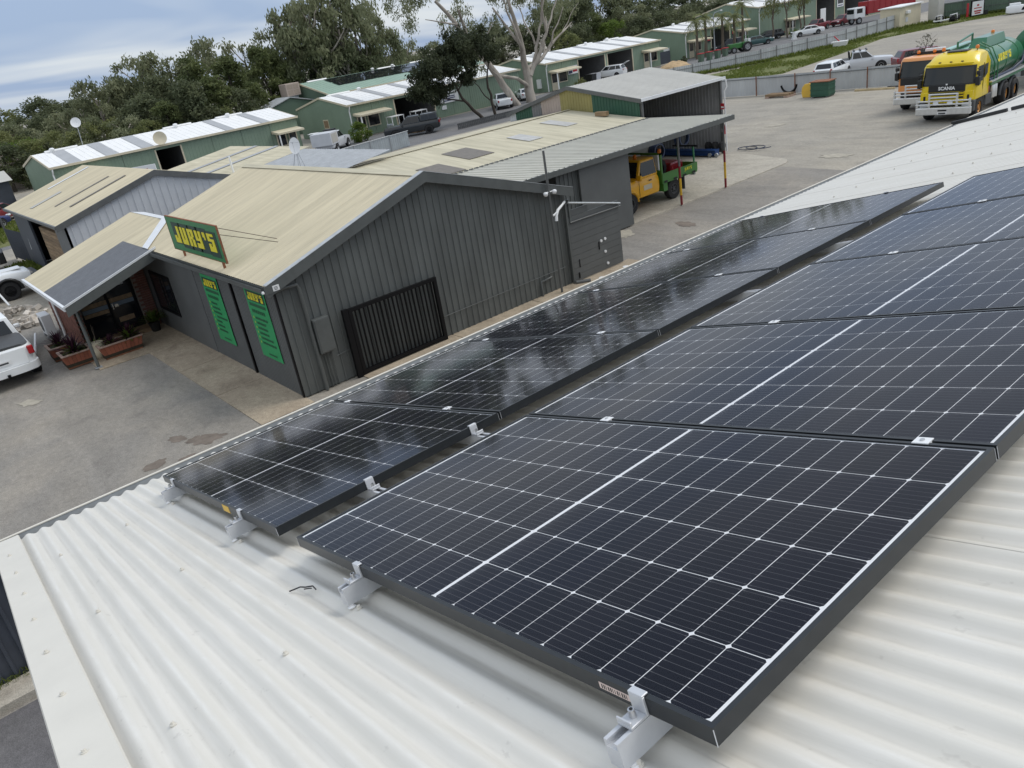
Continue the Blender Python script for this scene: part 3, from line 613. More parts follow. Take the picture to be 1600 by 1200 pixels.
# rake fascia with bright capping along both rakes
def rake(parent, X, ya, yb, zf, org, d=0.27, m='trim_dark', cap='gutter_grey', w=0.05):
    b = MB(); b.prism([Vector(p) - Vector(org) for p in ((X, ya, zf(ya) + 0.03), (X, yb, zf(yb) + 0.03), (X, yb, zf(yb) + 0.03 - d), (X, ya, zf(ya) + 0.03 - d))], (w, 0, 0)); f = b.build('rake_fascia', M[m], parent)
    if cap: b = MB(); b.prism([Vector(p) - Vector(org) for p in ((X - 0.12, ya, zf(ya) + 0.031), (X - 0.12, yb, zf(yb) + 0.031), (X - 0.12, yb, zf(yb) + 0.043), (X - 0.12, ya, zf(ya) + 0.043))], (w + 0.125, 0, 0)); b.build('capping', M[cap], f)
rake(A, -14.88, 5.58, YR, ZF, OA); rake(A, -14.88, 15.36, YR, ZF, OA)
# gutter along the front eave
b = MB(); zq = ZF(5.6); P = [(5.58, zq - 0.02), (5.58, zq - 0.13), (5.47, zq - 0.13), (5.46, zq - 0.01), (5.467, zq - 0.01), (5.477, zq - 0.122), (5.573, zq - 0.122), (5.573, zq - 0.02)]
b.prism([AL(-23.3, y, z) for y, z in P], (8.43, 0, 0)); b.build('gutter', M['trim_dark'], A)
# soffit board, corner plate with a small notice and white tip
b = MB(); b.box(*AL(-14.825, 0, 0)[:1], 0.282, -0.33, -0.12, 2.83, 3.02); b.build('fascia_return', M['trim_dark'], A)
b = MB(); b.box(0.283, 0.29, -0.13, 0.03, 2.86, 2.99); nb_ = b.build('notice_plate', M['white_paint'], A)
b = MB()
for k in range(3): b.box(0.2905, 0.292, -0.10, -0.01, 2.885 + 0.03 * k, 2.897 + 0.03 * k)
b.build('notice_print', M['ink'], nb_)
b = MB(); b.lathe([(0.0, 0), (0.03, 0.01), (0.035, 0.04), (0.02, 0.07)], (0.26, -0.37, 2.86), 10); b.build('gutter_nozzle', M['white_paint'], A, smooth=50)
# downpipe, meter box and conduits on the gable wall
b = MB(); b.tube([AL(-15.02, 5.75, 2.78), AL(-14.98, 6.05, 2.83), AL(-14.98, 6.36, 2.80), AL(-15.0, 6.40, 2.68), AL(-15.0, 6.42, 1.0), AL(-15.0, 6.42, 0.03)], 0.045, 10); b.build('downpipe', M['trim_dark'], A, smooth=50)
b = MB(); b.box(0.03, 0.19, 0.63, 1.05, 0.97, 1.85); mb = b.build('meter_box', M['trim_dark'], A, bevel=0.015)
b = MB(); b.box(0.191, 0.2, 0.66, 1.02, 1.0, 1.82); b.build('door', M['trim_dark'], mb, bevel=0.005)
for y in (0.75, 0.83, 0.92): b = MB(); b.tube([(0.06, y, 0.97), (0.06, y, 0.4), (0.06, y + 0.02, 0.03)], 0.014, 6); b.build('conduit', M['trim_dark'], A)
b = MB(); b.tube([(0.05, 4.4, 0.62), (0.05, 9.0, 0.62)], 0.012, 6); b.build('conduit', M['trim_dark'], A)
b = MB(); b.tube([(0.07, 7.95, 0.03), (0.07, 7.95, 0.47), (0.07, 8.38, 0.5)], 0.03, 8); b.build('pipe', M['trim_dark'], A, smooth=50)
b = MB(); b.tube([(0.06, 1.05, 0.75), (0.06, 1.55, 0.8)], 0.01, 6); b.build('conduit', M['trim_dark'], A)
# window in the front wall
b = MB(); b.box(-10.4, -8.55, -0.03, 0.0, 0.78, 1.95); b.box(-10.5, -8.45, -0.05, -0.01, 0.70, 0.78); b.box(-10.5, -8.45, -0.05, -0.01, 1.95, 2.03); b.box(-10.5, -10.4, -0.05, -0.01, 0.78, 1.95); b.box(-8.55, -8.45, -0.05, -0.01, 0.78, 1.95); b.box(-9.5, -9.44, -0.05, -0.01, 0.78, 1.95)
w_ = b.build('window', M['black_steel'], A); b = MB(); b.box(-10.4, -9.5, -0.037, -0.032, 0.78, 1.95); b.build('pane', M['shop_glass'], w_); b = MB(); b.box(-9.44, -8.55, -0.037, -0.032, 0.78, 1.95); b.build('pane', M['shop_glass'], w_)
# back wall
b = MB(); b.box(-11.1, 0.0, 9.3, 9.35, 0.03, 2.85); b.build('back_wall', M['cladding_dark'], A)
b = MB(); b.prism([AL(-26.1, 5.9, 2.85), AL(-26.1, 15.1, 2.85), AL(-26.1, YR, ZR - 0.08)], (0.04, 0, 0)); b.build('gable_wall', M['wall_pale'], A)
# --- porch wing under the lower end of the same slope
def AP(x, y, z): return AL(x, y, z)
slope('porch_roof', -30.0, -26.6, 2.78, 6.95, M['roof_cream'], A, OA)
slope('porch_roof', -26.6, -24.0, 5.62, 6.95, M['roof_cream'], A, OA, lift=-0.012)
slope('porch_roof', -26.6, -23.45, 2.78, 5.6, M['roof_slate'], A, OA, lift=0.004, prof=SINE(0.09, 0.01, 6), pitch=0.09)
b = MB(); za_ = lambda y: ZF(y) + 0.03
b.prism([AL(-23.45, 2.70, za_(2.70)), AL(-23.45, 5.7, za_(5.7)), AL(-23.45, 5.7, za_(5.7) - 0.012), AL(-23.45, 2.7, za_(2.7) - 0.012)], (0.19, 0, 0)); b.prism([AL(-23.30, 2.70, za_(2.70)), AL(-23.30, 5.7, za_(5.7)), AL(-23.30, 5.7, za_(5.7) + 0.05), AL(-23.30, 2.7, za_(2.7) + 0.05)], (0.04, 0, 0)); b.build('porch_flashing', M['flash_white'], A)
b = MB(); b.prism([AL(-23.30, 2.74, ZF(2.74)), AL(-23.30, 5.6, ZF(5.6)), AL(-23.30, 5.6, ZF(5.6) - 0.26), AL(-23.30, 2.74, ZF(2.74) - 0.26)], (0.045, 0, 0)); b.build('porch_fascia', M['trim_dark'], A)
b = MB(); b.box(*AL(-30.0, 0, 0)[:1], AL(-23.3, 0, 0)[0], 2.70 - 5.85, 2.78 - 5.85, ZF(2.78) - 0.10, ZF(2.78) + 0.02); b.build('porch_gutter', M['flash_white'], A)
# valley flashing between the porch roof and the main roof
b = MB(); b.prism([AL(-24.3, 5.58, ZF(5.58) + 0.02), AL(-23.75, 5.58, ZF(5.58) + 0.02), AL(-25.6, 7.0, ZF(7.0) + 0.03), AL(-26.25, 7.0, ZF(7.0) + 0.03)], (0, 0, 0.01)); b.build('valley_flashing', M['flash_white'], A)
b = MB(); b.prism([AL(-29.9, 6.95, ZF(6.95)), AL(-26.2, 6.95, ZF(6.95)), AL(-26.2, 7.4, ZF(6.95) - 0.12), AL(-29.9, 7.4, ZF(6.95) - 0.12)], (0, 0, 0.012)); b.build('ridge_cap', M['flash_white'], A)
b = MB(); b.tube([AL(-23.58, 3.03, 0.0), AL(-23.58, 3.03, 2.12)], 0.05, 4); b.build('porch_post', M['trim_dark'], A)
b = MB(); b.box(*AL(-23.68, 2.93, 0)[:1], AL(-23.48, 0, 0)[0], 2.93 - 5.85, 3.13 - 5.85, 0.03, 0.05); b.build('post_base', M['zinc'], A)
# brick walls, brick by brick where they face the yard
def brickwall(name, x0, x1, y, z1, parent, axis='x', z0=0.0):
    b = MB()
    if axis == 'x': b.box(x0 + 15.1, x1 + 15.1, y - 5.85, y - 5.85 + 0.2, z0, z1)
    else: b.box(y + 15.1 - 0.2, y + 15.1, x0 - 5.85, x1 - 5.85, z0, z1)
    w = b.build(name, M['mortar'], parent); row = 0; z = z0 + 0.008; bk = MB(); rb_ = random.Random(int(abs(x0) * 10))
    while z + 0.07 < z1:
        x = x0 + (0.115 if row % 2 else 0.0); 
        while x + 0.1 < x1:
            c_ = min(x + 0.111, x1 - 0.115)
            pr_ = 0.008 + rb_.uniform(-0.002, 0.003)
            if axis == 'x': bk.box(c_ + 15.1 - 0.109, c_ + 15.1 + 0.109, y - 5.85 - pr_, y - 5.85 + 0.01, z, z + 0.07)
            else: bk.box(y + 15.1 - 0.01, y + 15.1 + pr_, c_ - 5.85 - 0.109, c_ - 5.85 + 0.109, z, z + 0.07)
            x += 0.232
        z += 0.08; row += 1
    tag(bk.build('bricks', M['brick'], w), kind='stuff')       # a brick is only a few pixels here
    return w
brickwall('brick_wall', -30.2, -25.9, 3.25, 2.10, A); brickwall('brick_return', 3.26, 3.46, -25.9, 2.2, A, 'y')
brickwall('brick_pier', 5.35, 5.80, -26.2, 2.6, A, 'y')
b = MB(); b.box(*[q for p in ((-30.2 + 15.1, -30.0 + 15.1), (3.46 - 5.85, 5.0), (0, 2.1)) for q in p]); b.build('brick_wall_side', M['mortar'], A)
# shopfront: dark frame, door leaves, panes
b = MB(); X = -26.42 + 15.1
def bb(y0, y1, z0, z1, d=0.06): b.box(X - d, X + 0.02, y0 - 5.85, y1 - 5.85, z0, z1)
bb(3.45, 5.35, 0.04, 0.12); bb(3.45, 5.35, 2.05, 2.25); 
for y in (3.45, 4.40, 5.27): bb(y, y + 0.08, 0.04, 2.2)
bb(3.53, 4.4, 0.70, 0.78); bb(4.48, 5.27, 0.04, 0.30)
sf = b.build('shopfront', M['black_steel'], A)
for (y0, y1, z0, z1) in ((3.53, 4.40, 0.12, 0.70), (3.53, 4.40, 0.78, 2.05), (4.48, 5.27, 0.30, 2.05)):
    b = MB(); b.box(X - 0.035, X - 0.03, y0 - 5.85, y1 - 5.85, z0, z1); b.build('pane', M['shop_glass'], sf)
b = MB(); b.box(X - 0.029, X - 0.026, 3.6 - 5.85, 5.25 - 5.85, 1.02, 1.16); b.build('blue_band', mat('band_blue', (0.16, 0.20, 0.24), 0.5), sf)
b = MB(); b.box(X - 0.029, X - 0.026, 3.6 - 5.85, 5.25 - 5.85, 1.17, 1.32); b.box(X - 0.029, X - 0.026, 3.6 - 5.85, 4.4 - 5.85, 0.88, 1.01); b.box(X - 0.029, X - 0.026, 4.6 - 5.85, 5.1 - 5.85, 0.45, 0.62); b.build('timber_counter', M['timber'], sf)
b = MB(); b.box(X + 0.02, X + 0.05, 4.52 - 5.85, 4.55 - 5.85, 0.95, 1.15); b.box(X + 0.021, X + 0.024, 4.6 - 5.85, 4.72 - 5.85, 1.0, 1.1); b.build('door_handle', M['chrome'], sf)
letters("JURY'S", sf, lambda x, z, d: (X - 0.024 + d, 4.62 - 5.85 + x, 1.80 + z), 0.12, 0.004, M['sign_yellow'])
b = MB(); b.box(X - 0.024, X - 0.02, 4.78 - 5.85, 5.1 - 5.85, 1.68, 1.74); b.build('door_notice', M['wall_pale'], sf)
b = MB(); b.box(X - 0.02, X + 0.75, 3.5 - 5.85, 5.4 - 5.85, 0.03, 0.14); b.build('step', M['timber'], A)
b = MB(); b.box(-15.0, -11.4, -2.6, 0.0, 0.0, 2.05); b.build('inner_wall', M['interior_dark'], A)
# white downpipe on the brick
b = MB(); b.tube([AL(-28.9, 3.19, 1.75), AL(-28.75, 3.17, 1.7), AL(-28.7, 3.17, 0.3), AL(-28.65, 3.15, 0.05)], 0.045, 8); b.build('downpipe', M['white_paint'], A, smooth=50)

# outdoor unit on the brick side wall
t = empty('air_conditioner', (-29.55, 2.85, 0), label='white outdoor air conditioning unit beside the brick wall', cat='air conditioner')
b = MB(); b.box(-0.42, 0.42, -0.16, 0.16, 0.1, 0.85); b.build('case', M['white_plastic'], t, bevel=0.02)
b = MB(); b.lathe([(0.27, 0), (0.27, 0.01), (0.24, 0.012)], (-0.1, -0.17, 0.47), 20, axis='y'); b.build('fan_grille', M['grey_plastic'], t)
for x in (-0.3, 0.3): b = MB(); b.box(x - 0.03, x + 0.03, -0.17, 0.17, 0, 0.1); b.build('foot', M['zinc'], t)

# ------------------------------------------------------------------ roof sign
s = empty('roof_sign', (-19.35, 5.72, 3.0), label="green board with yellow block letters standing on the office roof", cat='sign')
b = MB(); b.box(-1.97, 1.97, 0, 0.035, 0.24, 1.17); b.build('board', M['sign_green'], s)
b = MB()
for (x0, x1, z0, z1) in ((-1.99, 1.99, 1.17, 1.19), (-1.99, 1.99, 0.22, 0.24), (-1.99, -1.97, 0.24, 1.17), (1.97, 1.99, 0.24, 1.17)): b.box(x0, x1, -0.004, 0.045, z0, z1)
b.build('edge_trim', M['rust'], s)
b = MB()
for (x0, x1) in ((-1.52, -0.98), (-0.93, -0.27), (-0.22, 0.40), (0.43, 1.02)): b.box(x0 - 0.06, x1 + 0.08, -0.006, -0.0005, 0.36 + (0.07 if x0 < -1 else 0), 1.04)
b.box(1.12, 1.78, -0.006, -0.0005, 0.33, 1.0); b.build('letter_shadow', M['sign_shadow'], s)
letters("JURY'S", s, lambda x, z, d: (-1.50 + x * 1.30, -0.007 - d, 0.47 + z), 0.47, 0.012, M['sign_yellow'], gap=1.7)
for x in (-1.45, 1.55): b = MB(); b.box(x - 0.025, x + 0.025, 0.036, 0.09, 0.0, 0.9); b.build('post', M['rust'], s)
for z in (0.95, 1.12): b = MB(); b.tube([(1.95, 0.05, z), (2.6, 1.2, 0.50 + (z - 0.95) * 0.5)], 0.009, 6); b.build('stay', M['bark_brown'], s)

# ------------------------------------------------------------------ banners on the front wall
def banner(x0, x1, z0, z1, lab, seed):
    r_ = random.Random(seed); s = empty('banner', ((x0 + x1) / 2, 5.83, z0), label=lab, cat='banner'); w = x1 - x0; h = z1 - z0
    b = MB(); n = 6; ring = [[(-w / 2, -0.012 + 0.004 * sin(3 * k), h * k / n), (w / 2, -0.012 + 0.004 * cos(2 * k), h * k / n), (w / 2, -0.008 + 0.004 * cos(2 * k), h * k / n), (-w / 2, -0.008 + 0.004 * sin(3 * k), h * k / n)] for k in range(n + 1)]
    b.loft(ring); b.build('cloth', M['banner_green'], s)
    b = MB(); b.box(-w / 2 + 0.1, w / 2 - 0.08, -0.0205, -0.019, h - 0.36, h - 0.09); b.build('letter_shadow', M['sign_shadow'], s)
    letters("JURY'S", s, lambda x, z, d: (-w / 2 + 0.15 + x * 0.92, -0.021 - d, h - 0.33 + z), 0.20, 0.003, M['sign_yellow'], gap=1.7)
    b = MB(); b.box(-w / 2 + 0.14, w / 2 - 0.12, -0.0205, -0.019, h - 0.50, h - 0.42)
    for k in range(7): b.box(-w / 2 + 0.18 + k * 0.115, -w / 2 + 0.18 + k * 0.115 + 0.08, -0.0205, -0.019, h - 0.68, h - 0.59)
    z = h - 0.85; tk = MB()
    while z > 0.3:
        ln = r_.uniform(0.4, 0.8); x = -w / 2 + 0.27 + (0.12 if r_.random() < 0.2 else 0)
        while ln > 0.05:
            q = min(ln, r_.uniform(0.06, 0.2)); b.box(x, x + q, -0.0205, -0.019, z, z + 0.058); x += q + 0.02; ln -= q + 0.02
        tk.box(-w / 2 + 0.14, -w / 2 + 0.19, -0.0205, -0.019, z, z + 0.06); z -= 0.135
    b.box(-w / 2 + 0.45, w / 2 - 0.3, -0.0205, -0.019, 0.1, 0.14)
    tag(b.build('print', M['banner_ink'], s), kind='stuff'); tag(tk.build('tick', M['banner_tick'], s), kind='stuff')
banner(-20.2, -18.96, 0.62, 2.60, 'green banner with yellow heading between the window and the dark strip', 1)
banner(-17.03, -15.80, 0.78, 2.68, 'green banner with yellow heading beside the corner of the grey shed', 2)

# ------------------------------------------------------------------ black security gate
s = empty('security_gate', (-15.0, 8.8, 0.03), label='black barred steel security gate on the grey gable wall', cat='gate')
b = MB()
for (y0, y1, z0, z1) in ((-1.36, -1.26, 0, 1.78), (1.23, 1.33, 0, 1.78), (-1.26, 1.23, 1.69, 1.78), (-1.26, 1.23, 0.03, 0.12)): b.box(0.0, 0.09, y0, y1, z0, z1)
b.build('frame', M['black_steel'], s)
b = MB(); b.box(0.0, 0.10, -1.52, -1.375, -0.02, 1.80); b.build('gate_post', M['black_steel'], s)
barm = MB().box(0.02, 0.06, -0.014, 0.014, 0.11, 1.70).mesh('bar', M['black_steel'])
for k in range(20): link('bar', barm, s, (0, -1.16 + k * 0.122, 0))

# ------------------------------------------------------------------ pole with cameras, light arm, boarded side screen
s = empty('camera_pole', (-14.76, 14.33, 0), label='grey steel pole with two white dome cameras at the shed corner', cat='pole')
b = MB(); b.tube([(0, 0, 0), (0, 0, 4.2)], 0.035, 8); b.build('pole', M['steel_dark'], s, smooth=50)
for y in (-0.17, 0.17):
    b = MB(); b.lathe([(0.0, -0.07), (0.05, -0.055), (0.068, -0.01), (0.07, 0.03), (0.04, 0.055), (0.0, 0.06)], (0.05, y, 3.02), 14); b.tube([(0.0, 0, 3.04), (0.04, y, 3.05)], 0.015, 6); b.build('dome_camera', M['white_plastic'], s, smooth=60)
s = empty('light_arm', (-14.9, 14.95, 2.55), label='white swan-neck pipe arm on the corner of the grey shed', cat='pipe')
b = MB(); b.tube([(-0.05, 0.1, 0.02), (0.05, -0.1, -0.02), (0.12, -0.35, -0.1), (0.16, -0.47, -0.22), (0.17, -0.5, -0.38)], [0.04, 0.035, 0.045, 0.05, 0.05], 8); b.build('arm', M['white_paint'], s, smooth=60)
b = MB(); b.tube([(0.17, -0.44, -0.14), (0.17, -0.6, -0.2)], 0.03, 8); b.build('branch', M['white_paint'], s, smooth=60)
s = empty('side_screen', (-15.0, 15.1, 0), label='grey boarded screen with sloping top next to the camera pole', cat='screen')
zt = lambda y: 2.5 - (y / 2.3) * 0.60
z = 0.06
while z < 2.4:
    y1 = 2.24 if z < 1.86 else max(0.12, (2.5 - z - 0.2) / 0.60 * 2.3)
    b = MB(); b.box(-0.03 if z < 1.86 else -0.05, 0.0 if z < 1.86 else -0.02, 0.06, y1, z, z + 0.192); b.build('board', M['cladding_smooth'], s); z += 0.2
b = MB(); b.tube([(0.03, 0.1, 2.5), (0.03, 2.3, 1.94)], 0.03, 8); b.build('top_tube', M['gutter_grey'], s, smooth=50)
b = MB(); b.tube([(0.03, 0.1, 1.90), (0.03, 2.3, 1.86)], 0.022, 8); b.build('rail', M['steel_dark'], s, smooth=50)
for y in (0.0, 0.14): b = MB(); b.box(-0.03, 0.03, y - 0.03, y + 0.03, 0.0 if y == 0 else 1.9, 2.6); b.build('post', M['trim_dark'], s)
for (y, z) in ((1.32, 1.0), (1.50, 1.02), (1.46, 0.62), (1.52, 0.22)): b = MB(); b.lathe([(0.0, 0.0), (0.045, 0.0), (0.045, 0.03), (0.0, 0.035)], (0.0, y, z), 12, axis='x'); b.build('white_cap', M['white_plastic'], s, smooth=50)
for (y0, y1, z0, z1) in ((1.2, 1.23, 0.75, 1.0), (0.22, 0.26, 0.12, 0.3), (0.3, 0.32, 0.45, 0.7)): MB().box(0.0, 0.02, y0, y1, z0, z1).build('latch', M['black_steel'], s)
b = MB(); b.tube([(0.08, 0.0, 0.06), (0.35, 0.35, 0.06)], 0.06, 10); b.build('loose_pipe', M['steel_dark'], s, smooth=50)
for i, (x, y) in enumerate(((-14.55, 15.85), (-14.6, 17.0), (-14.4, 13.9), (-14.3, 13.0))):
    b = MB(); b.lathe([(0.10, 0), (0.10, 0.012), (0.09, 0.016)], (0, 0, 0.027), 18); o = b.build('ground_cap', M['white_plastic'], loc=(x, y, 0), smooth=40); tag(o, ('round white cap in the concrete below the boarded screen', 'round white cap in the concrete at the far end of the boarded screen', 'round white cap in the concrete at the foot of the camera pole', 'round white cap in the concrete under the low bent pipe')[i], 'cap', 'white caps in the concrete path')

# ------------------------------------------------------------------ cream-roofed workshop behind and its lean-to carport
E_ = empty('workshop', (-25.4, 21, 0), label='low workshop with cream gable roof and brown skylights behind the office shed', cat='workshop')
ZE = lambda x: 3.34 - 0.098 * abs(x + 27.4)
def xslope(name, x0, x1, y0, y1, zf, m, parent, org, pitch=0.12, prof=None, lift=0.0):
    b = MB(); z0, z1 = zf(x0), zf(x1); L_ = math.hypot(x1 - x0, z1 - z0); B_ = Vector(((x1 - x0) / L_, 0, (z1 - z0) / L_)); N_ = B_.cross(Vector((0, 1, 0)))
    if N_.z < 0: N_ = -N_
    n_ = max(1, round((y1 - y0) / 0.84)); w_ = (y1 - y0) / n_
    for k in range(n_): b = MB(); b.rib(Vector((x0, y0, z0 + lift + 0.0012 * (k % 2))) - Vector(org), (0, 1, 0), B_, N_, w_ + 0.012, 0, L_, prof or cr, pitch, t0=k * w_); b.build(name + '_sheet', m, parent, smooth=50)
OE = (-25.4, 21, 0)
xslope('roof', -22.1, -27.4, 14.8, 27.5, ZE, M['roof_cream2'], E_, OE); xslope('roof', -32.0, -27.4, 17.0, 27.5, ZE, M['roof_cream2'], E_, OE)
for (ya, yb, x0, x1, mm) in ((18.3, 19.6, -25.6, -23.7, 'skylight'), (16.1, 17.2, -24.3, -22.5, 'skylight'), (21.7, 22.5, -25.4, -23.9, 'skylight_pale'), (24.6, 25.3, -26.4, -24.6, 'skylight_pale')):
    b = MB(); b.prism([(x1 - OE[0], ya - 21, ZE(x1) + 0.012), (x1 - OE[0], yb - 21, ZE(x1) + 0.012), (x0 - OE[0], yb - 21, ZE(x0) + 0.012), (x0 - OE[0], ya - 21, ZE(x0) + 0.012)], (0, 0, 0.008)); b.build('skylight', M[mm], E_)
b = MB(); b.box(-1.9, 3.2, -6.0, 6.4, 0.05, 2.75); b.build('wall', M['cladding_dark'], E_)
b = MB(); b.box(-6.4, -2.0, -3.8, 6.4, 0.05, 2.7); b.build('wall', M['wall_grey'], E_)
b = MB(); b.prism([(-27.5 - OE[0], 14.8 - 21, ZE(-27.4) + 0.02), (-27.3 - OE[0], 14.8 - 21, ZE(-27.4) + 0.02), (-27.3 - OE[0], 14.8 - 21, ZE(-27.4) + 0.035), (-27.5 - OE[0], 14.8 - 21, ZE(-27.4) + 0.035)], (0, 12.7, 0)); b.build('ridge_cap', M['roof_cream2'], E_)
# carport lean-to
Cp = empty('carport', (-17.9, 21, 0), label='lean-to carport with pale ribbed roof and striped steel posts', cat='carport'); OC = (-17.9, 21, 0)
ZC = lambda x: 2.885 - 0.008 * (-17.75 - x)
xslope('roof', -17.75, -22.2, 14.6, 27.35, ZC, M['roof_ash'], Cp, OC, pitch=0.25, prof=TRIM(0.25, 0.028, 0.025))
b = MB(); b.box(0.1, 0.18, -6.4, 6.4, 2.70, 2.885); b.build('eave_beam', M['trim_dark'], Cp)
b = MB(); b.box(-4.2, 0.1, 6.28, 6.36, 2.68, 2.84); b.build('end_beam', M['trim_dark'], Cp)
# scalloped closure strip along the joint with the workshop roof
b = MB()
for k in range(50): b.box(-4.31, -4.25, -6.15 + k * 0.25, -6.15 + k * 0.25 + 0.17, 2.86, 2.905)
b.build('closure_strip', M['steel_dark'], Cp)
for (x, y) in ((-0.08, 3.07), (-0.08, 5.97)):
    b = MB(); b.tube([(x, y, 1.55), (x, y, 2.71)], 0.045, 8); p_ = b.build('post', M['steel_dark'], Cp, smooth=50)
    for (z0, z1, mm) in ((0.04, 0.42, 'post_red'), (0.42, 1.08, 'post_yellow'), (1.08, 1.55, 'post_red')): b = MB(); b.tube([(x, y, z0), (x, y, z1)], 0.0465, 8); b.build('painted_band', M[mm], p_, smooth=50)
# smooth grey sliding door and ribbed wall bay on the carport line
b = MB(); b.rib((-0.12, -3.4, 0), (0, 1, 0), (0, 0, 1), (1, 0, 0), 1.0, 0.04, 2.72, TRIM(0.2, 0.028, 0.026), 0.2); b.build('wall_bay', M['cladding_dark'], Cp)
b = MB(); b.box(-0.05, 0.02, -2.42, 0.12, 0.05, 2.72); b.build('sliding_door', M['cladding_smooth'], Cp)
b = MB(); b.rib((-4.4, -2.4, 0), (0, 1, 0), (0, 0, 1), (1, 0, 0), 8.9, 0.04, 2.80, TRIM(0.2, 0.028, 0.026), 0.2); b.build('inner_wall', M['wall_ribbed'], Cp)
for y in (0.6, 3.5): b = MB(); b.box(-4.3, -4.2, y, y + 0.09, 0.04, 2.8); b.build('stud', M['zinc'], Cp)
b = MB(); b.box(-0.55, 0.15, -0.12, 0.12, 0.0, 0.2); o = b.build('roof_block', M['timber'], bevel=0.02); o.location = (-24.5, 27.0, ZE(-24.5) + 0.03); tag(o, 'old timber block lying on the workshop roof by the patchwork wall', 'timber')

# ------------------------------------------------------------------ patchwork shed beyond
G = empty('patchwork_shed', (-27.4, 30, 0), label='open shed with pale grey roof and end wall of odd coloured steel sheets', cat='shed'); OG = (-27.4, 30, 0)
ZG = lambda x: 4.42 - (0.168 if x > -27.4 else 0.235) * abs(x + 27.4)
xslope('roof', -22.75, -27.4, 27.5, 33.75, ZG, M['roof_grey_light'], G, OG, pitch=0.2, prof=TRIM(0.2, 0.012, 0.02)); xslope('roof', -32.2, -27.4, 27.5, 33.75, ZG, M['roof_grey_light'], G, OG, pitch=0.2, prof=TRIM(0.2, 0.012, 0.02))
for (x0, x1, mm) in ((-25.85, -22.9, 'wall_green_dk'), (-28.05, -25.85, 'wall_olive'), (-29.5, -28.05, 'wall_rose'), (-30.25, -29.5, 'wall_grey'), (-31.6, -30.25, 'wall_green_dk'), (-32.1, -31.6, 'wall_pale')):
    b = MB(); b.rib((x0 - OG[0], 27.6 - 30, 0), (1, 0, 0), (0, 0, 1), (0, -1, 0), x1 - x0 - 0.004, 0.05, lambda t, x0=x0: ZG(x0 + t) - 0.05, TRIM(0.19, 0.02, 0.025), 0.19); b.build('end_sheet', M[mm], G)
for (xa, xb) in ((-32.25, -27.4), (-22.7, -27.4)):
    b = MB(); b.prism([(x - OG[0], 27.47 - 30, z) for x, z in ((xa, ZG(xa) + 0.04), (xb, ZG(xb) + 0.04), (xb, ZG(xb) - 0.14), (xa, ZG(xa) - 0.14))], (0, 0.05, 0)); b.build('rake_fascia', M['steel_dark'], G)
b = MB(); b.box(-22.78 - OG[0], -22.70 - OG[0], -2.5, 3.78, ZG(-22.75) - 0.1, ZG(-22.75) + 0.03); b.build('eave_trim', M['flash_white'], G)
b = MB(); b.rib((-32 - OG[0], 33.6 - 30, 0), (1, 0, 0), (0, 0, 1), (0, -1, 0), 9.2, 0.04, lambda t: ZG(-32 + t) - 0.06, TRIM(0.2, 0.028, 0.026), 0.2); b.build('far_wall', M['wall_ribbed'], G)
b = MB(); b.box(-4.6, 4.6, 3.45, 3.52, 1.82, 1.92); b.build('girt', M['steel_dark'], G)
for (x, y) in ((4.55, 3.5), (4.55, -2.3)): b = MB(); b.box(x - 0.05, x + 0.05, y - 0.05, y + 0.05, 0.03, 3.55); b.build('post', M['steel_dark'], G)
b = MB(); b.tube([(4.75, 3.7, 3.55), (4.78, 3.72, 3.2), (4.68, 3.66, 3.0), (4.68, 3.66, 0.1)], 0.04, 8); b.build('downpipe', M['white_paint'], G, smooth=50)
b = MB(); b.rib((-32 - OG[0], 27.7 - 30, 0), (0, 1, 0), (0, 0, 1), (-1, 0, 0), 5.9, 0.04, 3.2, TRIM(0.2, 0.028, 0.026), 0.2); b.build('back_wall', M['wall_grey'], G)
# things kept under the carport
s = empty('fire_extinguisher', (-22.55, 33.25, 1.0), label='red fire extinguisher hung on the end wall by the corner post', cat='extinguisher')
b = MB(); b.lathe([(0.0, 0), (0.08, 0.02), (0.085, 0.35), (0.05, 0.45), (0.02, 0.48), (0.02, 0.52)], n=14); b.build('cylinder', M['red_paint'], s, smooth=50)
b = MB(); b.tube([(0, 0, 0.5), (0.07, -0.02, 0.48), (0.1, -0.03, 0.2)], 0.012, 6); b.build('hose', M['rubber'], s); b = MB(); b.box(-0.05, 0.05, -0.09, -0.084, 0.12, 0.3); b.build('white_label', M['white_paint'], s)
s = empty('wall_notice', (-22.6, 33.3, 2.2), label='small red and white notice above the fire extinguisher', cat='notice')
b = MB(); b.box(-0.1, 0.1, -0.012, 0, 0, 0.28); b.build('plate', M['red_paint'], s); b = MB(); b.box(-0.08, 0.08, -0.016, -0.012, 0.06, 0.14); b.build('print', M['white_paint'], s)
s = empty('loading_ramp', (-24.6, 32.7, 0.04), label='long blue steel beam lying along the end wall of the carport', cat='beam')
b = MB(); b.box(-2.2, 2.0, -0.15, 0.15, 0.1, 0.3); b.box(-2.2, 2.0, -0.2, 0.2, 0.3, 0.33); b.box(-2.2, 2.0, -0.2, 0.2, 0.07, 0.1); b.build('beam', M['blue_steel'], s)
for x in (1.7, 2.1): b = MB(); b.cyl((x, -0.2, 0.1), (0, 1, 0), 0.1, 0.08, 14); b.build('roller', M['zinc'], s, smooth=40)
for k in range(3):
    o = MB().lathe([(0.12, -0.09), (0.2, -0.08), (0.22, 0), (0.2, 0.08), (0.12, 0.09)], n=20, axis='x').build('small_tyre', M['rubber'], loc=(-23.5 + k * 0.42, 33.2, 0.45), smooth=50); tag(o, 'small black tyre standing on the blue beam by the wall', 'tyre', 'small tyres on the blue beam')
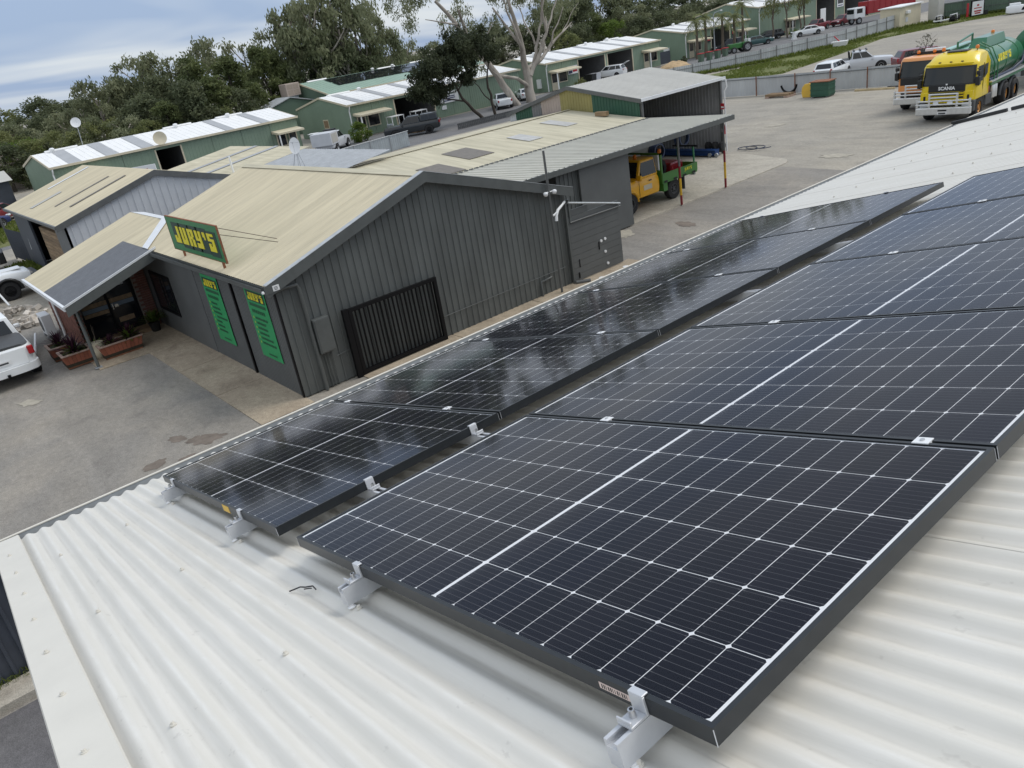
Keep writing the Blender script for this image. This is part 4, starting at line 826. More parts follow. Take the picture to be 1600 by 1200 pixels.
for i, (x, y, z) in enumerate(((-22.15, 27.6, 1.35), (-22.15, 29.4, 1.6))):
    b = MB()
    for k in range(5): b.lathe([(0.42 - 0.03 * k, -0.03), (0.48 - 0.03 * k, -0.03), (0.48 - 0.03 * k, 0.03), (0.42 - 0.03 * k, 0.03), (0.42 - 0.03 * k, -0.03)], (k * 0.05, 0, 0), 24, axis='x', caps=False)
    o = b.build('hose_coil', M['hose'], loc=(x, y, z), smooth=50); tag(o, ('dark blue hose coil hanging over the truck tray in the carport', 'higher dark blue hose coil next to the trestle in the carport')[i], 'hose', 'hose coils in the carport')
s = empty('steel_trestle', (-21.6, 29.0, 0.04), label='tall green steel trestle frame standing behind the tray truck', cat='trestle')
for x in (-0.45, 0.45): b = MB(); b.box(x - 0.03, x + 0.03, -0.03, 0.03, 0, 1.25); b.build('leg', M['tank_green'], s)
b = MB(); b.box(-0.7, 0.7, -0.04, 0.04, 1.25, 1.32); b.build('top_bar', M['black_steel'], s)
b = MB(); pts = [(-22.3 + 0.6 * cos(k * 0.5) + 0.25 * k * 0.15, 34.6 + 0.5 * sin(k * 0.5), 0.03 + 0.004 * k) for k in range(26)]; b.tube(pts, 0.02, 6); tag(b.build('hose_on_ground', M['hose'], smooth=60), 'thin dark hose looped on the gravel behind the carport', 'hose')

# ------------------------------------------------------------------ pale-walled building with cream roof (left)
Cb = empty('pale_gable_shed', (-34.0, 9.35, 0), label='shed with pale ribbed gable wall, cream roof and navy side wall', cat='shed'); O3 = (-34.0, 9.35, 0)
Z3 = lambda y: 4.34 - 0.29 * abs(y - 9.35)
slope('roof', -46.6, -33.9, 5.0, 9.35, M['roof_cream'], Cb, O3, zf=Z3); slope('roof', -46.6, -33.9, 13.7, 9.35, M['roof_cream'], Cb, O3, zf=Z3)
b = MB(); b.rib((0, -4.1, 0), (0, 1, 0), (0, 0, 1), (1, 0, 0), 8.2, 0.03, lambda t: Z3(5.25 + t) - 0.06, TRIM(0.3, 0.035, 0.03), 0.3); b.build('gable_wall', M['wall_pale'], Cb)
rake(Cb, -33.92, 4.95, 9.35, Z3, O3, 0.24, 'steel_dark', None); rake(Cb, -33.92, 13.75, 9.35, Z3, O3, 0.24, 'steel_dark', None)
b = MB(); b.box(-12.6, 0.05, -4.42, -4.34, Z3(5.0) - 0.12, Z3(5.0) + 0.0); b.build('gutter', M['steel_dark'], Cb)
for (x0, x1, ya, yb, mm) in ((-38.7, -38.45, 6.0, 8.6, 'skylight'), (-36.6, -36.35, 6.2, 8.8, 'skylight'), (-44.9, -44.6, 7.0, 9.2, 'flash_white'), (-42.0, -41.5, 5.5, 7.0, 'roof_grey_light')):
    b = MB(); b.prism([(x - O3[0], y - O3[1], Z3(y) + 0.012) for x, y in ((x0, ya), (x1, ya), (x1, yb), (x0, yb))], (0, 0, 0.008)); b.build('skylight', M[mm], Cb)
b = MB(); b.box(-12.4, -8.4, -4.1, -4.0, 0.03, 2.95); b.build('side_wall', M['wall_navy'], Cb)
b = MB(); b.box(-12.4, -12.3, -4.0, 4.2, 0.03, 2.95); b.build('end_wall', M['wall_navy'], Cb)
b = MB(); b.box(-2.2, 0.0, -4.1, -4.0, 0.03, 2.95); b.build('side_wall', M['steel_dark'], Cb)
b = MB(); b.box(-8.4, -2.2, -3.4, -3.3, 0.03, 2.9); b.build('recess_wall', M['wall_navy'], Cb)
rt = random.Random(9)
s = empty('timber_stack', (-39.2, 5.6, 0.0), label='tall stack of brown timber boards leaning in the side recess', cat='timber')
for k in range(14): b = MB(); b.box(-2.4 + rt.uniform(0, 0.1), 2.4 - rt.uniform(0, 0.3), -0.12, 0.1 + rt.uniform(0, 0.05), k * 0.17, k * 0.17 + 0.155); b.build('board', M['timber'], s)
s = empty('navy_gate', (-46.4, 5.25, 0), rz=radians(184), label='dark navy sheet gate standing open past the end of the pale shed', cat='gate')
b = MB(); b.rib((0, 0, 0), (1, 0, 0), (0, 0, 1), (0, 1, 0), 3.4, 0.1, 1.75, TRIM(0.19, 0.02, 0.03), 0.19); b.build('leaf', M['wall_navy'], s)
b = MB(); b.box(3.4, 3.48, -0.04, 0.04, 0, 2.3); b.build('post', M['steel_dark'], s)
b = MB(); b.tube([(-1.6 , 0.08, 1.0), (-1.9, 0.08, 1.75)], 0.05, 6); b.build('white_handle', M['white_paint'], s)

# ------------------------------------------------------------------ low cream and zinc roofs between
D = empty('zinc_roof_shed', (-36, 14.5, 0), label='low shed with cream and bare zinc roof sheets behind the office ridge', cat='shed'); OD = (-36, 14.5, 0)
ZD = lambda y: 3.05 + 0.13 * (y - 12.0)
slope('roof', -45.5, -38.8, 11.6, 17.2, M['roof_cream2'], D, OD, zf=ZD); slope('roof', -38.7, -35.2, 11.6, 17.2, M['roof_cream2'], D, OD, zf=ZD); slope('roof', -35.1, -27.0, 11.6, 16.8, M['zinc'], D, OD, zf=ZD, prof=TRIM(0.25, 0.02, 0.03), pitch=0.25)
for x in (-38.75, -41.5): b = MB(); b.prism([(x - OD[0], y - OD[1], ZD(y) + 0.014) for y in (11.6, 17.2)] + [(x - 0.45 - OD[0], y - OD[1], ZD(y) + 0.014) for y in (17.2, 11.6)], (0, 0, 0.01)); b.build('roof_strip', M['shed_strip'], D)
b = MB(); b.box(-9.4, 8.9, -2.8, 2.2, 0.02, 2.9); b.build('wall', M['wall_grey'], D)
b = MB(); b.tube([(-0.2, -1.0, 3.0), (-0.2, -1.0, 4.0)], 0.05, 8); b.build('vent_pipe', M['white_paint'], D)
s = empty('satellite_dish', (-29.6, 13.9, 3.33), label='white satellite dish on a splayed tripod behind the office ridge', cat='satellite dish'); s.scale = (0.55, 0.55, 0.85)
dirn = Vector((0.55, -0.5, 0.35)).normalized(); q_ = dirn.to_track_quat('Z', 'Y')
b = MB(); b.lathe([(0.0, 0.0), (0.2, 0.02), (0.36, 0.07), (0.42, 0.10), (0.42, 0.115), (0.36, 0.085), (0.2, 0.035), (0.0, 0.012)], n=24); o = b.build('dish', M['white_plastic'], s, smooth=60); o.location = (0, 0, 1.25); o.rotation_euler = q_.to_euler()
b = MB()
for a in (0.4, 2.5, 4.6): b.tube([(0.36 * cos(a), 0.36 * sin(a), 0.09), (0, 0, 0.5)], 0.008, 5)
b.lathe([(0.03, 0.46), (0.04, 0.52), (0.02, 0.56)], n=8); o = b.build('feed', M['zinc'], s); o.location = (0, 0, 1.25); o.rotation_euler = q_.to_euler()
for (x, y) in ((-0.9, -0.5), (0.5, 0.4), (0.35, -0.35), (-0.1, 0.1)): b = MB(); b.tube([(0, 0, 1.2), (x, y, -0.35)], 0.02, 6); b.build('leg', M['zinc'], s)
# ------------------------------------------------------------------ row of green industrial units along the back road
def rbox(x0, x1, y0, y1, z0, z1): return MB().box(x0, x1, y0, y1, z0, z1)
def far_shed(y0, y1, label, doors=(), awn=(), strips=(), xf=-70.0, w=11.2, ze=3.12, zr=4.06, roof='shed_roof_white', wall='shed_green', strip='shed_strip', vents=(), windows=(), gutter='fascia_cream'):
    T = empty('industrial_unit', (xf, y0, 0), label=label, cat='industrial unit', group='green industrial units along the back road'); L_ = y1 - y0; xr = -w / 2
    zf = lambda x: ze + (zr - ze) * (1 - abs(x - xr) / (w / 2))
    # front wall in bays between the door openings
    y = 0.0
    for (a, b_) in sorted(doors) + [(L_, L_)]:
        if a > y + 0.01:
            bw = a - y; n = max(1, round(bw / 2.6))
            for k in range(n):
                b = MB(); b.rib((0, y + bw * k / n, 0), (0, 1, 0), (0, 0, 1), (1, 0, 0), bw / n - 0.03, 0.02, ze - 0.06, TRIM(0.3, 0.015, 0.03), 0.3); b.build('front_panel', M[wall], T)
        if b_ > a:
            rbox(-0.05, 0.03, a, b_, ze - 0.35, ze - 0.05).build('door_lintel', M[wall], T)
            rbox(-0.06, 0.04, a - 0.06, a + 0.06, 0.02, ze - 0.3).build('door_jamb', M['fascia_cream'], T); rbox(-0.06, 0.04, b_ - 0.06, b_ + 0.06, 0.02, ze - 0.3).build('door_jamb', M['fascia_cream'], T)
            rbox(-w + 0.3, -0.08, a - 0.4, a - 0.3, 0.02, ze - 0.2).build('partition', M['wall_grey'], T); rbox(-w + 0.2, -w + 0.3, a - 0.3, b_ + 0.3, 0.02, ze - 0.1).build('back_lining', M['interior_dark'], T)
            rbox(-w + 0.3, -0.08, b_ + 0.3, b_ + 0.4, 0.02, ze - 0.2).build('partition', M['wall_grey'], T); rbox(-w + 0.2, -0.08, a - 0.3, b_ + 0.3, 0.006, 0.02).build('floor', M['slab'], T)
        y = b_
    for (yy, d) in ((0.0, -1), (L_, 1)):
        b = MB(); b.rib((-w, yy, 0), (1, 0, 0), (0, 0, 1), (0, d, 0), w, 0.02, lambda t: zf(-w + t) - 0.05, TRIM(0.3, 0.015, 0.03), 0.3); b.build('end_wall', M[wall], T)
        for (xa, xb) in ((0.1, xr), (-w - 0.1, xr)):
            b = MB(); b.prism([(xa, yy + d * 0.06, zf(xa) + 0.03), (xb, yy + d * 0.06, zf(xb) + 0.03), (xb, yy + d * 0.06, zf(xb) - 0.15), (xa, yy + d * 0.06, zf(xa) - 0.15)], (0, d * 0.05, 0)); b.build('barge_board', M[gutter], T)
    rbox(-w - 0.02, -w + 0.02, 0, L_, 0.02, ze - 0.05).build('back_wall', M[wall], T)
    b = MB(); B_ = Vector((xr, 0, zr - ze)).normalized(); b.rib((0.15, -0.08, zf(0.15)), (0, 1, 0), B_, (0, 0, 1), L_ + 0.16, 0, (0.15 - xr) / -B_.x, TRIM(0.5, 0.02, 0.03), 0.5); b.build('roof', M[roof], T)
    b = MB(); B2 = Vector((-xr, 0, zr - ze)).normalized(); b.rib((-w - 0.15, -0.08, zf(-w - 0.15)), (0, 1, 0), B2, (0, 0, 1), L_ + 0.16, 0, (0.15 - xr) / B2.x, TRIM(0.5, 0.02, 0.03), 0.5); b.build('roof', M[roof], T)
    for (a, c) in strips:
        b = MB(); b.prism([(0.1, a, zf(0.1) + 0.03), (0.1, c, zf(0.1) + 0.03), (xr + 0.15, c, zf(xr + 0.15) + 0.03), (xr + 0.15, a, zf(xr + 0.15) + 0.03)], (0, 0, 0.012)); b.build('translucent_strip', M[strip], T)
    rbox(0.12, 0.26, -0.1, L_ + 0.1, ze - 0.12, ze + 0.05).build('gutter', M[gutter], T)
    b = MB(); b.tube([(0.2, 0.05, ze - 0.1), (0.2, 0.02, ze - 0.3), (0.06, 0.0, ze - 0.55), (0.06, 0.0, 0.05)], 0.06, 6); b.build('downpipe', M['white_paint'], T)
    for k in range(int(L_ // 5)):
        if (k * 7 + int(y0)) % 3: b = MB(); b.prism([(xr + 0.2, k * 5 + 1, zr - 0.01), (xr - 0.2, k * 5 + 1, zr - 0.01), (xr - 0.12, k * 5 + 1, zr + 0.12), (xr + 0.12, k * 5 + 1, zr + 0.12)], (0, 2.6, 0)); b.build('ridge_vent', M['white_paint'], T)
    for v in vents: b = MB(); b.lathe([(0.13, 0), (0.13, 0.12), (0.2, 0.16), (0.22, 0.28), (0.14, 0.36), (0, 0.38)], (xr + 0.5, v, zr - 0.08), 12); b.build('roof_ventilator', M['white_paint'], T, smooth=50)
    for (a, c) in awn:
        b = MB(); b.hexa([(0.02, a, 2.05), (1.5, a, 1.95), (1.5, c, 1.95), (0.02, c, 2.05)], [(0.02, a, 2.28), (1.5, a, 2.1), (1.5, c, 2.1), (0.02, c, 2.28)]); w_ = b.build('awning', M[gutter], T)
        rbox(1.35, 1.45, a + 0.05, a + 0.15, 0, 1.96).build('post', M['white_paint'], w_)
        yw = a + 0.35
        d_ = rbox(0.02, 0.07, yw, yw + 1.0, 0.05, 2.0).build('office_door', M['fascia_cream'], T); rbox(0.071, 0.08, yw + 0.12, yw + 0.88, 0.9, 1.85).build('pane', M['shop_glass'], d_)
        d_ = rbox(0.02, 0.07, yw + 1.2, min(c - 0.2, yw + 2.6), 0.75, 1.95).build('window', M['fascia_cream'], T); rbox(0.071, 0.08, yw + 1.3, min(c - 0.3, yw + 2.5), 0.85, 1.85).build('pane', M['shop_glass'], d_)
    for (yy, z) in windows:
        d_ = rbox(0, 0, 0, 0, 0, 0) if False else MB().box(yy - 0.55, yy + 0.55, -0.05, -0.02, z, z + 0.9).build('side_window', M['fascia_cream'], T); MB().box(yy - 0.45, yy + 0.45, -0.06, -0.051, z + 0.1, z + 0.8).build('pane', M['timber'], d_)
    return T
L1 = far_shed(11.85, 33.2, 'long green unit with three dark grey strips across its white roof', doors=[(8.1, 10.3)], awn=[(0.6, 4.3), (18.6, 21.2)], strips=[(1.4, 2.4), (4.3, 5.3), (7.2, 8.2), (14.6, 15.4), (18.0, 18.8)], vents=(1.5, 12, 17))
L2 = far_shed(38.8, 61.0, 'green unit with wide dark doorway and white notice board on its front', doors=[(5.2, 10.1)], awn=[(0.3, 4.0)], strips=[(1.3, 2.1), (4.6, 5.4), (8.2, 9.0), (12, 12.8)], vents=(4.5, 14), windows=[(-5.2, 1.0)])
L3 = far_shed(65.1, 85.3, 'green unit with two tall dark doorways and white roof behind the grey fence', doors=[(5.2, 9.9), (10.3, 14.9)], awn=[(0.3, 4.3), (16.6, 20.0)], strips=[(2, 2.7), (6, 6.7), (10, 10.7), (14, 14.7), (17, 17.7)], vents=(3.0, 12, 16))
L4 = far_shed(90.6, 105.0, 'green unit with white roof and red signs beyond the palm trees', doors=[(5.5, 9.8)], awn=[(0.3, 4.0), (11.4, 14.2)], strips=[(1.5, 2.2), (5, 5.7), (9, 9.7), (12, 12.7)], vents=(4.0,), ze=3.35, zr=4.25)
L5 = far_shed(109.0, 150.0, 'tall green workshop with large dark bays and a blue and white sign', doors=[(15.5, 21.0), (24.0, 32.0)], awn=[(6.5, 11.5)], xf=-71.0, ze=4.6, zr=5.7, strips=[(5, 6), (12, 13)])
# signs and boxes on the units
def board(parent, x0, y0, y1, z0, z1, m='white_paint', lines=(), name='sign_board'):
    o = MB().box(x0, x0 + 0.03, y0, y1, z0, z1).build(name, M[m], parent)
    for i, (a, c, d, e_, mm) in enumerate(lines): MB().box(x0 + 0.031, x0 + 0.036, a, c, d, e_).build('sign_print', M[mm], o)
    return o
ink = 'car_blue'
board(L2, 0.06, 10.6, 13.3, 1.35, 2.45, lines=[(11.2, 12.6, 2.15, 2.27, 'sign_shadow'), (11.1, 12.8, 1.9, 2.0, ink), (11.1, 12.8, 1.72, 1.82, ink), (11.2, 12.6, 1.5, 1.6, ink)])
board(L2, 0.06, 10.9, 11.5, 0.75, 1.15)
board(L3, 0.06, 3.4, 5.0, 1.4, 2.3, lines=[(4.2, 4.9, 1.6, 2.2, 'red_paint'), (3.5, 4.1, 1.5, 1.8, ink)])
board(L4, 0.06, 4.2, 5.3, 1.5, 2.3, 'black_plastic', lines=[(4.3, 5.2, 1.7, 2.1, 'red_paint')])
board(L4, 0.06, 10.2, 11.1, 1.2, 2.9, 'black_plastic', lines=[(10.3, 11.0, 2.3, 2.8, 'white_paint'), (10.3, 11.0, 1.9, 2.25, 'red_paint'), (10.3, 11.0, 1.3, 1.7, 'car_teal')])
board(L5, 0.06, 21.6, 23.6, 2.3, 3.8, lines=[(21.8, 23.4, 2.8, 3.4, 'grey_plastic'), (21.9, 23.3, 2.45, 2.6, ink)])
MB().box(-1.6, -1.0, -0.25, -0.02, 0.5, 1.5).build('cabinet', M['white_paint'], L3)
MB().box(-3.6, -2.7, -0.25, -0.02, 0.6, 1.7).build('cabinet', M['white_paint'], L4)
MB().box(-1.0, -0.9, 20.4, 23.3, 0.0, 1.5).build('side_screen', M['wall_navy'], L3)
d_ = MB().box(0.1, 0.2, 16.5, 18.0, 0.1, 2.6).build('white_roller', M['white_paint'], L5)
# taller green-roofed factory behind with panels on its roof
F5 = far_shed(44.6, 68.0, 'taller green-roofed factory with dark solar arrays behind the units', xf=-84.0, w=14, ze=3.8, zr=5.35, roof='shed_roof_green', wall='shed_green_dk', vents=(10.0, 13.0))
zf5 = lambda x: 3.8 + 1.55 * (1 + x / 7.0 if x > -7 else 0) if False else 3.8 + 1.55 * (-x / 7.0)
for k in range(7):
    for (xa, xb) in ((-6.5, -4.9), (-4.6, -3.0)):
        y = 3.0 + k * 2.7; b = MB(); b.prism([(xa, y, zf5(xa) + 0.06), (xb, y, zf5(xb) + 0.06), (xb, y + 2.6, zf5(xb) + 0.06), (xa, y + 2.6, zf5(xa) + 0.06)], (0, 0, 0.04)); b.build('solar_array', M['auto_glass'], F5)
s = empty('roof_cooler', (-91.0, 43.2, 3.9), label='boxy grey evaporative cooler on the roof edge of the factory', cat='cooler')
MB().box(-0.9, 0.9, -0.9, 0.9, 0.3, 1.7).build('case', mat('cooler', (0.40, 0.33, 0.28), 0.7), s, bevel=0.05)
for (x0, x1, z0, z1) in ((-0.7, -0.05, 0.45, 0.95), (0.05, 0.7, 0.45, 0.95), (-0.7, -0.05, 1.05, 1.55), (0.05, 0.7, 1.05, 1.55)): MB().box(0.901, 0.915, x0, x1, z0, z1).build('louvre', mat('louvre%d' % int(100 * (x0 + z0)), (0.33, 0.27, 0.22), 0.8, 0, 0.1, 10), s)
MB().box(-0.6, 0.6, -0.6, 0.6, -0.6, 0.3).build('duct', M['zinc'], s)
a_ = empty('factory_annexe', (-91.5, 38.0, 0), label='small dark green annexe with pitched roof below the roof cooler', cat='annexe')
b = MB(); b.prism([(0, 0, 0.0), (0, 7, 0.0), (0, 7, 3.2), (0, 3.5, 4.1), (0, 0, 3.1)], (3.5, 0, 0)); b.build('wall', M['shed_green_dk'], a_)
b = MB(); b.prism([(0, -0.2, 3.12), (0, 3.5, 4.16), (0, 7.2, 3.2), (0, 7.2, 3.3), (0, 3.5, 4.26), (0, -0.2, 3.22)], (3.7, 0, 0)); b.build('roof', M['gutter_grey'], a_)
# dish and mast on the left unit roof
s = empty('satellite_dish', (-75.6, 15.9, 4.0), label='small white satellite dish on a thin mast above the left unit', cat='satellite dish')
b = MB(); b.tube([(0, 0, 0), (0.05, 0.1, 1.9)], 0.03, 6); b.build('mast', M['zinc'], s)
b = MB(); b.lathe([(0, 0), (0.25, 0.03), (0.42, 0.1), (0.42, 0.12), (0.25, 0.05), (0, 0.02)], n=18); o = b.build('dish', M['white_plastic'], s, smooth=60); o.location = (0.05, 0.1, 1.9); o.rotation_euler = Vector((0.8, -0.4, 0.3)).to_track_quat('Z', 'Y').to_euler()
s = empty('satellite_dish', (-70.1, 20.6, 3.2), label='faint grey satellite dish fixed to the left unit gutter', cat='satellite dish')
b = MB(); b.tube([(0, 0, -0.3), (0.3, 0, 0.2)], 0.03, 6); b.build('mast', M['zinc'], s)
b = MB(); b.lathe([(0, 0), (0.35, 0.03), (0.55, 0.1), (0.55, 0.12), (0.35, 0.05), (0, 0.02)], n=18); o = b.build('dish', M['fascia_cream'], s, smooth=60); o.location = (0.35, 0, 0.45); o.rotation_euler = Vector((0.85, -0.3, 0.25)).to_track_quat('Z', 'Y').to_euler()
# houses and sheds at the far left
def hut(name, x, y, lx, ly, ze, zr, wallm, roofm, label, cat):
    T = empty(name, (x, y, 0), label=label, cat=cat)
    MB().box(-lx / 2, lx / 2, -ly / 2, ly / 2, 0, ze).build('wall', M[wallm], T)
    b = MB(); b.prism([(-lx / 2 - 0.3, -ly / 2 - 0.3, ze - 0.05), (lx / 2 + 0.3, -ly / 2 - 0.3, ze - 0.05), (0, -ly / 2 - 0.3, zr)], (0, ly + 0.6, 0)); b.build('roof', M[roofm], T)
    for k in (-0.25, 0.2): w_ = MB().box(lx / 2, lx / 2 + 0.04, k * ly - 0.5, k * ly + 0.5, 0.9, 1.9).build('window', M['white_paint'], T); MB().box(lx / 2 + 0.041, lx / 2 + 0.05, k * ly - 0.4, k * ly + 0.4, 1.0, 1.8).build('pane', M['shop_glass'], w_)
    return T
mat('tile_brown', (0.20, 0.15, 0.13), 0.8, 0, 0.15, 2); mat('tile_red', (0.30, 0.09, 0.06), 0.8, 0, 0.15, 2)
hut('house', -104, 10.0, 9, 12, 2.6, 4.0, 'wall_rose', 'tile_brown', 'house with brown tiled roof beyond the left unit', 'house')
hut('house', -118, 4.5, 9, 13, 2.6, 4.2, 'wall_rose', 'tile_red', 'house with red tiled roof at the edge of the trees', 'house')
hut('garage', -84, 5.5, 5, 9.5, 2.2, 2.9, 'wall_navy', 'roof_grey_light', 'dark walled garage with pale grey roof left of the units', 'garage')

# ------------------------------------------------------------------ fences
def run_fence(pts, label, m, post, rail, h0, h1, step, name='sheet_fence', ends=None, railz=(0.93,), top=True):
    T = empty(name, (pts[0][0], pts[0][1], 0), label=label, cat='fence'); ox, oy = pts[0]; tot = sum(math.dist(pts[i], pts[i + 1]) for i in range(len(pts) - 1)); acc = 0; side = ends or 1
    for i in range(len(pts) - 1):
        (xa, ya), (xb, yb) = pts[i], pts[i + 1]; L_ = math.dist(pts[i], pts[i + 1]); n = max(1, round(L_ / step)); d = Vector((xb - xa, yb - ya, 0)) / L_; nn = Vector((d.y, -d.x, 0)) * side
        for k in range(n):
            t0, t1 = L_ * k / n, L_ * (k + 1) / n; h = h0 + (h1 - h0) * (acc + t0) / tot; o = Vector((xa - ox, ya - oy, 0)) + d * t0
            b = MB(); b.rib(o, d, (0, 0, 1), nn, t1 - t0 - 0.01, 0.03, h, SINE(0.25, 0.03, 6), 0.25); b.build('fence_sheet', m, T)
            p = o + nn * 0.05; b = MB(); b.tube([p, p + Vector((0, 0, h + rnd.uniform(0, 0.06)))], 0.035, 6); b.build('post', post, T)
            q = o + nn * 0.05 + d * (t1 - t0)
            for rz_ in railz: b = MB(); b.tube([p + Vector((0, 0, h * rz_)), q + Vector((0, 0, h * rz_))], 0.025, 5); b.build('rail', rail, T)
        acc += L_
    return T
run_fence([(-37.2, 53.1), (-31.0, 53.4), (-23.5, 54.4), (-15, 55.4), (-4, 56.5)], 'grey corrugated sheet fence along the back of the truck yard', M['fence_zinc'], M['rust'], M['steel_dark'], 1.36, 1.32, 2.6, railz=(0.9,))
run_fence([(-55.0, 66.5), (-52.3, 72.1), (-49.8, 77.4), (-48.5, 84.2), (-47.2, 90), (-47.6, 102.3)], 'pale grey sheet fence with tall posts beyond the grass strip', M['fence_zinc'], M['steel_dark'], M['steel_dark'], 1.1, 1.75, 2.4, railz=(0.72,))
run_fence([(-52.5, 27.5), (-53.6, 31.0), (-54.9, 35.4)], 'galvanised panel fence behind the workshop roof', M['fence_galv'], M['zinc'], M['zinc'], 1.3, 1.2, 2.0, railz=(0.98,))
s = empty('paling_fence', (-57.0, 42.0, 0), label='low brown slatted fence in front of the dark tree', cat='fence')
for k in range(40): MB().box(-0.02, 0.02, k * 0.2, k * 0.2 + 0.15, 0.05, 0.55).build('paling', M['grey_plastic'], s)
for z in (0.15, 0.42): MB().box(-0.06, -0.02, 0, 8.0, z, z + 0.07).build('rail', M['steel_dark'], s)
# beige switch building, pillar, sign and scrap at the end of the grass
s = empty('beige_block', (-48.2, 105.0, 0), label='small windowless beige block building at the end of the sheet fence', cat='building')
MB().box(-1.2, 1.2, -3.0, 2.4, 0, 2.45).build('wall', M['fascia_cream'], s); MB().box(-1.4, 1.4, -3.2, 2.6, 2.45, 2.56).build('roof', M['white_paint'], s); MB().box(1.2, 1.5, -1.6, -0.8, 1.6, 1.95).build('vent', M['white_plastic'], s, bevel=0.04); MB().box(1.2, 1.24, -1.5, -0.9, 0.7, 1.2).build('hatch', M['wall_pale'], s)
s = empty('grey_pillar', (-45.6, 108.4, 0), label='wide grey block pillar right of the beige building', cat='pillar'); MB().box(-0.6, 0.6, -0.8, 0.8, 0, 2.7).build('shaft', M['roof_grey_light'], s, bevel=0.03)
run_fence([(-45.2, 109.6), (-41.5, 111.5), (-36, 112.5), (-20, 115)], 'dark sheet fence behind the roadside sign', M['shed_green_dk'], M['steel_dark'], M['steel_dark'], 1.9, 2.1, 2.6, railz=(0.5, 0.95))
s = empty('roadside_sign', (-41.0, 108.8, 0), rz=radians(-25), label='white roadside sign with red lettering in a black frame', cat='sign')
MB().box(-0.05, 0.05, -0.95, 0.95, 0.15, 1.9).build('frame', M['black_steel'], s)
o = MB().box(0.051, 0.07, -0.8, 0.8, 0.25, 1.75).build('panel', M['white_paint'], s)
for (y0, y1, z0, z1) in ((-0.5, 0.5, 0.6, 0.75), (-0.4, 0.4, 0.38, 0.52), (-0.15, 0.15, 1.2, 1.4), (-0.55, 0.55, 0.95, 1.05)): MB().box(0.071, 0.075, y0, y1, z0, z1).build('print', M['red_paint'], o)
MB().box(-0.05, 0.05, 1.0, 1.5, 0.1, 0.6).build('black_box', M['black_plastic'], s); MB().box(-0.05, 0.05, -1.5, -1.25, 0.2, 1.7).build('red_marker', M['red_paint'], s)
rj = random.Random(21)
for k, (x, y) in enumerate(((-43.6, 106.0), (-44.4, 106.6), (-42.7, 106.6))):
    s = empty('scrap_chassis', (x, y, 0), rz=rj.uniform(0, 3), label=('white metal frame scrap piled by the pillar', 'black vehicle chassis with white hoops by the sign', 'white hooped frame standing by the roadside sign')[k], cat='scrap')
    for q in range(4): b = MB(); b.tube([(-0.8 + 0.5 * q, -0.4, 0.1), (-0.8 + 0.5 * q, -0.3, 0.7 + 0.1 * (q % 2)), (-0.8 + 0.5 * q, 0.3, 0.7), (-0.8 + 0.5 * q, 0.4, 0.1)], 0.04, 6); b.build('hoop', M['white_paint' if q % 2 else 'black_steel'], s)
    MB().box(-1.1, 1.1, -0.45, 0.45, 0.2, 0.32).build('frame', M['white_paint' if k == 0 else 'black_steel'], s)
    b = MB(); b.lathe([(0.15, -0.1), (0.3, -0.09), (0.33, 0), (0.3, 0.09), (0.15, 0.1)], (0.9, -0.5, 0.33), 16, axis='y'); b.build('wheel', M['rubber'], s, smooth=50)
o = empty('white_tub', (-46.6, 87.6, 0), 0.3, 'white plastic tub with a red lever at the foot of the pale fence', 'tub'); b = MB(); b.hexa([(-0.7, -0.4, 0), (0.7, -0.4, 0), (0.7, 0.4, 0), (-0.7, 0.4, 0)], [(-0.85, -0.5, 0.55), (0.85, -0.5, 0.55), (0.85, 0.5, 0.55), (-0.85, 0.5, 0.55)]); b.build('body', M['white_plastic'], o, bevel=0.05); b = MB(); b.tube([(0.0, 0.0, 0.5), (-0.6, 0.1, 1.1)], 0.06, 6); b.build('lever', M['red_paint'], o)
o = empty('sandwich_board', (-62.6, 104.6, 0), 0.9, 'white sandwich board with red print on the road edge', 'sign'); b = MB(); b.hexa([(-0.3, -0.35, 0), (0.3, -0.35, 0), (0.3, 0.35, 0), (-0.3, 0.35, 0)], [(-0.04, -0.33, 1.0), (0.04, -0.33, 1.0), (0.04, 0.33, 1.0), (-0.04, 0.33, 1.0)]); b.build('board', M['white_paint'], o); MB().box(0.17, 0.2, -0.2, 0.2, 0.45, 0.6).build('print', M['red_paint'], o)
o = empty('trailer_sign', (-67.6, 17.8, 0), -0.5, 'white trailer board with red and blue print before the left unit doorway', 'trailer'); MB().box(-0.1, 0.1, -1.1, 1.1, 0.5, 2.0).build('board', M['white_paint'], o); MB().box(0.101, 0.11, -0.7, 0.5, 1.4, 1.75).build('red_print', M['red_paint'], o); MB().box(0.101, 0.11, -0.9, 0.8, 0.8, 1.15).build('blue_print', M['hose'], o); MB().box(-0.5, 0.5, -1.0, 1.0, 0.35, 0.5).build('frame', M['steel_dark'], o)
for y_ in (-0.9, 0.9): b = MB(); b.lathe([(0.15, -0.08), (0.28, -0.07), (0.3, 0), (0.28, 0.07), (0.15, 0.08)], (0, y_ * 1.1, 0.3), 14, axis='y'); b.build('wheel', M['rubber'], o, smooth=50)
# street lamp
s = empty('street_lamp', (-66.4, 92.0, 0), label='tall grey street lamp among the palm trees', cat='street lamp')
b = MB(); b.tube([(0, 0, 0), (0, 0, 4.8), (0.15, 0.1, 5.15), (0.75, 0.4, 5.3)], [0.09, 0.06, 0.05, 0.045], 8); b.build('pole', M['zinc'], s, smooth=50); b = MB(); b.lathe([(0, -0.06), (0.14, -0.03), (0.16, 0.04), (0, 0.1)], (0.9, 0.5, 5.3), 12); b.build('lamp_head', M['white_plastic'], s, smooth=50)
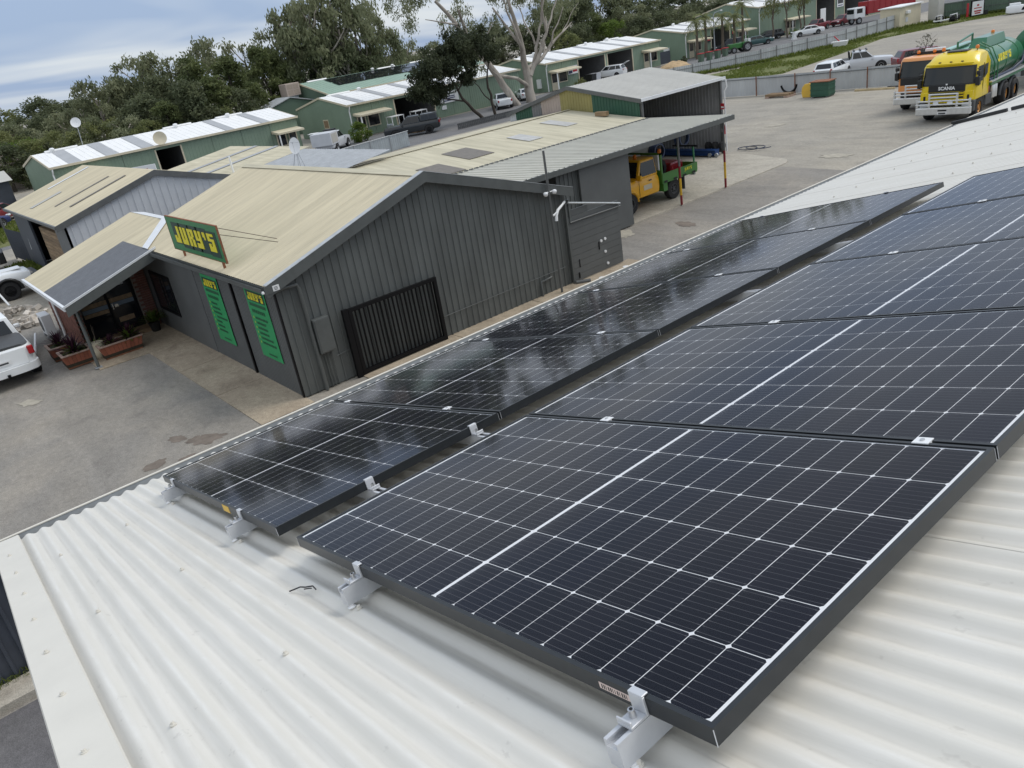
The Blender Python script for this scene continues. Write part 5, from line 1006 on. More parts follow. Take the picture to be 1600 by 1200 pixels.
# yard clutter along the first fence
s = empty('steel_skip', (-27.6, 51.2, 0), rz=radians(5), label='dark green ribbed steel bin with brown lid by the fence', cat='bin')
b = MB(); b.box(-0.62, 0.62, -0.5, 0.5, 0.08, 1.0); b.build('body', M['wall_green_dk'], s)
for z in (0.2, 0.5, 0.8): MB().box(-0.65, 0.65, -0.53, 0.53, z, z + 0.05).build('rib', M['wall_green_dk'], s)
MB().box(-0.7, 0.68, -0.58, 0.56, 1.0, 1.05).build('lid', M['rust'], s)
for x in (-0.5, 0.45): MB().box(x, x + 0.1, -0.5, 0.5, 0, 0.08).build('skid', M['steel_dark'], s)
o = empty('yellow_shield', (-28.75, 51.2, 0), label='rounded yellow plastic guard leaning on the green bin', cat='guard'); b = MB(); pts = [(-0.32, 0), (0.35, 0), (0.36, 0.8), (0.2, 0.92), (-0.15, 0.88), (-0.36, 0.66), (-0.4, 0.3)]; b.prism([(x, -0.06, z) for x, z in pts], (0, 0.12, 0)); b.build('shell', mat('guard_yellow', (0.72, 0.45, 0.06), 0.5, 0, 0.05, 4), o, bevel=0.03)
MB().box(-0.3, 0.3, -0.075, -0.06, 0.42, 0.48).build('rib', M['guard_yellow'], o)
b = MB(); R_ = 0.62; pts = [(R_ * cos(a), 0, 0.75 + R_ * sin(a)) for a in [pi * (1.06 + 0.9 * k / 14) for k in range(15)]]; b.tube(pts, 0.085, 4); o = b.build('steel_arc', M['black_steel'], loc=(-31.2, 52.9, 0.02)); tag(o, 'black curved steel channel leaning against the sheet fence', 'channel')
s = empty('timber_pallet', (-31.4, 52.1, 0), label='low stack of grey timber sleepers below the curved channel', cat='timber')
for k in range(3): MB().box(-0.9, 0.9, -0.5 + k * 0.32, -0.3 + k * 0.32, 0.12, 0.26).build('sleeper', M['timber'], s)
for x in (-0.85, 0.65): MB().box(x, x + 0.3, -0.6, 0.5, 0, 0.12).build('bearer', M['rim_stone'], s)
o = MB().box(-1.3, 1.3, -0.08, 0.08, 0, 0.12).build('timber_beam', M['timber_pale'], loc=(-24.9, 52.9, 0), rot=(0, 0, 0.08)); tag(o, 'long pale timber beam lying in front of the sheet fence', 'timber')
o = MB().box(-1.6, 1.6, -0.05, 0.05, 0, 0.08).build('steel_length', M['grey_plastic'], loc=(-22.9, 54.0, 0), rot=(0, 0, 0.1)); tag(o, 'dark steel length lying at the foot of the fence', 'steel')
# rubble heap and planters by the porch
s = empty('rubble_heap', (-33.8, 2.3, 0), label='heap of broken pale stone and concrete beside the porch', cat='rubble')
for k in range(75):
    a = rj.uniform(0, 2 * pi); d = 1.5 * sqrt(rj.random()); sz = rj.uniform(0.1, 0.32); z = max(0, 0.42 * (1 - d / 1.6)) * rj.random()
    b = MB(); c8 = [(sz * rj.uniform(0.3, 0.6) * sx, sz * rj.uniform(0.3, 0.6) * sy, sz * rj.uniform(0.2, 0.4) * sz_) for sz_ in (-1, 1) for (sx, sy) in ((-1, -1), (1, -1), (1, 1), (-1, 1))]
    b.hexa(c8[:4], c8[4:]); b.v = [(x * rj.uniform(0.75, 1.2), y * rj.uniform(0.75, 1.2), z_ * rj.uniform(0.7, 1.2)) for x, y, z_ in b.v]; b.build('stone', M['stone_rubble'], s, (d * cos(a) * 1.5, d * sin(a) * 0.8, z + sz * 0.22), (rj.uniform(-0.4, 0.4), rj.uniform(-0.4, 0.4), rj.uniform(0, 3)))
# barrier poles by the parked utes
for (p, q, lab) in (((-36.6, 2.6, 0.12), (-43.0, 2.2, 1.9), 'white leaning pole behind the white off-road ute'), ((-29.2, 2.35, 0.32), (-26.9, 1.9, 0.25), 'white pipe rail reaching from the air conditioner towards the silver ute')):
    b = MB(); b.tube([p, q], 0.045, 8); o = b.build('white_pole', M['white_paint'], smooth=50); tag(o, lab, 'pole')
# street clutter in front of the units
def heap(x, y, r, h, m, label, cat, name):
    b = MB(); n = 18; rings = []
    for i in range(6):
        f = i / 5; rings.append([(r * (1 - f) * (1 + 0.25 * rj.uniform(-1, 1)) * cos(2 * pi * k / n), r * (1 - f) * (1 + 0.25 * rj.uniform(-1, 1)) * sin(2 * pi * k / n), h * f ** 0.8) for k in range(n)])
    b.loft(rings); o = b.build(name, M[m], loc=(x, y, -0.01), smooth=70); return tag(o, label, cat)
heap(-64.5, 81.0, 1.9, 0.8, 'sand', 'heap of orange sand in front of the two-door unit', 'sand', 'sand_heap')
heap(-66.5, 84.6, 1.2, 0.5, 'sand', 'smaller sand heap below the office awning', 'sand', 'sand_heap')
for k, (x, y) in enumerate(((-63.0, 84.6), (-62.8, 86.0), (-62.6, 87.4), (-62.9, 89.4))):
    s = empty('wheelie_bin', (x, y, 0), label='dark wheelie bin with red lid in the row by the pale fence', cat='bin', group='wheelie bins with red lids')
    b = MB(); b.hexa([(-0.22, -0.25, 0.05), (0.22, -0.25, 0.05), (0.22, 0.25, 0.05), (-0.22, 0.25, 0.05)], [(-0.3, -0.32, 0.95), (0.3, -0.32, 0.95), (0.3, 0.32, 0.95), (-0.3, 0.32, 0.95)]); b.build('body', M['shed_green_dk'], s); MB().box(-0.33, 0.33, -0.36, 0.34, 0.95, 1.03).build('lid', M['red_paint'], s)
    for y_ in (-0.2, 0.2): b = MB(); b.cyl((-0.24, y_, 0.1), (0, 1, 0), 0.1, 0.05, 12); b.build('wheel', M['rubber'], s)
for k, (x, y) in enumerate(((-68.4, 70.6), (-68.4, 71.4))):
    s = empty('skip_bin', (x, y, 0), label=('black skip bin by the first dark doorway', 'grey skip bin beside the black one')[k], cat='bin'); b = MB(); b.hexa([(-0.5, -0.35, 0.1), (0.5, -0.35, 0.1), (0.5, 0.35, 0.1), (-0.5, 0.35, 0.1)], [(-0.6, -0.38, 1.0), (0.6, -0.38, 1.0), (0.6, 0.38, 1.0), (-0.6, 0.38, 1.0)]); b.build('body', M[('black_plastic', 'car_silver')[k]], s); MB().box(-0.62, 0.62, -0.4, 0.4, 1.0, 1.06).build('lid', M[('black_plastic', 'car_silver')[k]], s)
for k, (x, y, z) in enumerate(((-63.4, 41.6, 0), (-64.2, 40.4, 0))):
    s = empty('timber_pile', (x, y, 0), rz=0.4 * k, label=('pile of brown timber beside the dark ute', 'loose orange timber pile near the round shrub')[k], cat='timber')
    for q in range(7): MB().box(-1.1, 1.1, -0.5 + 0.3 * (q % 4), -0.26 + 0.3 * (q % 4), 0.02 + 0.16 * (q // 4), 0.16 + 0.16 * (q // 4)).build('plank', M['timber'], s)
s = empty('blue_barrel', (-66.0, 40.6, 0), label='blue grey steel drum by the unit office', cat='drum'); b = MB(); b.lathe([(0.28, 0), (0.29, 0.3), (0.3, 0.31), (0.29, 0.33), (0.29, 0.62), (0.3, 0.63), (0.28, 0.95)], n=16); b.build('drum', M['fence_galv'], s, smooth=50)
for (x, y, lab) in ((-69.2, 46.2, 'white cage trolley inside the dark doorway'), (-69.0, 43.2, 'grey cage trolley by the doorway jamb')):
    s = empty('cage_trolley', (x, y, 0), label=lab, cat='trolley')
    for (dx, dy) in ((-0.5, -0.7), (0.5, -0.7), (0.5, 0.7), (-0.5, 0.7)): MB().box(dx - 0.03, dx + 0.03, dy - 0.03, dy + 0.03, 0.1, 1.3).build('upright', M['white_paint'], s)
    MB().box(-0.55, 0.55, -0.75, 0.75, 0.2, 0.28).build('deck', M['zinc'], s); MB().box(-0.55, 0.55, -0.75, 0.75, 1.28, 1.34).build('top', M['white_paint'], s)
# ------------------------------------------------------------------ vehicles: +x forward, +y left, z up, origin on the ground
def wheel(parent, x, y, r, w, rim='rim_steel', hub=0.58, dish=0.03):
    s_ = 1 if y > 0 else -1
    b = MB(); b.lathe([(r * hub, -w / 2), (r * 0.93, -w / 2), (r, -w * 0.36), (r, w * 0.36), (r * 0.93, w / 2), (r * hub, w / 2)], n=28, axis='y', caps=False); t_ = b.build('wheel', M['rubber'], parent, (x, y, r), smooth=40)
    b = MB(); o = s_ * (w / 2 - dish); k = r * hub
    b.lathe([(0.0, o + s_ * 0.02), (k * 0.32, o + s_ * 0.02), (k * 0.36, o - s_ * 0.02), (k * 0.8, o - s_ * 0.025), (k * 0.92, o + s_ * 0.03), (k * 1.01, o + s_ * 0.03), (k * 1.01, -s_ * w * 0.3)], n=24, axis='y'); rm = b.build('rim', M[rim], t_, smooth=40)
    b = MB()
    for q in range(6): b.cyl((k * 0.58 * cos(q * pi / 3), o - s_ * 0.012, k * 0.58 * sin(q * pi / 3)), (0, 1, 0), k * 0.11, 0.03, 8)
    tag(b.build('rim_hole', M['wheel_arch'], t_), kind='stuff')
    return t_
def body_loft(stations, m, parent, name='body', sub=True):
    b = MB(); rings = []
    for (x, hw, z0, z1) in stations:
        h = z1 - z0
        half = [(hw * 0.86, z0), (hw * 0.96, z0 + 0.06 * h), (hw, z0 + 0.3 * h), (hw, z0 + 0.62 * h), (hw * 0.975, z0 + 0.86 * h), (hw * 0.92, z0 + 0.97 * h), (hw * 0.78, z1), (hw * 0.3, z1 + 0.012)]
        rings.append([(x, y, z) for (y, z) in half] + [(x, -y, z) for (y, z) in reversed(half)])
    b.loft(rings); return b.build(name, m, parent, smooth=32)
def arch(parent, x, y, r, m='wheel_arch'):
    """wheel opening: a dark liner cap standing just proud of the body side, with a flared lip"""
    s_ = 1 if y > 0 else -1; b = MB(); n = 14
    pts = [(x + r * cos(pi * k / n), r * sin(pi * k / n)) for k in range(n + 1)]
    b.prism([(px, y, max(0.25, 0.36 + pz)) for px, pz in pts], (0, -s_ * 0.35, 0)); b.build('wheel_well', M[m], parent)
def greenhouse(parent, base, top, m, panes=True, name='cabin', glass='auto_glass', mid=()):
    """cabin shell between a base rectangle (x front, x rear, half width, z) and a roof rectangle, with separate panes"""
    (bf, br, bw, bz), (tf, tr_, tw, tz) = base, top
    b = MB(); B4 = [(bf, bw, bz), (bf, -bw, bz), (br, -bw, bz), (br, bw, bz)]; T4 = [(tf, tw, tz), (tf, -tw, tz), (tr_, -tw, tz), (tr_, tw, tz)]
    b.hexa(B4, T4); c_ = b.build(name, m, parent, bevel=0.05, seg=3, smooth=40)
    if not panes: return c_
    def P(v, q): return tuple(v[i] + (q[i] - v[i]) for i in range(3))
    def pane(a, b_, c, d, f0, f1, g0, g1, nm):
        A, B_, C, D_ = map(Vector, (a, b_, c, d)); n = (B_ - A).cross(D_ - A).normalized()
        def at(u, v): return A.lerp(B_, u).lerp(D_.lerp(C, u), v)
        ctr = Vector(((bf + br) / 2, 0, (bz + tz) / 2))
        if n.dot(at(0.5, 0.5) - ctr) < 0: n = -n
        q = [at(f0, g0) + n * 0.004, at(f1, g0) + n * 0.004, at(f1, g1) + n * 0.004, at(f0, g1) + n * 0.004]
        bb_ = MB(); bb_.prism(q, n * 0.006); bb_.build(nm, M[glass], c_)
    pane(B4[0], B4[1], T4[1], T4[0], 0.07, 0.93, 0.10, 0.90, 'windscreen'); pane(B4[2], B4[3], T4[3], T4[2], 0.09, 0.91, 0.15, 0.85, 'rear_window')
    cuts = [0.05] + list(mid) + [0.95]
    for (i0, i1, i2, i3) in ((0, 3, 3, 0), (1, 2, 2, 1)):
        for k in range(len(cuts) - 1): pane(B4[i0], B4[i1], T4[i2], T4[i3], cuts[k] + 0.015, cuts[k + 1] - 0.015, 0.12, 0.86, 'side_window')
    return c_
def lamp(parent, x, y, z, sx, sy, sz, m, name): return MB().box(x - sx / 2, x + sx / 2, y - sy / 2, y + sy / 2, z - sz / 2, z + sz / 2).build(name, M[m], parent, bevel=min(sx, sy, sz) * 0.25, seg=1)
def car(x, y, heading, label, col='car_white', kind='sedan', cat='car', scale=1.0, rim='rim_steel', group=None):
    T = empty({'ute': 'parked_ute', 'wagon': 'parked_wagon', 'suv': 'parked_suv'}.get(kind, 'parked_car'), (x, y, 0), heading, label, cat, group); T.scale = (scale,) * 3; m = M[col]
    if kind == 'ute':
        body_loft([(2.62, 0.72, 0.45, 0.88), (2.5, 0.86, 0.38, 1.0), (1.9, 0.92, 0.36, 1.08), (0.95, 0.93, 0.36, 1.13), (-0.75, 0.93, 0.36, 1.14), (-0.8, 0.93, 0.36, 1.16), (-2.2, 0.92, 0.40, 1.18), (-2.45, 0.87, 0.42, 1.17), (-2.55, 0.80, 0.46, 1.14), (-2.6, 0.70, 0.5, 1.08)], m, T)
        greenhouse(T, (1.05, -0.85, 0.86, 1.10), (0.35, -0.72, 0.70, 1.74), m, mid=(0.52,)); wb, r, w = (1.55, -1.55), 0.39, 0.27
        rl, ry, rz_ = -2.59, 0.80, 0.98
    elif kind in ('wagon', 'suv'):
        h = 0.12 if kind == 'suv' else 0
        body_loft([(2.38, 0.66, 0.42, 0.72 + h), (2.25, 0.82, 0.32, 0.82 + h), (1.6, 0.88, 0.30, 0.92 + h), (0.9, 0.89, 0.28, 0.97 + h), (-1.9, 0.89, 0.28, 1.0 + h), (-2.3, 0.84, 0.34, 0.98 + h), (-2.4, 0.74, 0.42, 0.92 + h)], m, T)
        greenhouse(T, (1.15, -2.25, 0.82, 0.95 + h), (0.35, -1.95, 0.64, 1.45 + h * 2), m, mid=(0.36, 0.7)); wb, r, w = (1.4, -1.4), 0.33, 0.22; rl, ry, rz_ = -2.36, 0.7, 0.85 + h
    else:
        body_loft([(2.4, 0.62, 0.40, 0.66), (2.28, 0.80, 0.30, 0.76), (1.6, 0.87, 0.28, 0.88), (0.95, 0.88, 0.26, 0.94), (-1.2, 0.88, 0.26, 0.98), (-2.2, 0.84, 0.30, 0.98), (-2.42, 0.70, 0.40, 0.88)], m, T)
        greenhouse(T, (1.15, -1.75, 0.80, 0.93), (0.3, -0.95, 0.60, 1.40), m, mid=(0.5,)); wb, r, w = (1.42, -1.38), 0.32, 0.21; rl, ry, rz_ = -2.38, 0.62, 0.8
    for xw in wb:
        for s_ in (1, -1): arch(T, xw, s_ * (0.935 if kind == 'ute' else 0.892), r * 1.2); wheel(T, xw, s_ * ((0.93 if kind == 'ute' else 0.885) - w / 2 + 0.03), r, w, rim)
    for s_ in (1, -1):
        lamp(T, rl, s_ * ry, rz_, 0.1, 0.16, 0.26, 'lamp_red', 'tail_lamp'); lamp(T, 2.3, s_ * 0.68, 0.78 if kind != 'ute' else 0.86, 0.24, 0.3, 0.14, 'lamp_clear', 'headlamp'); lamp(T, 0.85, s_ * 1.0, 1.05, 0.14, 0.2, 0.13, col, 'mirror')
    lamp(T, 2.42 if kind != 'ute' else 2.6, 0, 0.62, 0.06, 1.1, 0.2, 'black_plastic', 'grille')
    return T
# ---- silver-white ute with hard tonneau, tail towards the yard
U = car(-27.15, 0.82, pi, 'white ute with dark hard tonneau cover parked tail-out by the planters', 'car_white', 'ute', 'ute')
b = MB(); b.loft([[(x_, -w_, 1.165), (x_, -w_ * 0.9, 1.215), (x_, 0, 1.24), (x_, w_ * 0.9, 1.215), (x_, w_, 1.165)] for (x_, w_) in ((-0.86, 0.84), (-1.6, 0.84), (-2.3, 0.83), (-2.46, 0.78), (-2.54, 0.66))]); b.build('tonneau_cover', M['grey_plastic'], U, smooth=50)
b = MB(); b.hexa([(-2.64, -0.66, 0.62), (-2.56, -0.66, 0.62), (-2.56, 0.66, 0.62), (-2.64, 0.66, 0.62)], [(-2.60, -0.68, 1.12), (-2.52, -0.68, 1.12), (-2.52, 0.68, 1.12), (-2.60, 0.68, 1.12)]); tg = b.build('tailgate', M['car_white'], U, bevel=0.03, seg=3)
MB().box(-2.655, -2.64, -0.2, 0.2, 0.74, 0.87).build('number_plate', M['white_paint'], tg); MB().box(-2.66, -2.655, -0.13, 0.13, 0.78, 0.83).build('plate_print', M['grey_plastic'], tg)
b = MB(); b.loft([[(xx_ , y_, 0.40), (xx_, y_, 0.62), (xx_ + 0.22, y_, 0.62), (xx_ + 0.22, y_, 0.40)] for (y_, xx_) in ((-0.92, -2.46), (-0.8, -2.64), (-0.5, -2.72), (0.0, -2.74), (0.5, -2.72), (0.8, -2.64), (0.92, -2.46))]); b.build('rear_bumper', M['car_white'], U, smooth=50); MB().box(-2.85, -2.7, -0.04, 0.04, 0.40, 0.48).build('tow_bar', M['black_steel'], U)
MB().box(-0.9, 0.55, -0.02, 0.02, 1.75, 1.77).build('roof_rib', M['car_white'], U)
# ---- white off-road ute, nose only in view, and the dark one behind
U = car(-39.1, 1.35, pi / 2, 'white off-road ute with raised suspension and big black tyres by the rubble', 'car_white', 'ute', 'ute', 1.06, rim='black_steel')
for s_ in (1, -1): b = MB(); b.tube([(1.55 + 0.5 * cos(pi * k / 10), s_ * 0.97, 0.38 + 0.5 * sin(pi * k / 10)) for k in range(11)], 0.06, 6); b.build('arch_flare', M['black_plastic'], U, smooth=60)
MB().box(2.5, 2.85, -0.9, 0.9, 0.42, 0.85).build('bull_bar', M['black_plastic'], U, bevel=0.05); MB().box(1.2, 2.3, -0.35, 0.35, 1.09, 1.14).build('bonnet_scoop', M['car_white'], U, bevel=0.02)
b = MB(); b.tube([(0.95, 0.98, 0.98), (0.75, 0.99, 1.5), (0.6, 0.95, 1.85)], 0.05, 8); b.build('snorkel', M['black_plastic'], U, smooth=50)
U = car(-47.6, 1.5, pi / 2 - 0.1, 'silver and black ute with shiny rims behind the leaning white pole', 'car_silver', 'ute', 'ute', rim='chrome'); MB().box(2.4, 2.75, -0.88, 0.88, 0.4, 1.0).build('bull_bar', M['black_plastic'], U, bevel=0.05)
U = car(-61.5, 9.4, 2.6, 'white ute with roof rack behind the cream roof of the pale shed', 'car_white', 'ute', 'ute'); MB().box(-0.7, 0.5, -0.7, 0.7, 1.82, 1.88).build('roof_rack', M['zinc'], U)
car(-66.0, 5.2, 2.2, 'dark blue car at the edge of the road beyond the navy gate', 'car_blue', 'sedan'); car(-70.5, 7.2, 2.4, 'red car by the dark walled garage', 'car_red', 'sedan')
# ---- vehicles along the unit row
U = car(-61.1, 39.95, 4.05, 'black dual-cab ute with canopy parked in front of the wide doorway', 'car_black', 'ute', 'ute', 0.98, rim='black_steel')
greenhouse(U, (-0.85, -2.5, 0.9, 1.16), (-0.9, -2.4, 0.8, 1.76), M['car_black'], name='canopy', mid=(0.5,))
U = car(-64.6, 33.6, 2.3, 'silver service ute with alloy canopy box beside the round shrub', 'car_silver', 'ute', 'ute', 0.95)
MB().box(-2.9, -0.95, -0.98, 0.98, 0.75, 1.85).build('canopy_box', M['wall_pale'], U, bevel=0.03); MB().box(-2.7, -1.2, 0.99, 1.0, 0.9, 1.7).build('side_door', M['roof_grey_light'], U); MB().box(-2.7, -1.2, -1.0, -0.99, 0.9, 1.7).build('side_door', M['roof_grey_light'], U); MB().box(-2.0, -1.2, 0.7, 1.5, 1.86, 1.89).build('raised_flap', M['white_paint'], U); MB().box(-0.7, 0.1, -0.5, 0.5, 1.78, 1.95).build('roof_box', M['black_plastic'], U)
car(-65.6, 54.4, 2.6, 'white ute half hidden behind the leaning gum trunk', 'car_white', 'ute', 'ute', 0.85)
car(-68.4, 60.0, 2.6, 'white car in the shade of the gum tree', 'car_white', 'sedan', 'car', 0.85)
U = car(-69.6, 75.2, 3.5, 'white wagon with raised tailgate by the second doorway', 'car_white', 'suv', 'car', 0.85); b = MB(); b.hexa([(-2.2, -0.6, 1.62), (-2.2, 0.6, 1.62), (-2.95, 0.55, 1.95), (-2.95, -0.55, 1.95)], [(-2.2, -0.6, 1.68), (-2.2, 0.6, 1.68), (-2.95, 0.55, 2.02), (-2.95, -0.55, 2.02)]); b.build('raised_tailgate', M['car_white'], U)
car(-66.3, 101.4, 0.9, 'dark teal sedan near the palms in front of the red signed unit', 'car_teal', 'sedan', 'car', 0.9)
car(-63.6, 109.6, 4.0, 'white sedan parked beside the yellow-green hedge', 'car_white', 'sedan', 'car', 0.9)
car(-68.3, 97.6, 4.2, 'black van in the shade of the palm trunks', 'car_black', 'suv', 'car', 0.9); car(-69.8, 109.5, 4.0, 'dark grey wagon under the tall trees by the workshop', 'car_black', 'wagon', 'car', 0.9)
car(-66.8, 117.5, 4.6, 'dark red ute in front of the big dark bays', 'car_red', 'ute', 'ute', 0.9); car(-65.6, 122.8, 4.6, 'red wagon next to the white-cabbed truck', 'car_red', 'suv', 'car', 0.9)
U = car(-31.5, 63.6, 0.55, 'silver dual-cab ute with black sports bar and roof bars behind the sheet fence', 'car_silver', 'ute', 'ute', 0.9)
b = MB(); b.tube([(-0.95, 0.75, 1.15), (-1.0, 0.72, 1.75), (-1.0, -0.72, 1.75), (-0.95, -0.75, 1.15)], 0.05, 8); b.build('sports_bar', M['black_steel'], U, smooth=50); MB().box(-2.4, -0.98, -0.8, 0.8, 1.16, 1.20).build('tray_liner', M['grey_plastic'], U)
for x in (-0.6, -0.1, 0.4): MB().box(x - 0.05, x + 0.05, -0.75, 0.75, 1.78, 1.86).build('roof_bar', M['black_plastic'], U)
car(-32.2, 60.6, 1.75, 'white wagon seen over the sheet fence next to the silver ute', 'car_white', 'wagon', 'car', 0.92); car(-26.2, 63.4, 0.75, 'dark red wagon behind the orange truck cab', 'car_red', 'wagon', 'car')
car(-19.5, 70.0, 0.6, 'white van behind the green tank walkway', 'car_white', 'suv', 'car', 1.1)
s = empty('car_shell', (-36.0, 107.2, 0), 0.4, 'white stripped car body shell on the gravel by the dark fence', 'car shell'); body_loft([(2.0, 0.7, 0.15, 0.6), (1.2, 0.8, 0.12, 0.75), (0.4, 0.8, 0.1, 0.9), (-0.8, 0.78, 0.12, 0.95), (-1.2, 0.6, 0.2, 0.8)], M['car_white'], s); arch(s, 0.7, 0.81, 0.42); arch(s, 0.7, -0.81, 0.42); MB().box(-0.9, 0.2, -0.5, 0.5, 0.9, 1.15).build('cowl', M['car_white'], s, bevel=0.06)
# ---- green tractor and dark motorbike by the palms
s = empty('green_tractor', (-63.4, 93.2, 0), 4.2, 'green tractor parked beyond the pale fence near the palms', 'tractor')
MB().box(-0.2, 1.5, -0.4, 0.4, 0.55, 1.15).build('bonnet', M['tractor_green'], s, bevel=0.06); MB().box(-1.1, -0.2, -0.65, 0.65, 0.5, 1.2).build('body', M['tractor_green'], s, bevel=0.05); MB().box(-1.25, -0.9, -0.6, 0.6, 1.1, 1.5).build('toolbox', M['white_plastic'], s)
for (x, r, w) in ((-0.7, 0.6, 0.35), (1.1, 0.38, 0.22)):
    for y in (-0.7, 0.7): wheel(s, x, y, r, w, 'rim_steel')
b = MB(); b.tube([(-0.9, 0.5, 1.2), (-0.9, 0.5, 1.9), (-0.9, -0.5, 1.9), (-0.9, -0.5, 1.2)], 0.04, 6); b.build('roll_bar', M['tractor_green'], s)
# ---- white-cabbed truck with red tray, far off
s = empty('tipper_truck', (-62.0, 122.5, 0), radians(-118), 'white-cabbed truck with long dark red tray far down the road', 'truck')
MB().box(0.6, 2.4, -1.0, 1.0, 0.8, 2.3).build('cab', M['car_white'], s, bevel=0.12); MB().box(2.401, 2.42, -0.85, 0.85, 1.5, 2.1).build('windscreen', M['auto_glass'], s); MB().box(1.1, 2.0, 1.001, 1.015, 1.5, 2.1).build('side_window', M['auto_glass'], s); MB().box(1.1, 2.0, -1.015, -1.001, 1.5, 2.1).build('side_window', M['auto_glass'], s); MB().box(-7.5, 0.4, -1.15, 1.15, 1.2, 2.9).build('tray', M['tray_red'], s, bevel=0.03)
for k in range(9): MB().box(-7.4 + k * 0.95, -7.3 + k * 0.95, -1.2, 1.2, 1.2, 2.92).build('tray_rib', M['tray_red'], s)
for x in (1.6, -4.5, -5.7):
    for y in (-0.9, 0.9): wheel(s, x, y, 0.48, 0.3)

# ---- yellow and green tray-back in the carport (nose behind the sliding door)
K = empty('tray_truck', (-19.85, 23.0, 0.035), -pi / 2, 'yellow single-cab off-road truck with green drop-side tray in the carport', 'truck')
Y = M['cruiser_yellow']
body_loft([(1.62, 0.72, 0.62, 1.02), (1.52, 0.80, 0.55, 1.16), (0.9, 0.84, 0.52, 1.22), (0.2, 0.86, 0.48, 1.25), (-0.95, 0.87, 0.48, 1.24), (-1.0, 0.85, 0.5, 1.2)], Y, K)
greenhouse(K, (0.22, -0.98, 0.84, 1.22), (-0.10, -0.92, 0.72, 1.92), Y)
for s_ in (1, -1):
    b = MB(); b.tube([(0.78 + 0.47 * cos(pi * k / 10), s_ * 0.86, 0.42 + 0.47 * sin(pi * k / 10)) for k in range(11)], 0.05, 6); b.build('arch_flare', Y, K, smooth=60); arch(K, 0.78, s_ * 0.865, 0.45)
    lamp(K, 0.28, s_ * 0.98, 1.32, 0.12, 0.24, 0.2, 'cruiser_yellow', 'mirror'); lamp(K, -0.45, s_ * 0.885, 1.1, 0.16, 0.03, 0.04, 'black_plastic', 'door_handle'); lamp(K, -0.3, s_ * 0.868, 0.86, 0.5, 0.012, 0.2, 'fascia_cream', 'door_logo')
    MB().box(0.2, 0.215, s_ * 0.872 - 0.003, s_ * 0.872 + 0.003, 0.55, 1.2).build('door_gap', M['ink'], K)
MB().box(-3.35, -1.12, -0.93, 0.93, 0.78, 0.86).build('tray_floor', M['tray_green'], K)
for s_ in (1, -1):
    o = MB().box(-3.35, -1.12, s_ * 0.93 - 0.025, s_ * 0.93 + 0.025, 0.86, 1.18).build('drop_side', M['tray_green'], K)
    for k in range(4): MB().box(-3.2 + k * 0.6, -3.0 + k * 0.6, s_ * 0.958 - 0.004, s_ * 0.958 + 0.004, 0.80, 0.88).build('latch', M['ink'], o)
    textmesh("JURY'S", 0.16, M['sign_yellow'], o, frame3((-2.75, s_ * 0.957, 1.0), (s_ * -1, 0, 0), (0, 0, 1)), 0.004, bold=0.004)
MB().box(-3.38, -3.33, -0.93, 0.93, 0.86, 1.18).build('tailboard', M['tray_green'], K); MB().box(-1.16, -1.1, -0.93, 0.93, 0.86, 1.32).build('headboard', M['tray_green'], K)
for y in (-0.9, 0.9): MB().box(-1.17, -1.09, y - 0.04, y + 0.04, 0.86, 2.0).build('rack_post', M['tray_green'], K)
MB().box(-1.17, -1.09, -0.94, 0.94, 1.93, 2.0).build('rack_bar', M['tray_green'], K); MB().box(-1.35, -1.2, -0.2, 0.7, 0.9, 1.95).build('white_board', M['white_paint'], K)
b = MB(); b.lathe([(0.2, 0.12), (0.2, -0.12), (0.36, -0.11), (0.39, 0), (0.36, 0.11), (0.2, 0.12)], (-1.62, 0.35, 1.28), 24, axis='y'); b.build('spare_wheel', M['rubber'], K, smooth=50)
MB().box(-3.0, -2.2, -0.5, 0.5, 0.86, 1.35).build('red_pump', M['tray_red'], K, bevel=0.06)
for (x, y, z) in ((-1.13, 0.86, 2.0), (-0.3, 0.3, 1.93)): b = MB(); b.lathe([(0.06, 0), (0.075, 0.02), (0.075, 0.13), (0.04, 0.17)], (x, y, z), 12); b.build('beacon', M['lamp_amber'], K, smooth=50)
b = MB(); b.lathe([(0.02, 0), (0.03, 0.25), (0.05, 0.25), (0.05, 0.27)], (-2.05, 0.7, 0.86), 10); b.lathe([(0.15, 0), (0.15, 0.02), (0.09, 0.03), (0.02, 0.42)], (-2.05, 0.7, 0.87), 12); b.build('traffic_cone', M['lamp_red'], K)
for (x, y) in ((0.78, 0.78), (0.78, -0.78), (-1.9, 0.74), (-1.9, -0.74)): wheel(K, x, y, 0.41, 0.25, 'grey_plastic', 0.52)
for s_ in (1, -1): MB().box(-2.55, -2.5, s_ * 0.74 - 0.16, s_ * 0.74 + 0.16, 0.25, 0.78).build('mud_flap', M['grey_plastic'], K); MB().box(-1.45, -1.2, s_ * 0.72 - 0.18, s_ * 0.72 + 0.18, 0.45, 0.78).build('side_tank', M['tray_green'], K)
lamp(K, -3.36, 0.6, 0.7, 0.08, 0.4, 0.12, 'zinc', 'tail_lamp')

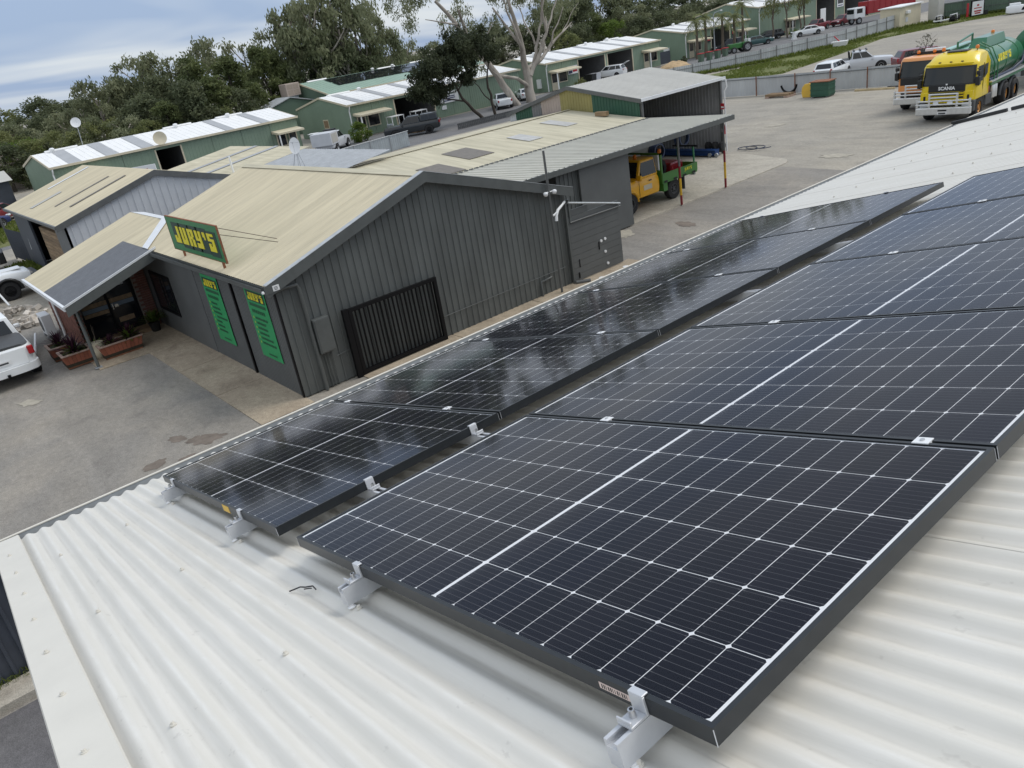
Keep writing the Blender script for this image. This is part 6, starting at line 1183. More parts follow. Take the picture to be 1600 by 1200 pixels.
# ---- tanker trucks
def tank(parent, x0, x1, z, r, m, name='tank', n=32, sq=1.0):
    b = MB(); rings = []
    for (x, f) in ((x1 + 0.14, 0.55), (x1 + 0.09, 0.82), (x1, 0.985), (x1 - 0.06, 1.0), (x0 + 0.06, 1.0), (x0, 0.985), (x0 - 0.09, 0.82), (x0 - 0.14, 0.55)):
        rings.append([(x, r * f * sq * cos(2 * pi * k / n), z + r * f * sin(2 * pi * k / n)) for k in range(n)])
    b.loft(rings); return b.build(name, M[m], parent, smooth=35)
def cab(T, m, h=3.05, fairing=True, front=-0.42):
    """flat-fronted cab: side outline swept across the width, with screen, windows, doors and lamps as parts"""
    f = front
    out_ = [(f + 0.02, 0.95), (f, 1.45), (f - 0.03, 1.72), (f - 0.25, 2.52), (f - 0.36, 2.66)] + ([(f - 0.62, 2.86), (f - 1.05, h), (f - 1.75, h + 0.04), (f - 1.95, h - 0.04)] if fairing else [(f - 0.5, 2.7), (f - 1.9, 2.72)]) + [(f - 1.98, 2.5), (f - 1.98, 0.95)]
    b = MB(); rings = []; dx = lambda y: -0.20 * (max(0.0, abs(y) - 0.55) / 0.68) ** 2.4     # the front is bowed in plan
    for (y, k) in ((-1.235, 0.95), (-1.225, 0.975), (-1.19, 0.99), (-1.12, 1.0), (-1.0, 1.003), (-0.85, 1.006), (-0.6, 1.006), (-0.3, 1.006), (0.0, 1.006), (0.3, 1.006), (0.6, 1.006), (0.85, 1.006), (1.0, 1.003), (1.12, 1.0), (1.19, 0.99), (1.225, 0.975), (1.235, 0.95)):
        cx, cz = f - 1.0, 1.85; rings.append([(cx + (px - cx) * k + (dx(y) if px > f - 0.8 else dx(y) * 0.3 if px > f - 1.2 else 0), y * (1.0 if pz < 2.55 else 1.0 - 0.13 * (pz - 2.55) / 0.5), cz + (pz - cz) * k - (0.12 * (abs(y) / 1.23) ** 4 if pz > 2.7 else 0)) for px, pz in out_])
    b.loft(rings); c_ = b.build('cab', m, T, smooth=30)
    def fz(z): return f - 0.03 - 0.22 * (z - 1.72) / 0.8
    ww = lambda off, z0, z1, w0, w1: [[(fz(z) + off + o_ + dx(w * t_), w * t_, z) for (z, w, o_) in ((z0, w0, 0), (z1, w1, 0), (z1, w1, 0.01), (z0, w0, 0.01))] for t_ in [-1 + k / 6 for k in range(13)]]
    b = MB(); b.loft(ww(0.012, 1.70, 2.52, 1.18, 1.14)); b.build('windscreen_surround', M['black_plastic'], c_)
    b = MB(); b.loft(ww(0.026, 1.76, 2.46, 1.09, 1.04)); b.build('windscreen', M['windscreen'], c_, smooth=40)
    for s_ in (1, -1):
        y = s_ * 1.216
        b = MB(); b.prism([(f - 0.26, y, 1.72), (f - 1.02, y, 1.72), (f - 1.05, y, 2.42), (f - 0.42, y, 2.42)], (0, s_ * 0.02, 0)); b.build('side_window', M['auto_glass'], c_)
        b = MB(); b.prism([(f - 1.25, y, 1.80), (f - 1.62, y, 1.95), (f - 1.66, y, 2.42), (f - 1.25, y, 2.42)], (0, s_ * 0.02, 0)); b.build('quarter_window', M['auto_glass'], c_)
        b = MB(); b.box(f - 1.13, f - 1.12, y - 0.004, y + s_ * 0.02, 1.0, 2.5); b.build('door_gap', M['ink'], c_)
        MB().box(f - 0.30, f - 0.05, s_ * 1.30 - 0.09, s_ * 1.30 + 0.09, 1.62, 2.0).build('mirror', M['black_plastic'], c_, bevel=0.03); MB().box(f - 0.30, f - 0.1, s_ * 1.30 - 0.08, s_ * 1.30 + 0.08, 2.08, 2.26).build('mirror', M['black_plastic'], c_, bevel=0.03)
        b = MB(); b.tube([(f - 0.3, s_ * 1.2, 2.35), (f - 0.2, s_ * 1.34, 2.3), (f - 0.2, s_ * 1.34, 1.6), (f - 0.3, s_ * 1.2, 1.55)], 0.018, 6); b.build('mirror_arm', M['black_steel'], c_)
    return c_
def bullbar(T, z0=0.42, w=1.24):
    g_ = MB().box(-0.22, 0.0, -w, w, z0, z0 + 0.34).build('bull_bar', M['polished_alu'], T, bevel=0.04)
    for y in (-w + 0.06, -0.62, 0.62, w - 0.06): b = MB(); b.box(-0.10, -0.01, y - 0.045, y + 0.045, z0 + 0.34, 1.40 if abs(y) < 1 else 1.14); b.build('upright', M['polished_alu'], g_, bevel=0.01)
    for (z, a) in ((0.90, w), (1.06, w - 0.02), (1.37, 0.66), (1.21, 0.66)): b = MB(); b.tube([(-0.04, -a, z), (-0.04, a, z)], 0.038, 8); b.build('tube', M['polished_alu'], g_, smooth=50)
    return g_
S = empty('tanker_truck', (-15.22, 40.45, 0), radians(-90 + 4), 'yellow-cabbed tanker truck with green tank and polished bull bar in the yard', 'tanker truck')
c_ = cab(S, M['truck_yellow'])
MB().box(-0.435, -0.402, -0.82, 0.82, 1.42, 1.71).build('nose_panel', M['black_plastic'], c_)
textmesh('SCANIA', 0.21, M['white_paint'], c_, frame3((-0.40, 0, 1.51), (0, 1, 0), (0, 0, 1)), 0.006, bold=0.008)
MB().box(-0.40, -0.385, -0.04, 0.04, 1.72, 1.79).build('emblem', M['white_paint'], c_)
MB().box(-0.44, -0.375, -0.76, 0.76, 0.72, 1.40).build('grille', M['black_plastic'], c_)
for z in (1.34, 1.22, 1.08, 0.94, 0.84): MB().box(-0.42, -0.35, -0.78, 0.78, z - 0.03, z + 0.025).build('grille_slat', M['truck_yellow'], c_)
for s_ in (1, -1):
    MB().box(-0.54, -0.40, s_ * 0.98 - 0.2, s_ * 0.98 + 0.2, 1.0, 1.42).build('corner_panel', M['truck_yellow'], c_, bevel=0.03); MB().box(-0.41, -0.392, s_ * 0.98 - 0.05, s_ * 0.98 + 0.05, 1.05, 1.25).build('step_slot', M['ink'], c_)
    lamp(c_, -0.36, s_ * 0.95, 0.82, 0.08, 0.42, 0.16, 'lamp_clear', 'headlamp')
g_ = bullbar(S)
for y in (-0.32, 0.32): b = MB(); b.lathe([(0.0, -0.06), (0.10, -0.04), (0.125, 0.02), (0.12, 0.04), (0.0, 0.045)], (-0.06, y, 0.98), 18, axis='x'); b.build('spot_lamp', M['lamp_clear'], g_, smooth=40)
o = MB().box(0.001, 0.008, -0.21, 0.21, 0.44, 0.56).build('number_plate', M['white_paint'], g_); MB().box(0.009, 0.011, -0.16, 0.16, 0.46, 0.53).build('plate_print', M['grey_plastic'], o); MB().box(0.001, 0.012, -0.2, 0.2, 0.59, 0.66).build('winch_slot', M['ink'], g_, bevel=0.005)
MB().box(-2.05, -1.45, -0.45, 0.45, 3.07, 3.13).build('roof_hatch', M['grey_plastic'], c_, bevel=0.02)
for y in (-0.75, 0.75): b = MB(); b.lathe([(0.05, 0), (0.085, 0.02), (0.085, 0.12), (0.05, 0.16)], (-1.9, y, 3.12), 12); b.build('beacon', M['lamp_amber'], c_, smooth=50); b = MB(); b.tube([(-1.9, y, 2.9), (-1.9, y, 3.12)], 0.025, 6); b.build('beacon_stem', M['steel_dark'], c_)
for y in (-0.5, 0.0, 0.5): MB().box(-0.80, -0.74, y - 0.05, y + 0.05, 2.70, 2.74).build('marker_lamp', M['ink'], c_)
b = MB(); b.box(-0.70, -0.58, -1.05, 1.05, 2.60, 2.68); b.build('sun_visor', M['truck_yellow'], c_, bevel=0.02)
# chassis, wheels, tank and walkway
MB().box(-8.6, -0.5, -0.42, 0.42, 0.62, 0.95).build('chassis', M['steel_dark'], S)
for s_ in (1, -1):
    b = MB(); b.tube([(-1.35 + 0.66 * cos(pi * k / 12), s_ * 1.12, 0.52 + 0.62 * sin(pi * k / 12)) for k in range(13)], 0.1, 6); b.build('wheel_guard', M['grey_plastic'], S, smooth=60); MB().box(-0.75, -0.4, s_ * 1.1 - 0.14, s_ * 1.1 + 0.14, 0.45, 0.98).build('corner_bumper', M['grey_plastic'], S, bevel=0.05); arch(S, -1.35, s_ * 1.0, 0.6)
    MB().box(-2.95, -2.05, s_ * 1.1 - 0.14, s_ * 1.1 + 0.14, 0.45, 0.95).build('side_tank', M['grey_plastic'], S, bevel=0.04)
    for k in range(2): b = MB(); b.lathe([(0.12, -0.3), (0.13, -0.28), (0.13, 0.28), (0.12, 0.3)], (-3.2 - 0.32 * k, s_ * 1.15, 0.95), 14); b.build('air_cylinder', M['polished_alu'], S, smooth=50)
    MB().box(-3.0, -2.7, s_ * 1.0 - 0.1, s_ * 1.0 + 0.1, 0.95, 1.35).build('red_valve', M['tray_red'], S, bevel=0.02)
    MB().box(-8.4, -2.75, s_ * 1.18 - 0.06, s_ * 1.18 + 0.06, 1.28, 1.42).build('side_rail', M['tank_green'], S); MB().box(-8.4, -2.75, s_ * 1.19 - 0.07, s_ * 1.19 + 0.07, 1.42, 1.47).build('rail_cap', M['polished_alu'], S)
    b = MB(); b.tube([(-2.9, s_ * 1.05, 1.5), (-4.5, s_ * 1.05, 1.5), (-6.3, s_ * 1.08, 1.52), (-7.9, s_ * 1.05, 1.7), (-8.3, s_ * 1.0, 2.2)], 0.08, 8); b.build('suction_hose', M['hose'], S, smooth=60)
    wheel(S, -1.35, s_ * 1.05, 0.52, 0.32, 'rim_orange', 0.52, 0.06)
    for x in (-5.25, -6.6):
        wheel(S, x, s_ * 1.0, 0.52, 0.5, 'rim_orange', 0.55, 0.12); b = MB(); b.tube([(x + 0.62 * cos(pi * k / 12), s_ * 1.05, 0.52 + 0.62 * sin(pi * k / 12)) for k in range(13)], 0.09, 6); b.build('wheel_guard', M['grey_plastic'], S, smooth=60)
tk = tank(S, -8.1, -2.75, 2.12, 0.86, 'tank_green', sq=1.22)
for x in (-3.6, -5.4, -7.2): b = MB(); b.tube([(x, 0.865 * 1.22 * cos(a), 2.12 + 0.865 * sin(a)) for a in [pi * 2 * k / 32 for k in range(33)]], 0.018, 5); b.build('tank_band', M['tank_green'], tk)
for s_ in (1, -1): letters("JURY'S", tk, lambda x, z, d, s_=s_: ((-4.1 - x * 1.12) if s_ > 0 else (-6.0 + x * 1.12), s_ * (1.045 - 0.07 * (z + 0.1) ** 1.5 * 3 + d), 2.18 + z), 0.34, 0.006, M['sign_yellow'], gap=1.9)
b = MB(); b.hexa([(-6.9, -0.32, 2.9), (-3.9, -0.32, 2.9), (-3.9, 0.5, 2.9), (-6.9, 0.5, 2.9)], [(-6.8, -0.22, 3.36), (-4.3, -0.22, 3.36), (-4.3, 0.4, 3.36), (-6.8, 0.4, 3.36)]); b.build('top_coaming', M['tank_green'], tk)
for x in (-3.3, -3.75): b = MB(); b.tube([(x, 1.16, 1.4), (x, 1.16, 2.2), (x, 0.85, 2.9), (x, 0.35, 3.2)], 0.03, 6); b.build('ladder_hoop', M['tank_green'], tk, smooth=50)
b = MB(); b.tube([(-3.0, -0.5, 3.0), (-3.0, -0.5, 3.35), (-5.0, -0.5, 3.55), (-5.0, -0.5, 3.1)], 0.05, 6); b.build('boom_rest', M['tank_green'], tk)
for (x, y) in ((-6.75, -0.1), (-7.4, 0.1)): b = MB(); b.lathe([(0.05, 0), (0.085, 0.02), (0.085, 0.14), (0.05, 0.18)], (x, y, 3.3 if x > -7 else 3.0), 12); b.build('beacon', M['lamp_amber'], tk, smooth=50)
# second truck: orange cab, teal tank
S2 = empty('tanker_truck', (-18.0, 43.9, 0), radians(-90 + 5), 'older orange-cabbed truck with pale teal tank standing behind the yellow one', 'tanker truck')
c_ = cab(S2, M['truck_orange'], 2.75, False); MB().box(-0.435, -0.405, -1.05, 1.05, 1.35, 1.70).build('nose_panel', M['black_plastic'], c_); MB().box(-0.43, -0.38, -1.1, -0.6, 1.05, 1.35).build('corner_panel', M['truck_orange'], c_); MB().box(-0.43, -0.41, -1.0, 1.0, 0.6, 1.04).build('grille', M['black_plastic'], c_)
bullbar(S2); MB().box(-8.0, -0.5, -0.42, 0.42, 0.6, 0.9).build('chassis', M['steel_dark'], S2); tank(S2, -7.6, -2.9, 1.95, 0.72, 'tank_teal', sq=1.15)
for y in (-0.6, 0.2): b = MB(); b.lathe([(0.05, 0), (0.085, 0.02), (0.085, 0.12), (0.05, 0.16)], (-1.6, y, 2.78), 12); b.build('beacon', M['lamp_amber'], c_, smooth=50)
MB().box(-1.75, -1.65, -0.9, 0.9, 2.72, 2.86).build('light_bar', M['black_plastic'], c_); MB().box(-2.4, -2.2, -0.5, 0.5, 2.7, 2.95).build('white_housing', M['white_plastic'], c_, bevel=0.03)
b = MB(); b.box(-6.5, -3.0, 0.3, 0.55, 2.62, 2.7); b.build('walkway', M['tank_green'], S2)
for x in (-1.35, -5.2, -6.5):
    for s_ in (1, -1): wheel(S2, x, s_ * 1.05, 0.5, 0.32, 'rim_orange')
# third: tall dark green tank trailer, only its front in view
S3 = empty('tank_trailer', (-14.9, 50.6, 0), radians(-90 + 4), 'tall dark green tank trailer with guard rail behind the yellow tanker', 'trailer')
tank(S3, -8.0, -0.4, 2.1, 1.15, 'tank_green', sq=1.05); MB().box(-8.2, 0.2, -0.5, 0.5, 0.7, 1.0).build('chassis', M['steel_dark'], S3)
b = MB(); b.tube([(-0.6, -0.7, 2.9), (-0.6, -0.7, 3.6), (-2.4, -0.7, 3.7), (-2.4, -0.7, 3.0)], 0.03, 6); b.build('guard_rail', M['tank_green'], S3); b = MB(); b.box(-3.2, -0.7, -0.3, 0.5, 3.2, 3.5); b.build('top_coaming', M['tank_green'], S3)
for x in (-5.5, -6.8):
    for s_ in (1, -1): wheel(S3, x, s_ * 1.0, 0.5, 0.4, 'rim_orange')
b = MB(); b.box(-0.05, 0.0, -0.9, 0.9, 0.9, 1.3); b.build('front_step', M['polished_alu'], S3)
# ------------------------------------------------------------------ vegetation
import numpy as np
def leaf_object(name, cents, sizes, tones, m, parent, seed=1, droop=0.0, aspect=0.5, link_it=True):
    """many small leaf faces, one per centre, turned at random, with a tone value each"""
    g = np.random.default_rng(seed); n = len(cents); C_ = np.asarray(cents, float); S_ = np.asarray(sizes, float)[:, None]
    a = g.normal(size=(n, 3)); a[:, 2] -= droop * 2.0; a /= np.linalg.norm(a, axis=1)[:, None]
    r_ = g.normal(size=(n, 3)); b_ = np.cross(a, r_); b_ /= np.linalg.norm(b_, axis=1)[:, None] + 1e-9
    v = np.stack([C_ - a * S_, C_ + b_ * S_ * aspect, C_ + a * S_, C_ - b_ * S_ * aspect], 1).reshape(-1, 3)
    me = bpy.data.meshes.new(name); me.vertices.add(n * 4); me.vertices.foreach_set('co', v.ravel().astype(np.float32))
    me.loops.add(n * 4); me.loops.foreach_set('vertex_index', np.arange(n * 4, dtype=np.int32)); me.polygons.add(n); me.polygons.foreach_set('loop_start', np.arange(0, n * 4, 4, dtype=np.int32)); me.polygons.foreach_set('loop_total', np.full(n, 4, dtype=np.int32))
    at = me.attributes.new('tone', 'FLOAT', 'FACE'); at.data.foreach_set('value', np.asarray(tones, np.float32)); me.materials.append(M[m]); me.update(calc_edges=True)
    return link(name, me, parent) if link_it else me
def clumps(cl, n, size, seed, flat=0.75, hang=0.0):
    """leaf centres in ragged clumps; cl = [(x, y, z, r)]"""
    g = np.random.default_rng(seed); P = []; S_ = []; T_ = []
    for (x, y, z, r) in cl:
        k = max(12, int(n * (r ** 2))); d = g.normal(size=(k, 3)); d /= np.linalg.norm(d, axis=1)[:, None]; q = r * g.random(k) ** 0.55 * (0.75 + 0.5 * g.random(k))
        p = d * q[:, None]; p[:, 2] *= flat; p[:, 2] -= hang * g.random(k) * r; P.append(p + [x, y, z]); S_.append(size * (0.6 + 0.8 * g.random(k))); t0 = g.random() * 0.6; T_.append(np.clip(t0 + 0.4 * g.random(k), 0, 1))
    return np.concatenate(P), np.concatenate(S_), np.concatenate(T_)
def wood(limbs, m, parent, name='trunk', seg=5, n=8, wob=0.06, seed=1, link_it=True):
    g = random.Random(seed); b = MB()
    for (p, q, r0, r1) in limbs:
        p, q = Vector(p), Vector(q); L_ = (q - p).length; pts = [p.lerp(q, k / seg) + (Vector((g.uniform(-1, 1), g.uniform(-1, 1), g.uniform(-0.4, 0.4))) * wob * L_ if 0 < k < seg else Vector()) for k in range(seg + 1)]
        b.tube(pts, [r0 + (r1 - r0) * k / seg for k in range(seg + 1)], n)
    me = b.mesh(name, M[m], smooth=60); return link(name, me, parent) if link_it else me
def tree_type(kind, seed):
    """tree of 10 m height and 8 m spread: (trunk mesh, crown mesh)"""
    g = random.Random(seed); cl = []; limbs = []
    if kind == 'g':      # gum: bare lower trunk, rounded tufts on spreading limbs, gaps between them
        limbs.append(((0, 0, 0), (g.uniform(-0.3, 0.3), g.uniform(-0.3, 0.3), 6.0), 0.28, 0.14))
        for k in range(24):
            z = 3.0 + 6.2 * g.random() ** 0.75; a = g.uniform(0, 2 * pi); d = (0.8 + 3.0 * g.random() ** 0.5) * (1.0 if z < 7.4 else 0.62); p = (d * cos(a), d * sin(a), z); cl.append((*p, g.uniform(0.55, 1.2)))
            if k % 2 == 0: limbs.append(((0, 0, max(2.0, z - 1.0 - d * 0.6)), p, 0.10, 0.03))
        for k in range(4): a = g.uniform(0, 2 * pi); d = 2.0 * g.random(); cl.append((d * cos(a), d * sin(a), g.uniform(4.0, 7.5), g.uniform(0.9, 1.3)))
        P, S_, T_ = clumps(cl, 150, 0.20, seed, 0.8, 0.5); lm, bm_ = 'leaf_gum', 'bark_pale'; dr = 0.7
    elif kind == 'd':    # dense evergreen
        limbs.append(((0, 0, 0), (0, 0, 7), 0.25, 0.1))
        for k in range(60): z = 0.8 + 8.6 * g.random(); a = g.uniform(0, 2 * pi); w_ = 3.6 * min(1, 0.55 + z / 6) * (1 if z < 6 else max(0.25, 1 - (z - 6) / 4.2)); d = w_ * g.random() ** 0.4; cl.append((d * cos(a), d * sin(a), z, g.uniform(0.7, 1.25)))
        P, S_, T_ = clumps(cl, 110, 0.2, seed, 0.85, 0.1); lm, bm_ = 'leaf_dark', 'bark_dark'; dr = 0.2
    elif kind == 'p':    # pine-like: layered shelves, conical
        limbs.append(((0, 0, 0), (0, 0, 9), 0.22, 0.05))
        for k in range(64): z = 0.6 + 9.0 * g.random(); a = g.uniform(0, 2 * pi); w_ = 3.8 * (1 - z / 10.4) + 0.35; d = w_ * g.random() ** 0.35; cl.append((d * cos(a), d * sin(a), z, g.uniform(0.5, 1.0)))
        P, S_, T_ = clumps(cl, 140, 0.19, seed, 0.6, 0.0); lm, bm_ = 'leaf_olive2', 'bark_dark'; dr = 0.1
    else:                # round bushy shrub-tree, leaves to the ground
        limbs.append(((0, 0, 0), (0, 0, 5), 0.2, 0.06))
        for k in range(56): z = 0.6 + 8.4 * g.random(); a = g.uniform(0, 2 * pi); w_ = 3.8 * sqrt(max(0.05, 1 - ((z - 4.6) / 5.2) ** 2)); d = w_ * g.random() ** 0.4; cl.append((d * cos(a), d * sin(a), z, g.uniform(0.6, 1.15)))
        P, S_, T_ = clumps(cl, 120, 0.2, seed, 0.8, 0.1); lm, bm_ = {'b': 'leaf_olive', 'l': 'leaf_bright'}[kind], 'bark_brown'; dr = 0.2
    return wood(limbs, bm_, None, 'trunk', 4, 6, 0.05, seed, False), leaf_object('crown', P, S_, T_, lm, None, seed, dr, 0.42, False)
leaf_mat('leaf_olive2', (0.075, 0.10, 0.04), (0.175, 0.2, 0.078))
TYPES = {k: [tree_type(k, 11 * i + ord(k)) for i in range(n)] for k, n in (('g', 5), ('d', 4), ('p', 3), ('b', 3), ('l', 1))}
NAMES = {'g': ('gum_tree', 'grey-green gum tree with tufted crown'), 'd': ('evergreen_tree', 'dense dark evergreen tree'), 'p': ('pine_tree', 'dark olive conifer with layered branches'), 'b': ('bushy_tree', 'round olive bushy tree'), 'l': ('bushy_tree', 'bright green rounded tree')}
def zone(x, y): return 'behind the long left unit' if y < 43 else 'behind the green-roofed factory' if y < 66 else 'beyond the factory and the big gum' if y < 90 else 'on the slope behind the two-door unit' if y < 112 else 'on the slope behind the palm trees'
TREES = [(-118.0, 14.9, 6.7, 8, 'b'), (-122.0, 18.0, 7.1, 9, 'g'), (-125.0, 20.7, 7.4, 9, 'g'), (-118.0, 21.6, 7.5, 8, 'd'), (-112.0, 22.5, 7.8, 8, 'g'), (-105.0, 23.2, 9.0, 6, 'g'),
 (-104.0, 25.2, 9.8, 7, 'g'), (-108.0, 28.4, 9.5, 7, 'd'), (-104.0, 30.7, 11.8, 10, 'g'), (-103.0, 34.1, 11.7, 11, 'g'), (-96.0, 29.8, 8.7, 8, 'd'), (-94.0, 33.2, 10.0, 9, 'p'),
 (-101.0, 39.0, 12.4, 9, 'g'), (-93.0, 37.2, 9.5, 9, 'p'), (-103.0, 43.8, 12.0, 8, 'g'), (-96.0, 42.6, 10.4, 8, 'p'), (-88.0, 33.2, 7.7, 8, 'p'), (-88.0, 30.1, 7.9, 7, 'd'),
 (-100.0, 14.8, 5.4, 6, 'l'), (-98.0, 16.6, 5.4, 7, 'b'), (-93.0, 18.4, 5.9, 6, 'b'), (-92.0, 20.3, 6.7, 6, 'g'), (-91.0, 21.8, 6.2, 6, 'b'), (-89.0, 23.5, 6.2, 7, 'g'),
 (-91.0, 26.0, 7.1, 8, 'd'), (-87.5, 27.3, 6.1, 7, 'p'), (-86.5, 24.6, 4.9, 5, 'b'), (-86.0, 32.6, 4.8, 4, 'b'), (-87.0, 30.3, 6.2, 6, 'd'), (-90.0, 38.1, 6.4, 7, 'p'),
 (-87.0, 35.2, 6.0, 6, 'd'), (-96.0, 12.4, 5.5, 7, 'd'), (-99.0, 46.2, 12.4, 8, 'g'), (-98.0, 48.4, 14.9, 9, 'g'), (-97.0, 50.9, 16.7, 11, 'g'), (-97.0, 54.4, 17.2, 10, 'g'),
 (-98.0, 57.7, 15.4, 9, 'g'), (-98.0, 60.5, 12.3, 7, 'g'), (-97.0, 45.4, 9.4, 8, 'p'), (-98.0, 49.8, 10.7, 8, 'd'), (-98.0, 54.2, 9.8, 9, 'd'), (-99.0, 58.2, 8.2, 8, 'g'),
 (-102.0, 61.6, 8.4, 5, 'b'), (-100.0, 52.3, 7.9, 8, 'p'), (-99.0, 56.2, 6.5, 7, 'd'), (-125.0, 78.1, 6.8, 9, 'g'), (-122.0, 80.2, 6.7, 10, 'd'), (-125.0, 86.1, 6.0, 10, 'g'),
 (-118.0, 85.8, 7.7, 9, 'g'), (-108.0, 71.5, 8.6, 6, 'g'), (-110.0, 83.6, 6.2, 10, 'd'), (-108.0, 86.2, 6.7, 9, 'g'), (-105.0, 88.1, 8.1, 10, 'd'), (-102.0, 90.4, 8.0, 10, 'g'),
 (-100.0, 93.8, 9.7, 10, 'd'), (-104.0, 100.7, 11.4, 11, 'g'), (-93.0, 91.2, 9.2, 8, 'p'), (-96.0, 97.8, 10.2, 9, 'd'), (-99.0, 105.5, 11.3, 10, 'g'), (-90.0, 94.2, 7.6, 7, 'p'),
 (-88.5, 96.6, 6.3, 6, 'l'), (-97.0, 107.9, 10.3, 10, 'd'), (-92.0, 105.1, 8.1, 9, 'g'), (-95.0, 112.6, 8.7, 10, 'd'), (-97.0, 120.1, 8.7, 9, 'd'), (-91.0, 115.0, 6.6, 8, 'g'),
 (-95.0, 123.7, 7.9, 9, 'd'), (-97.0, 130.8, 7.0, 9, 'g'), (-93.0, 129.1, 6.3, 9, 'd'), (-96.0, 137.2, 6.9, 9, 'd'), (-88.5, 107.8, 6.0, 7, 'd'), (-90.0, 118.7, 5.0, 7, 'd'),
 (-87.5, 102.0, 6.0, 7, 'd'), (-88.0, 89.2, 6.6, 6, 'd'), (-87.0, 84.9, 6.2, 6, 'b'), (-98.0, 144.1, 6.0, 9, 'd'), (-100.0, 153.5, 5.9, 10, 'd'), (-102.0, 166.0, 6.2, 10, 'd'),
 (-105.0, 183.8, 6.3, 11, 'd'), (-108.0, 206.5, 6.9, 12, 'd')]
TREES += [(-148 - 4 * (k % 3), 14.0 + 4.2 * k, 8.0 + 0.35 * (k % 4), 12, 'dgbd'[k % 4]) for k in range(9)]
gt = random.Random(4)
for i, (x, y, H, w, k) in enumerate(TREES):
    if y < 24 and x < -85: H *= 0.9 if x > -140 else 1.0
    nm, lb = NAMES[k]; sz = 'tall ' if H > 11 else 'low ' if H < 6.2 else ''
    t = empty(nm, (x, y, -0.05), gt.uniform(0, 6.28), sz + lb + ' ' + zone(x, y), 'tree', 'trees behind the industrial units'); t.scale = (w / 8.0, w / 8.0, H / 9.6)
    tm, cm = TYPES[k][i % len(TYPES[k])]; link('trunk', tm, t); link('crown', cm, t)
# ---- the big pale gum leaning over the units
G_ = empty('gum_tree', (-64.6, 56.8, 0), label='large pale-trunked gum tree with a leaning limb in front of the units', cat='tree')
def gl(y, z, x=-65.0): return (x + 64.6, y - 56.8, z)
limbs = [(gl(55.6, -0.1, -64.6), gl(53.3, 3.9), 0.42, 0.32), (gl(53.3, 3.9), gl(51.1, 7.2, -65.4), 0.32, 0.24), (gl(51.1, 7.2, -65.4), gl(48.4, 10.9, -66), 0.24, 0.14), (gl(51.1, 7.2, -65.4), gl(49.8, 9.8, -64.4), 0.2, 0.1), (gl(53.9, 3.2), gl(56.0, 2.6, -64.5), 0.2, 0.16), (gl(56.0, 2.6, -64.5), gl(57.6, 1.6, -64.8), 0.17, 0.24),
         (gl(57.7, -0.1, -64.8), gl(57.8, 3.2, -65), 0.55, 0.42), (gl(57.8, 3.2), gl(57.6, 5.8), 0.36, 0.27), (gl(57.6, 5.8), gl(56.6, 10.2), 0.27, 0.14), (gl(57.6, 5.6), gl(55.3, 9.6, -66), 0.16, 0.08), (gl(57.8, 3.2), gl(60.0, 3.9), 0.28, 0.2), (gl(60.0, 3.9), gl(61.9, 5.2), 0.2, 0.14), (gl(61.9, 5.2), gl(65.2, 7.0), 0.14, 0.05), (gl(58.9, 3.6), gl(59.8, 6.2, -64.6), 0.2, 0.13), (gl(59.8, 6.2, -64.6), gl(61.0, 9.6, -64.4), 0.13, 0.06), (gl(60.6, 4.3), gl(62.4, 8.0, -66), 0.13, 0.05), (gl(59.5, 5.5), gl(58.8, 9.4, -66), 0.11, 0.05), (gl(52.0, 5.8), gl(53.6, 8.2, -64.2), 0.1, 0.04), (gl(50.2, 8.4), gl(46.2, 9.4), 0.1, 0.03), (gl(57.9, 2.6, -64.6), gl(60.4, 6.4, -64.0), 0.26, 0.16), (gl(60.4, 6.4, -64.0), gl(60.2, 10.6, -63.8), 0.15, 0.07), (gl(60.4, 6.4, -64.0), gl(62.6, 9.8, -64), 0.13, 0.05), (gl(57.7, 4.2), gl(56.4, 7.0, -64.2), 0.2, 0.12), (gl(56.4, 7.0, -64.2), gl(55.0, 10.4, -64.0), 0.12, 0.06), (gl(61.2, 4.8), gl(63.6, 8.6, -64.4), 0.11, 0.04), (gl(63.4, 6.0), gl(66.6, 8.8, -65), 0.06, 0.03), (gl(54.2, 2.6, -64.8), gl(51.6, 4.6, -63.8), 0.07, 0.03), (gl(52.4, 5.2), gl(50.6, 4.4, -64), 0.06, 0.02)]
wood(limbs, 'bark_pale', G_, 'trunk', 5, 10, 0.03, 3)
gg = random.Random(12); cl = []
for (y, z, ry, rz_, n) in ((43.2, 11.0, 1.6, 0.9, 6), (45.6, 10.9, 2.0, 1.4, 9), (48.8, 11.8, 2.2, 1.5, 10), (52.4, 9.6, 1.5, 1.6, 5), (52.9, 6.9, 1.3, 1.5, 4), (55.6, 11.8, 2.4, 1.4, 10), (53.0, 4.9, 0.9, 1.0, 4), (60.5, 10.6, 2.6, 1.6, 14), (65.0, 9.2, 2.2, 1.6, 12), (53.6, 8.0, 1.6, 2.0, 4), (57.0, 9.6, 2.0, 1.2, 8), (55.2, 7.6, 1.6, 1.5, 7), (50.5, 9.6, 1.5, 1.2, 6), (63.0, 8.3, 1.5, 1.0, 3), (46.0, 13.0, 3.5, 1.0, 8), (57, 13.5, 6, 1.0, 12), (61.5, 8.8, 2.0, 1.4, 10)):
    for k in range(n): cl.append(gl(y + gg.uniform(-ry, ry), z + gg.uniform(-rz_, rz_), -66.6 + gg.uniform(-2.0, 1.4)) + (gg.uniform(0.4, 0.85),))
P, S_, T_ = clumps(cl, 230, 0.15, 5, 0.9, 1.1); leaf_object('crown', P, S_, T_, 'leaf_gum', G_, 5, 1.0, 0.3)
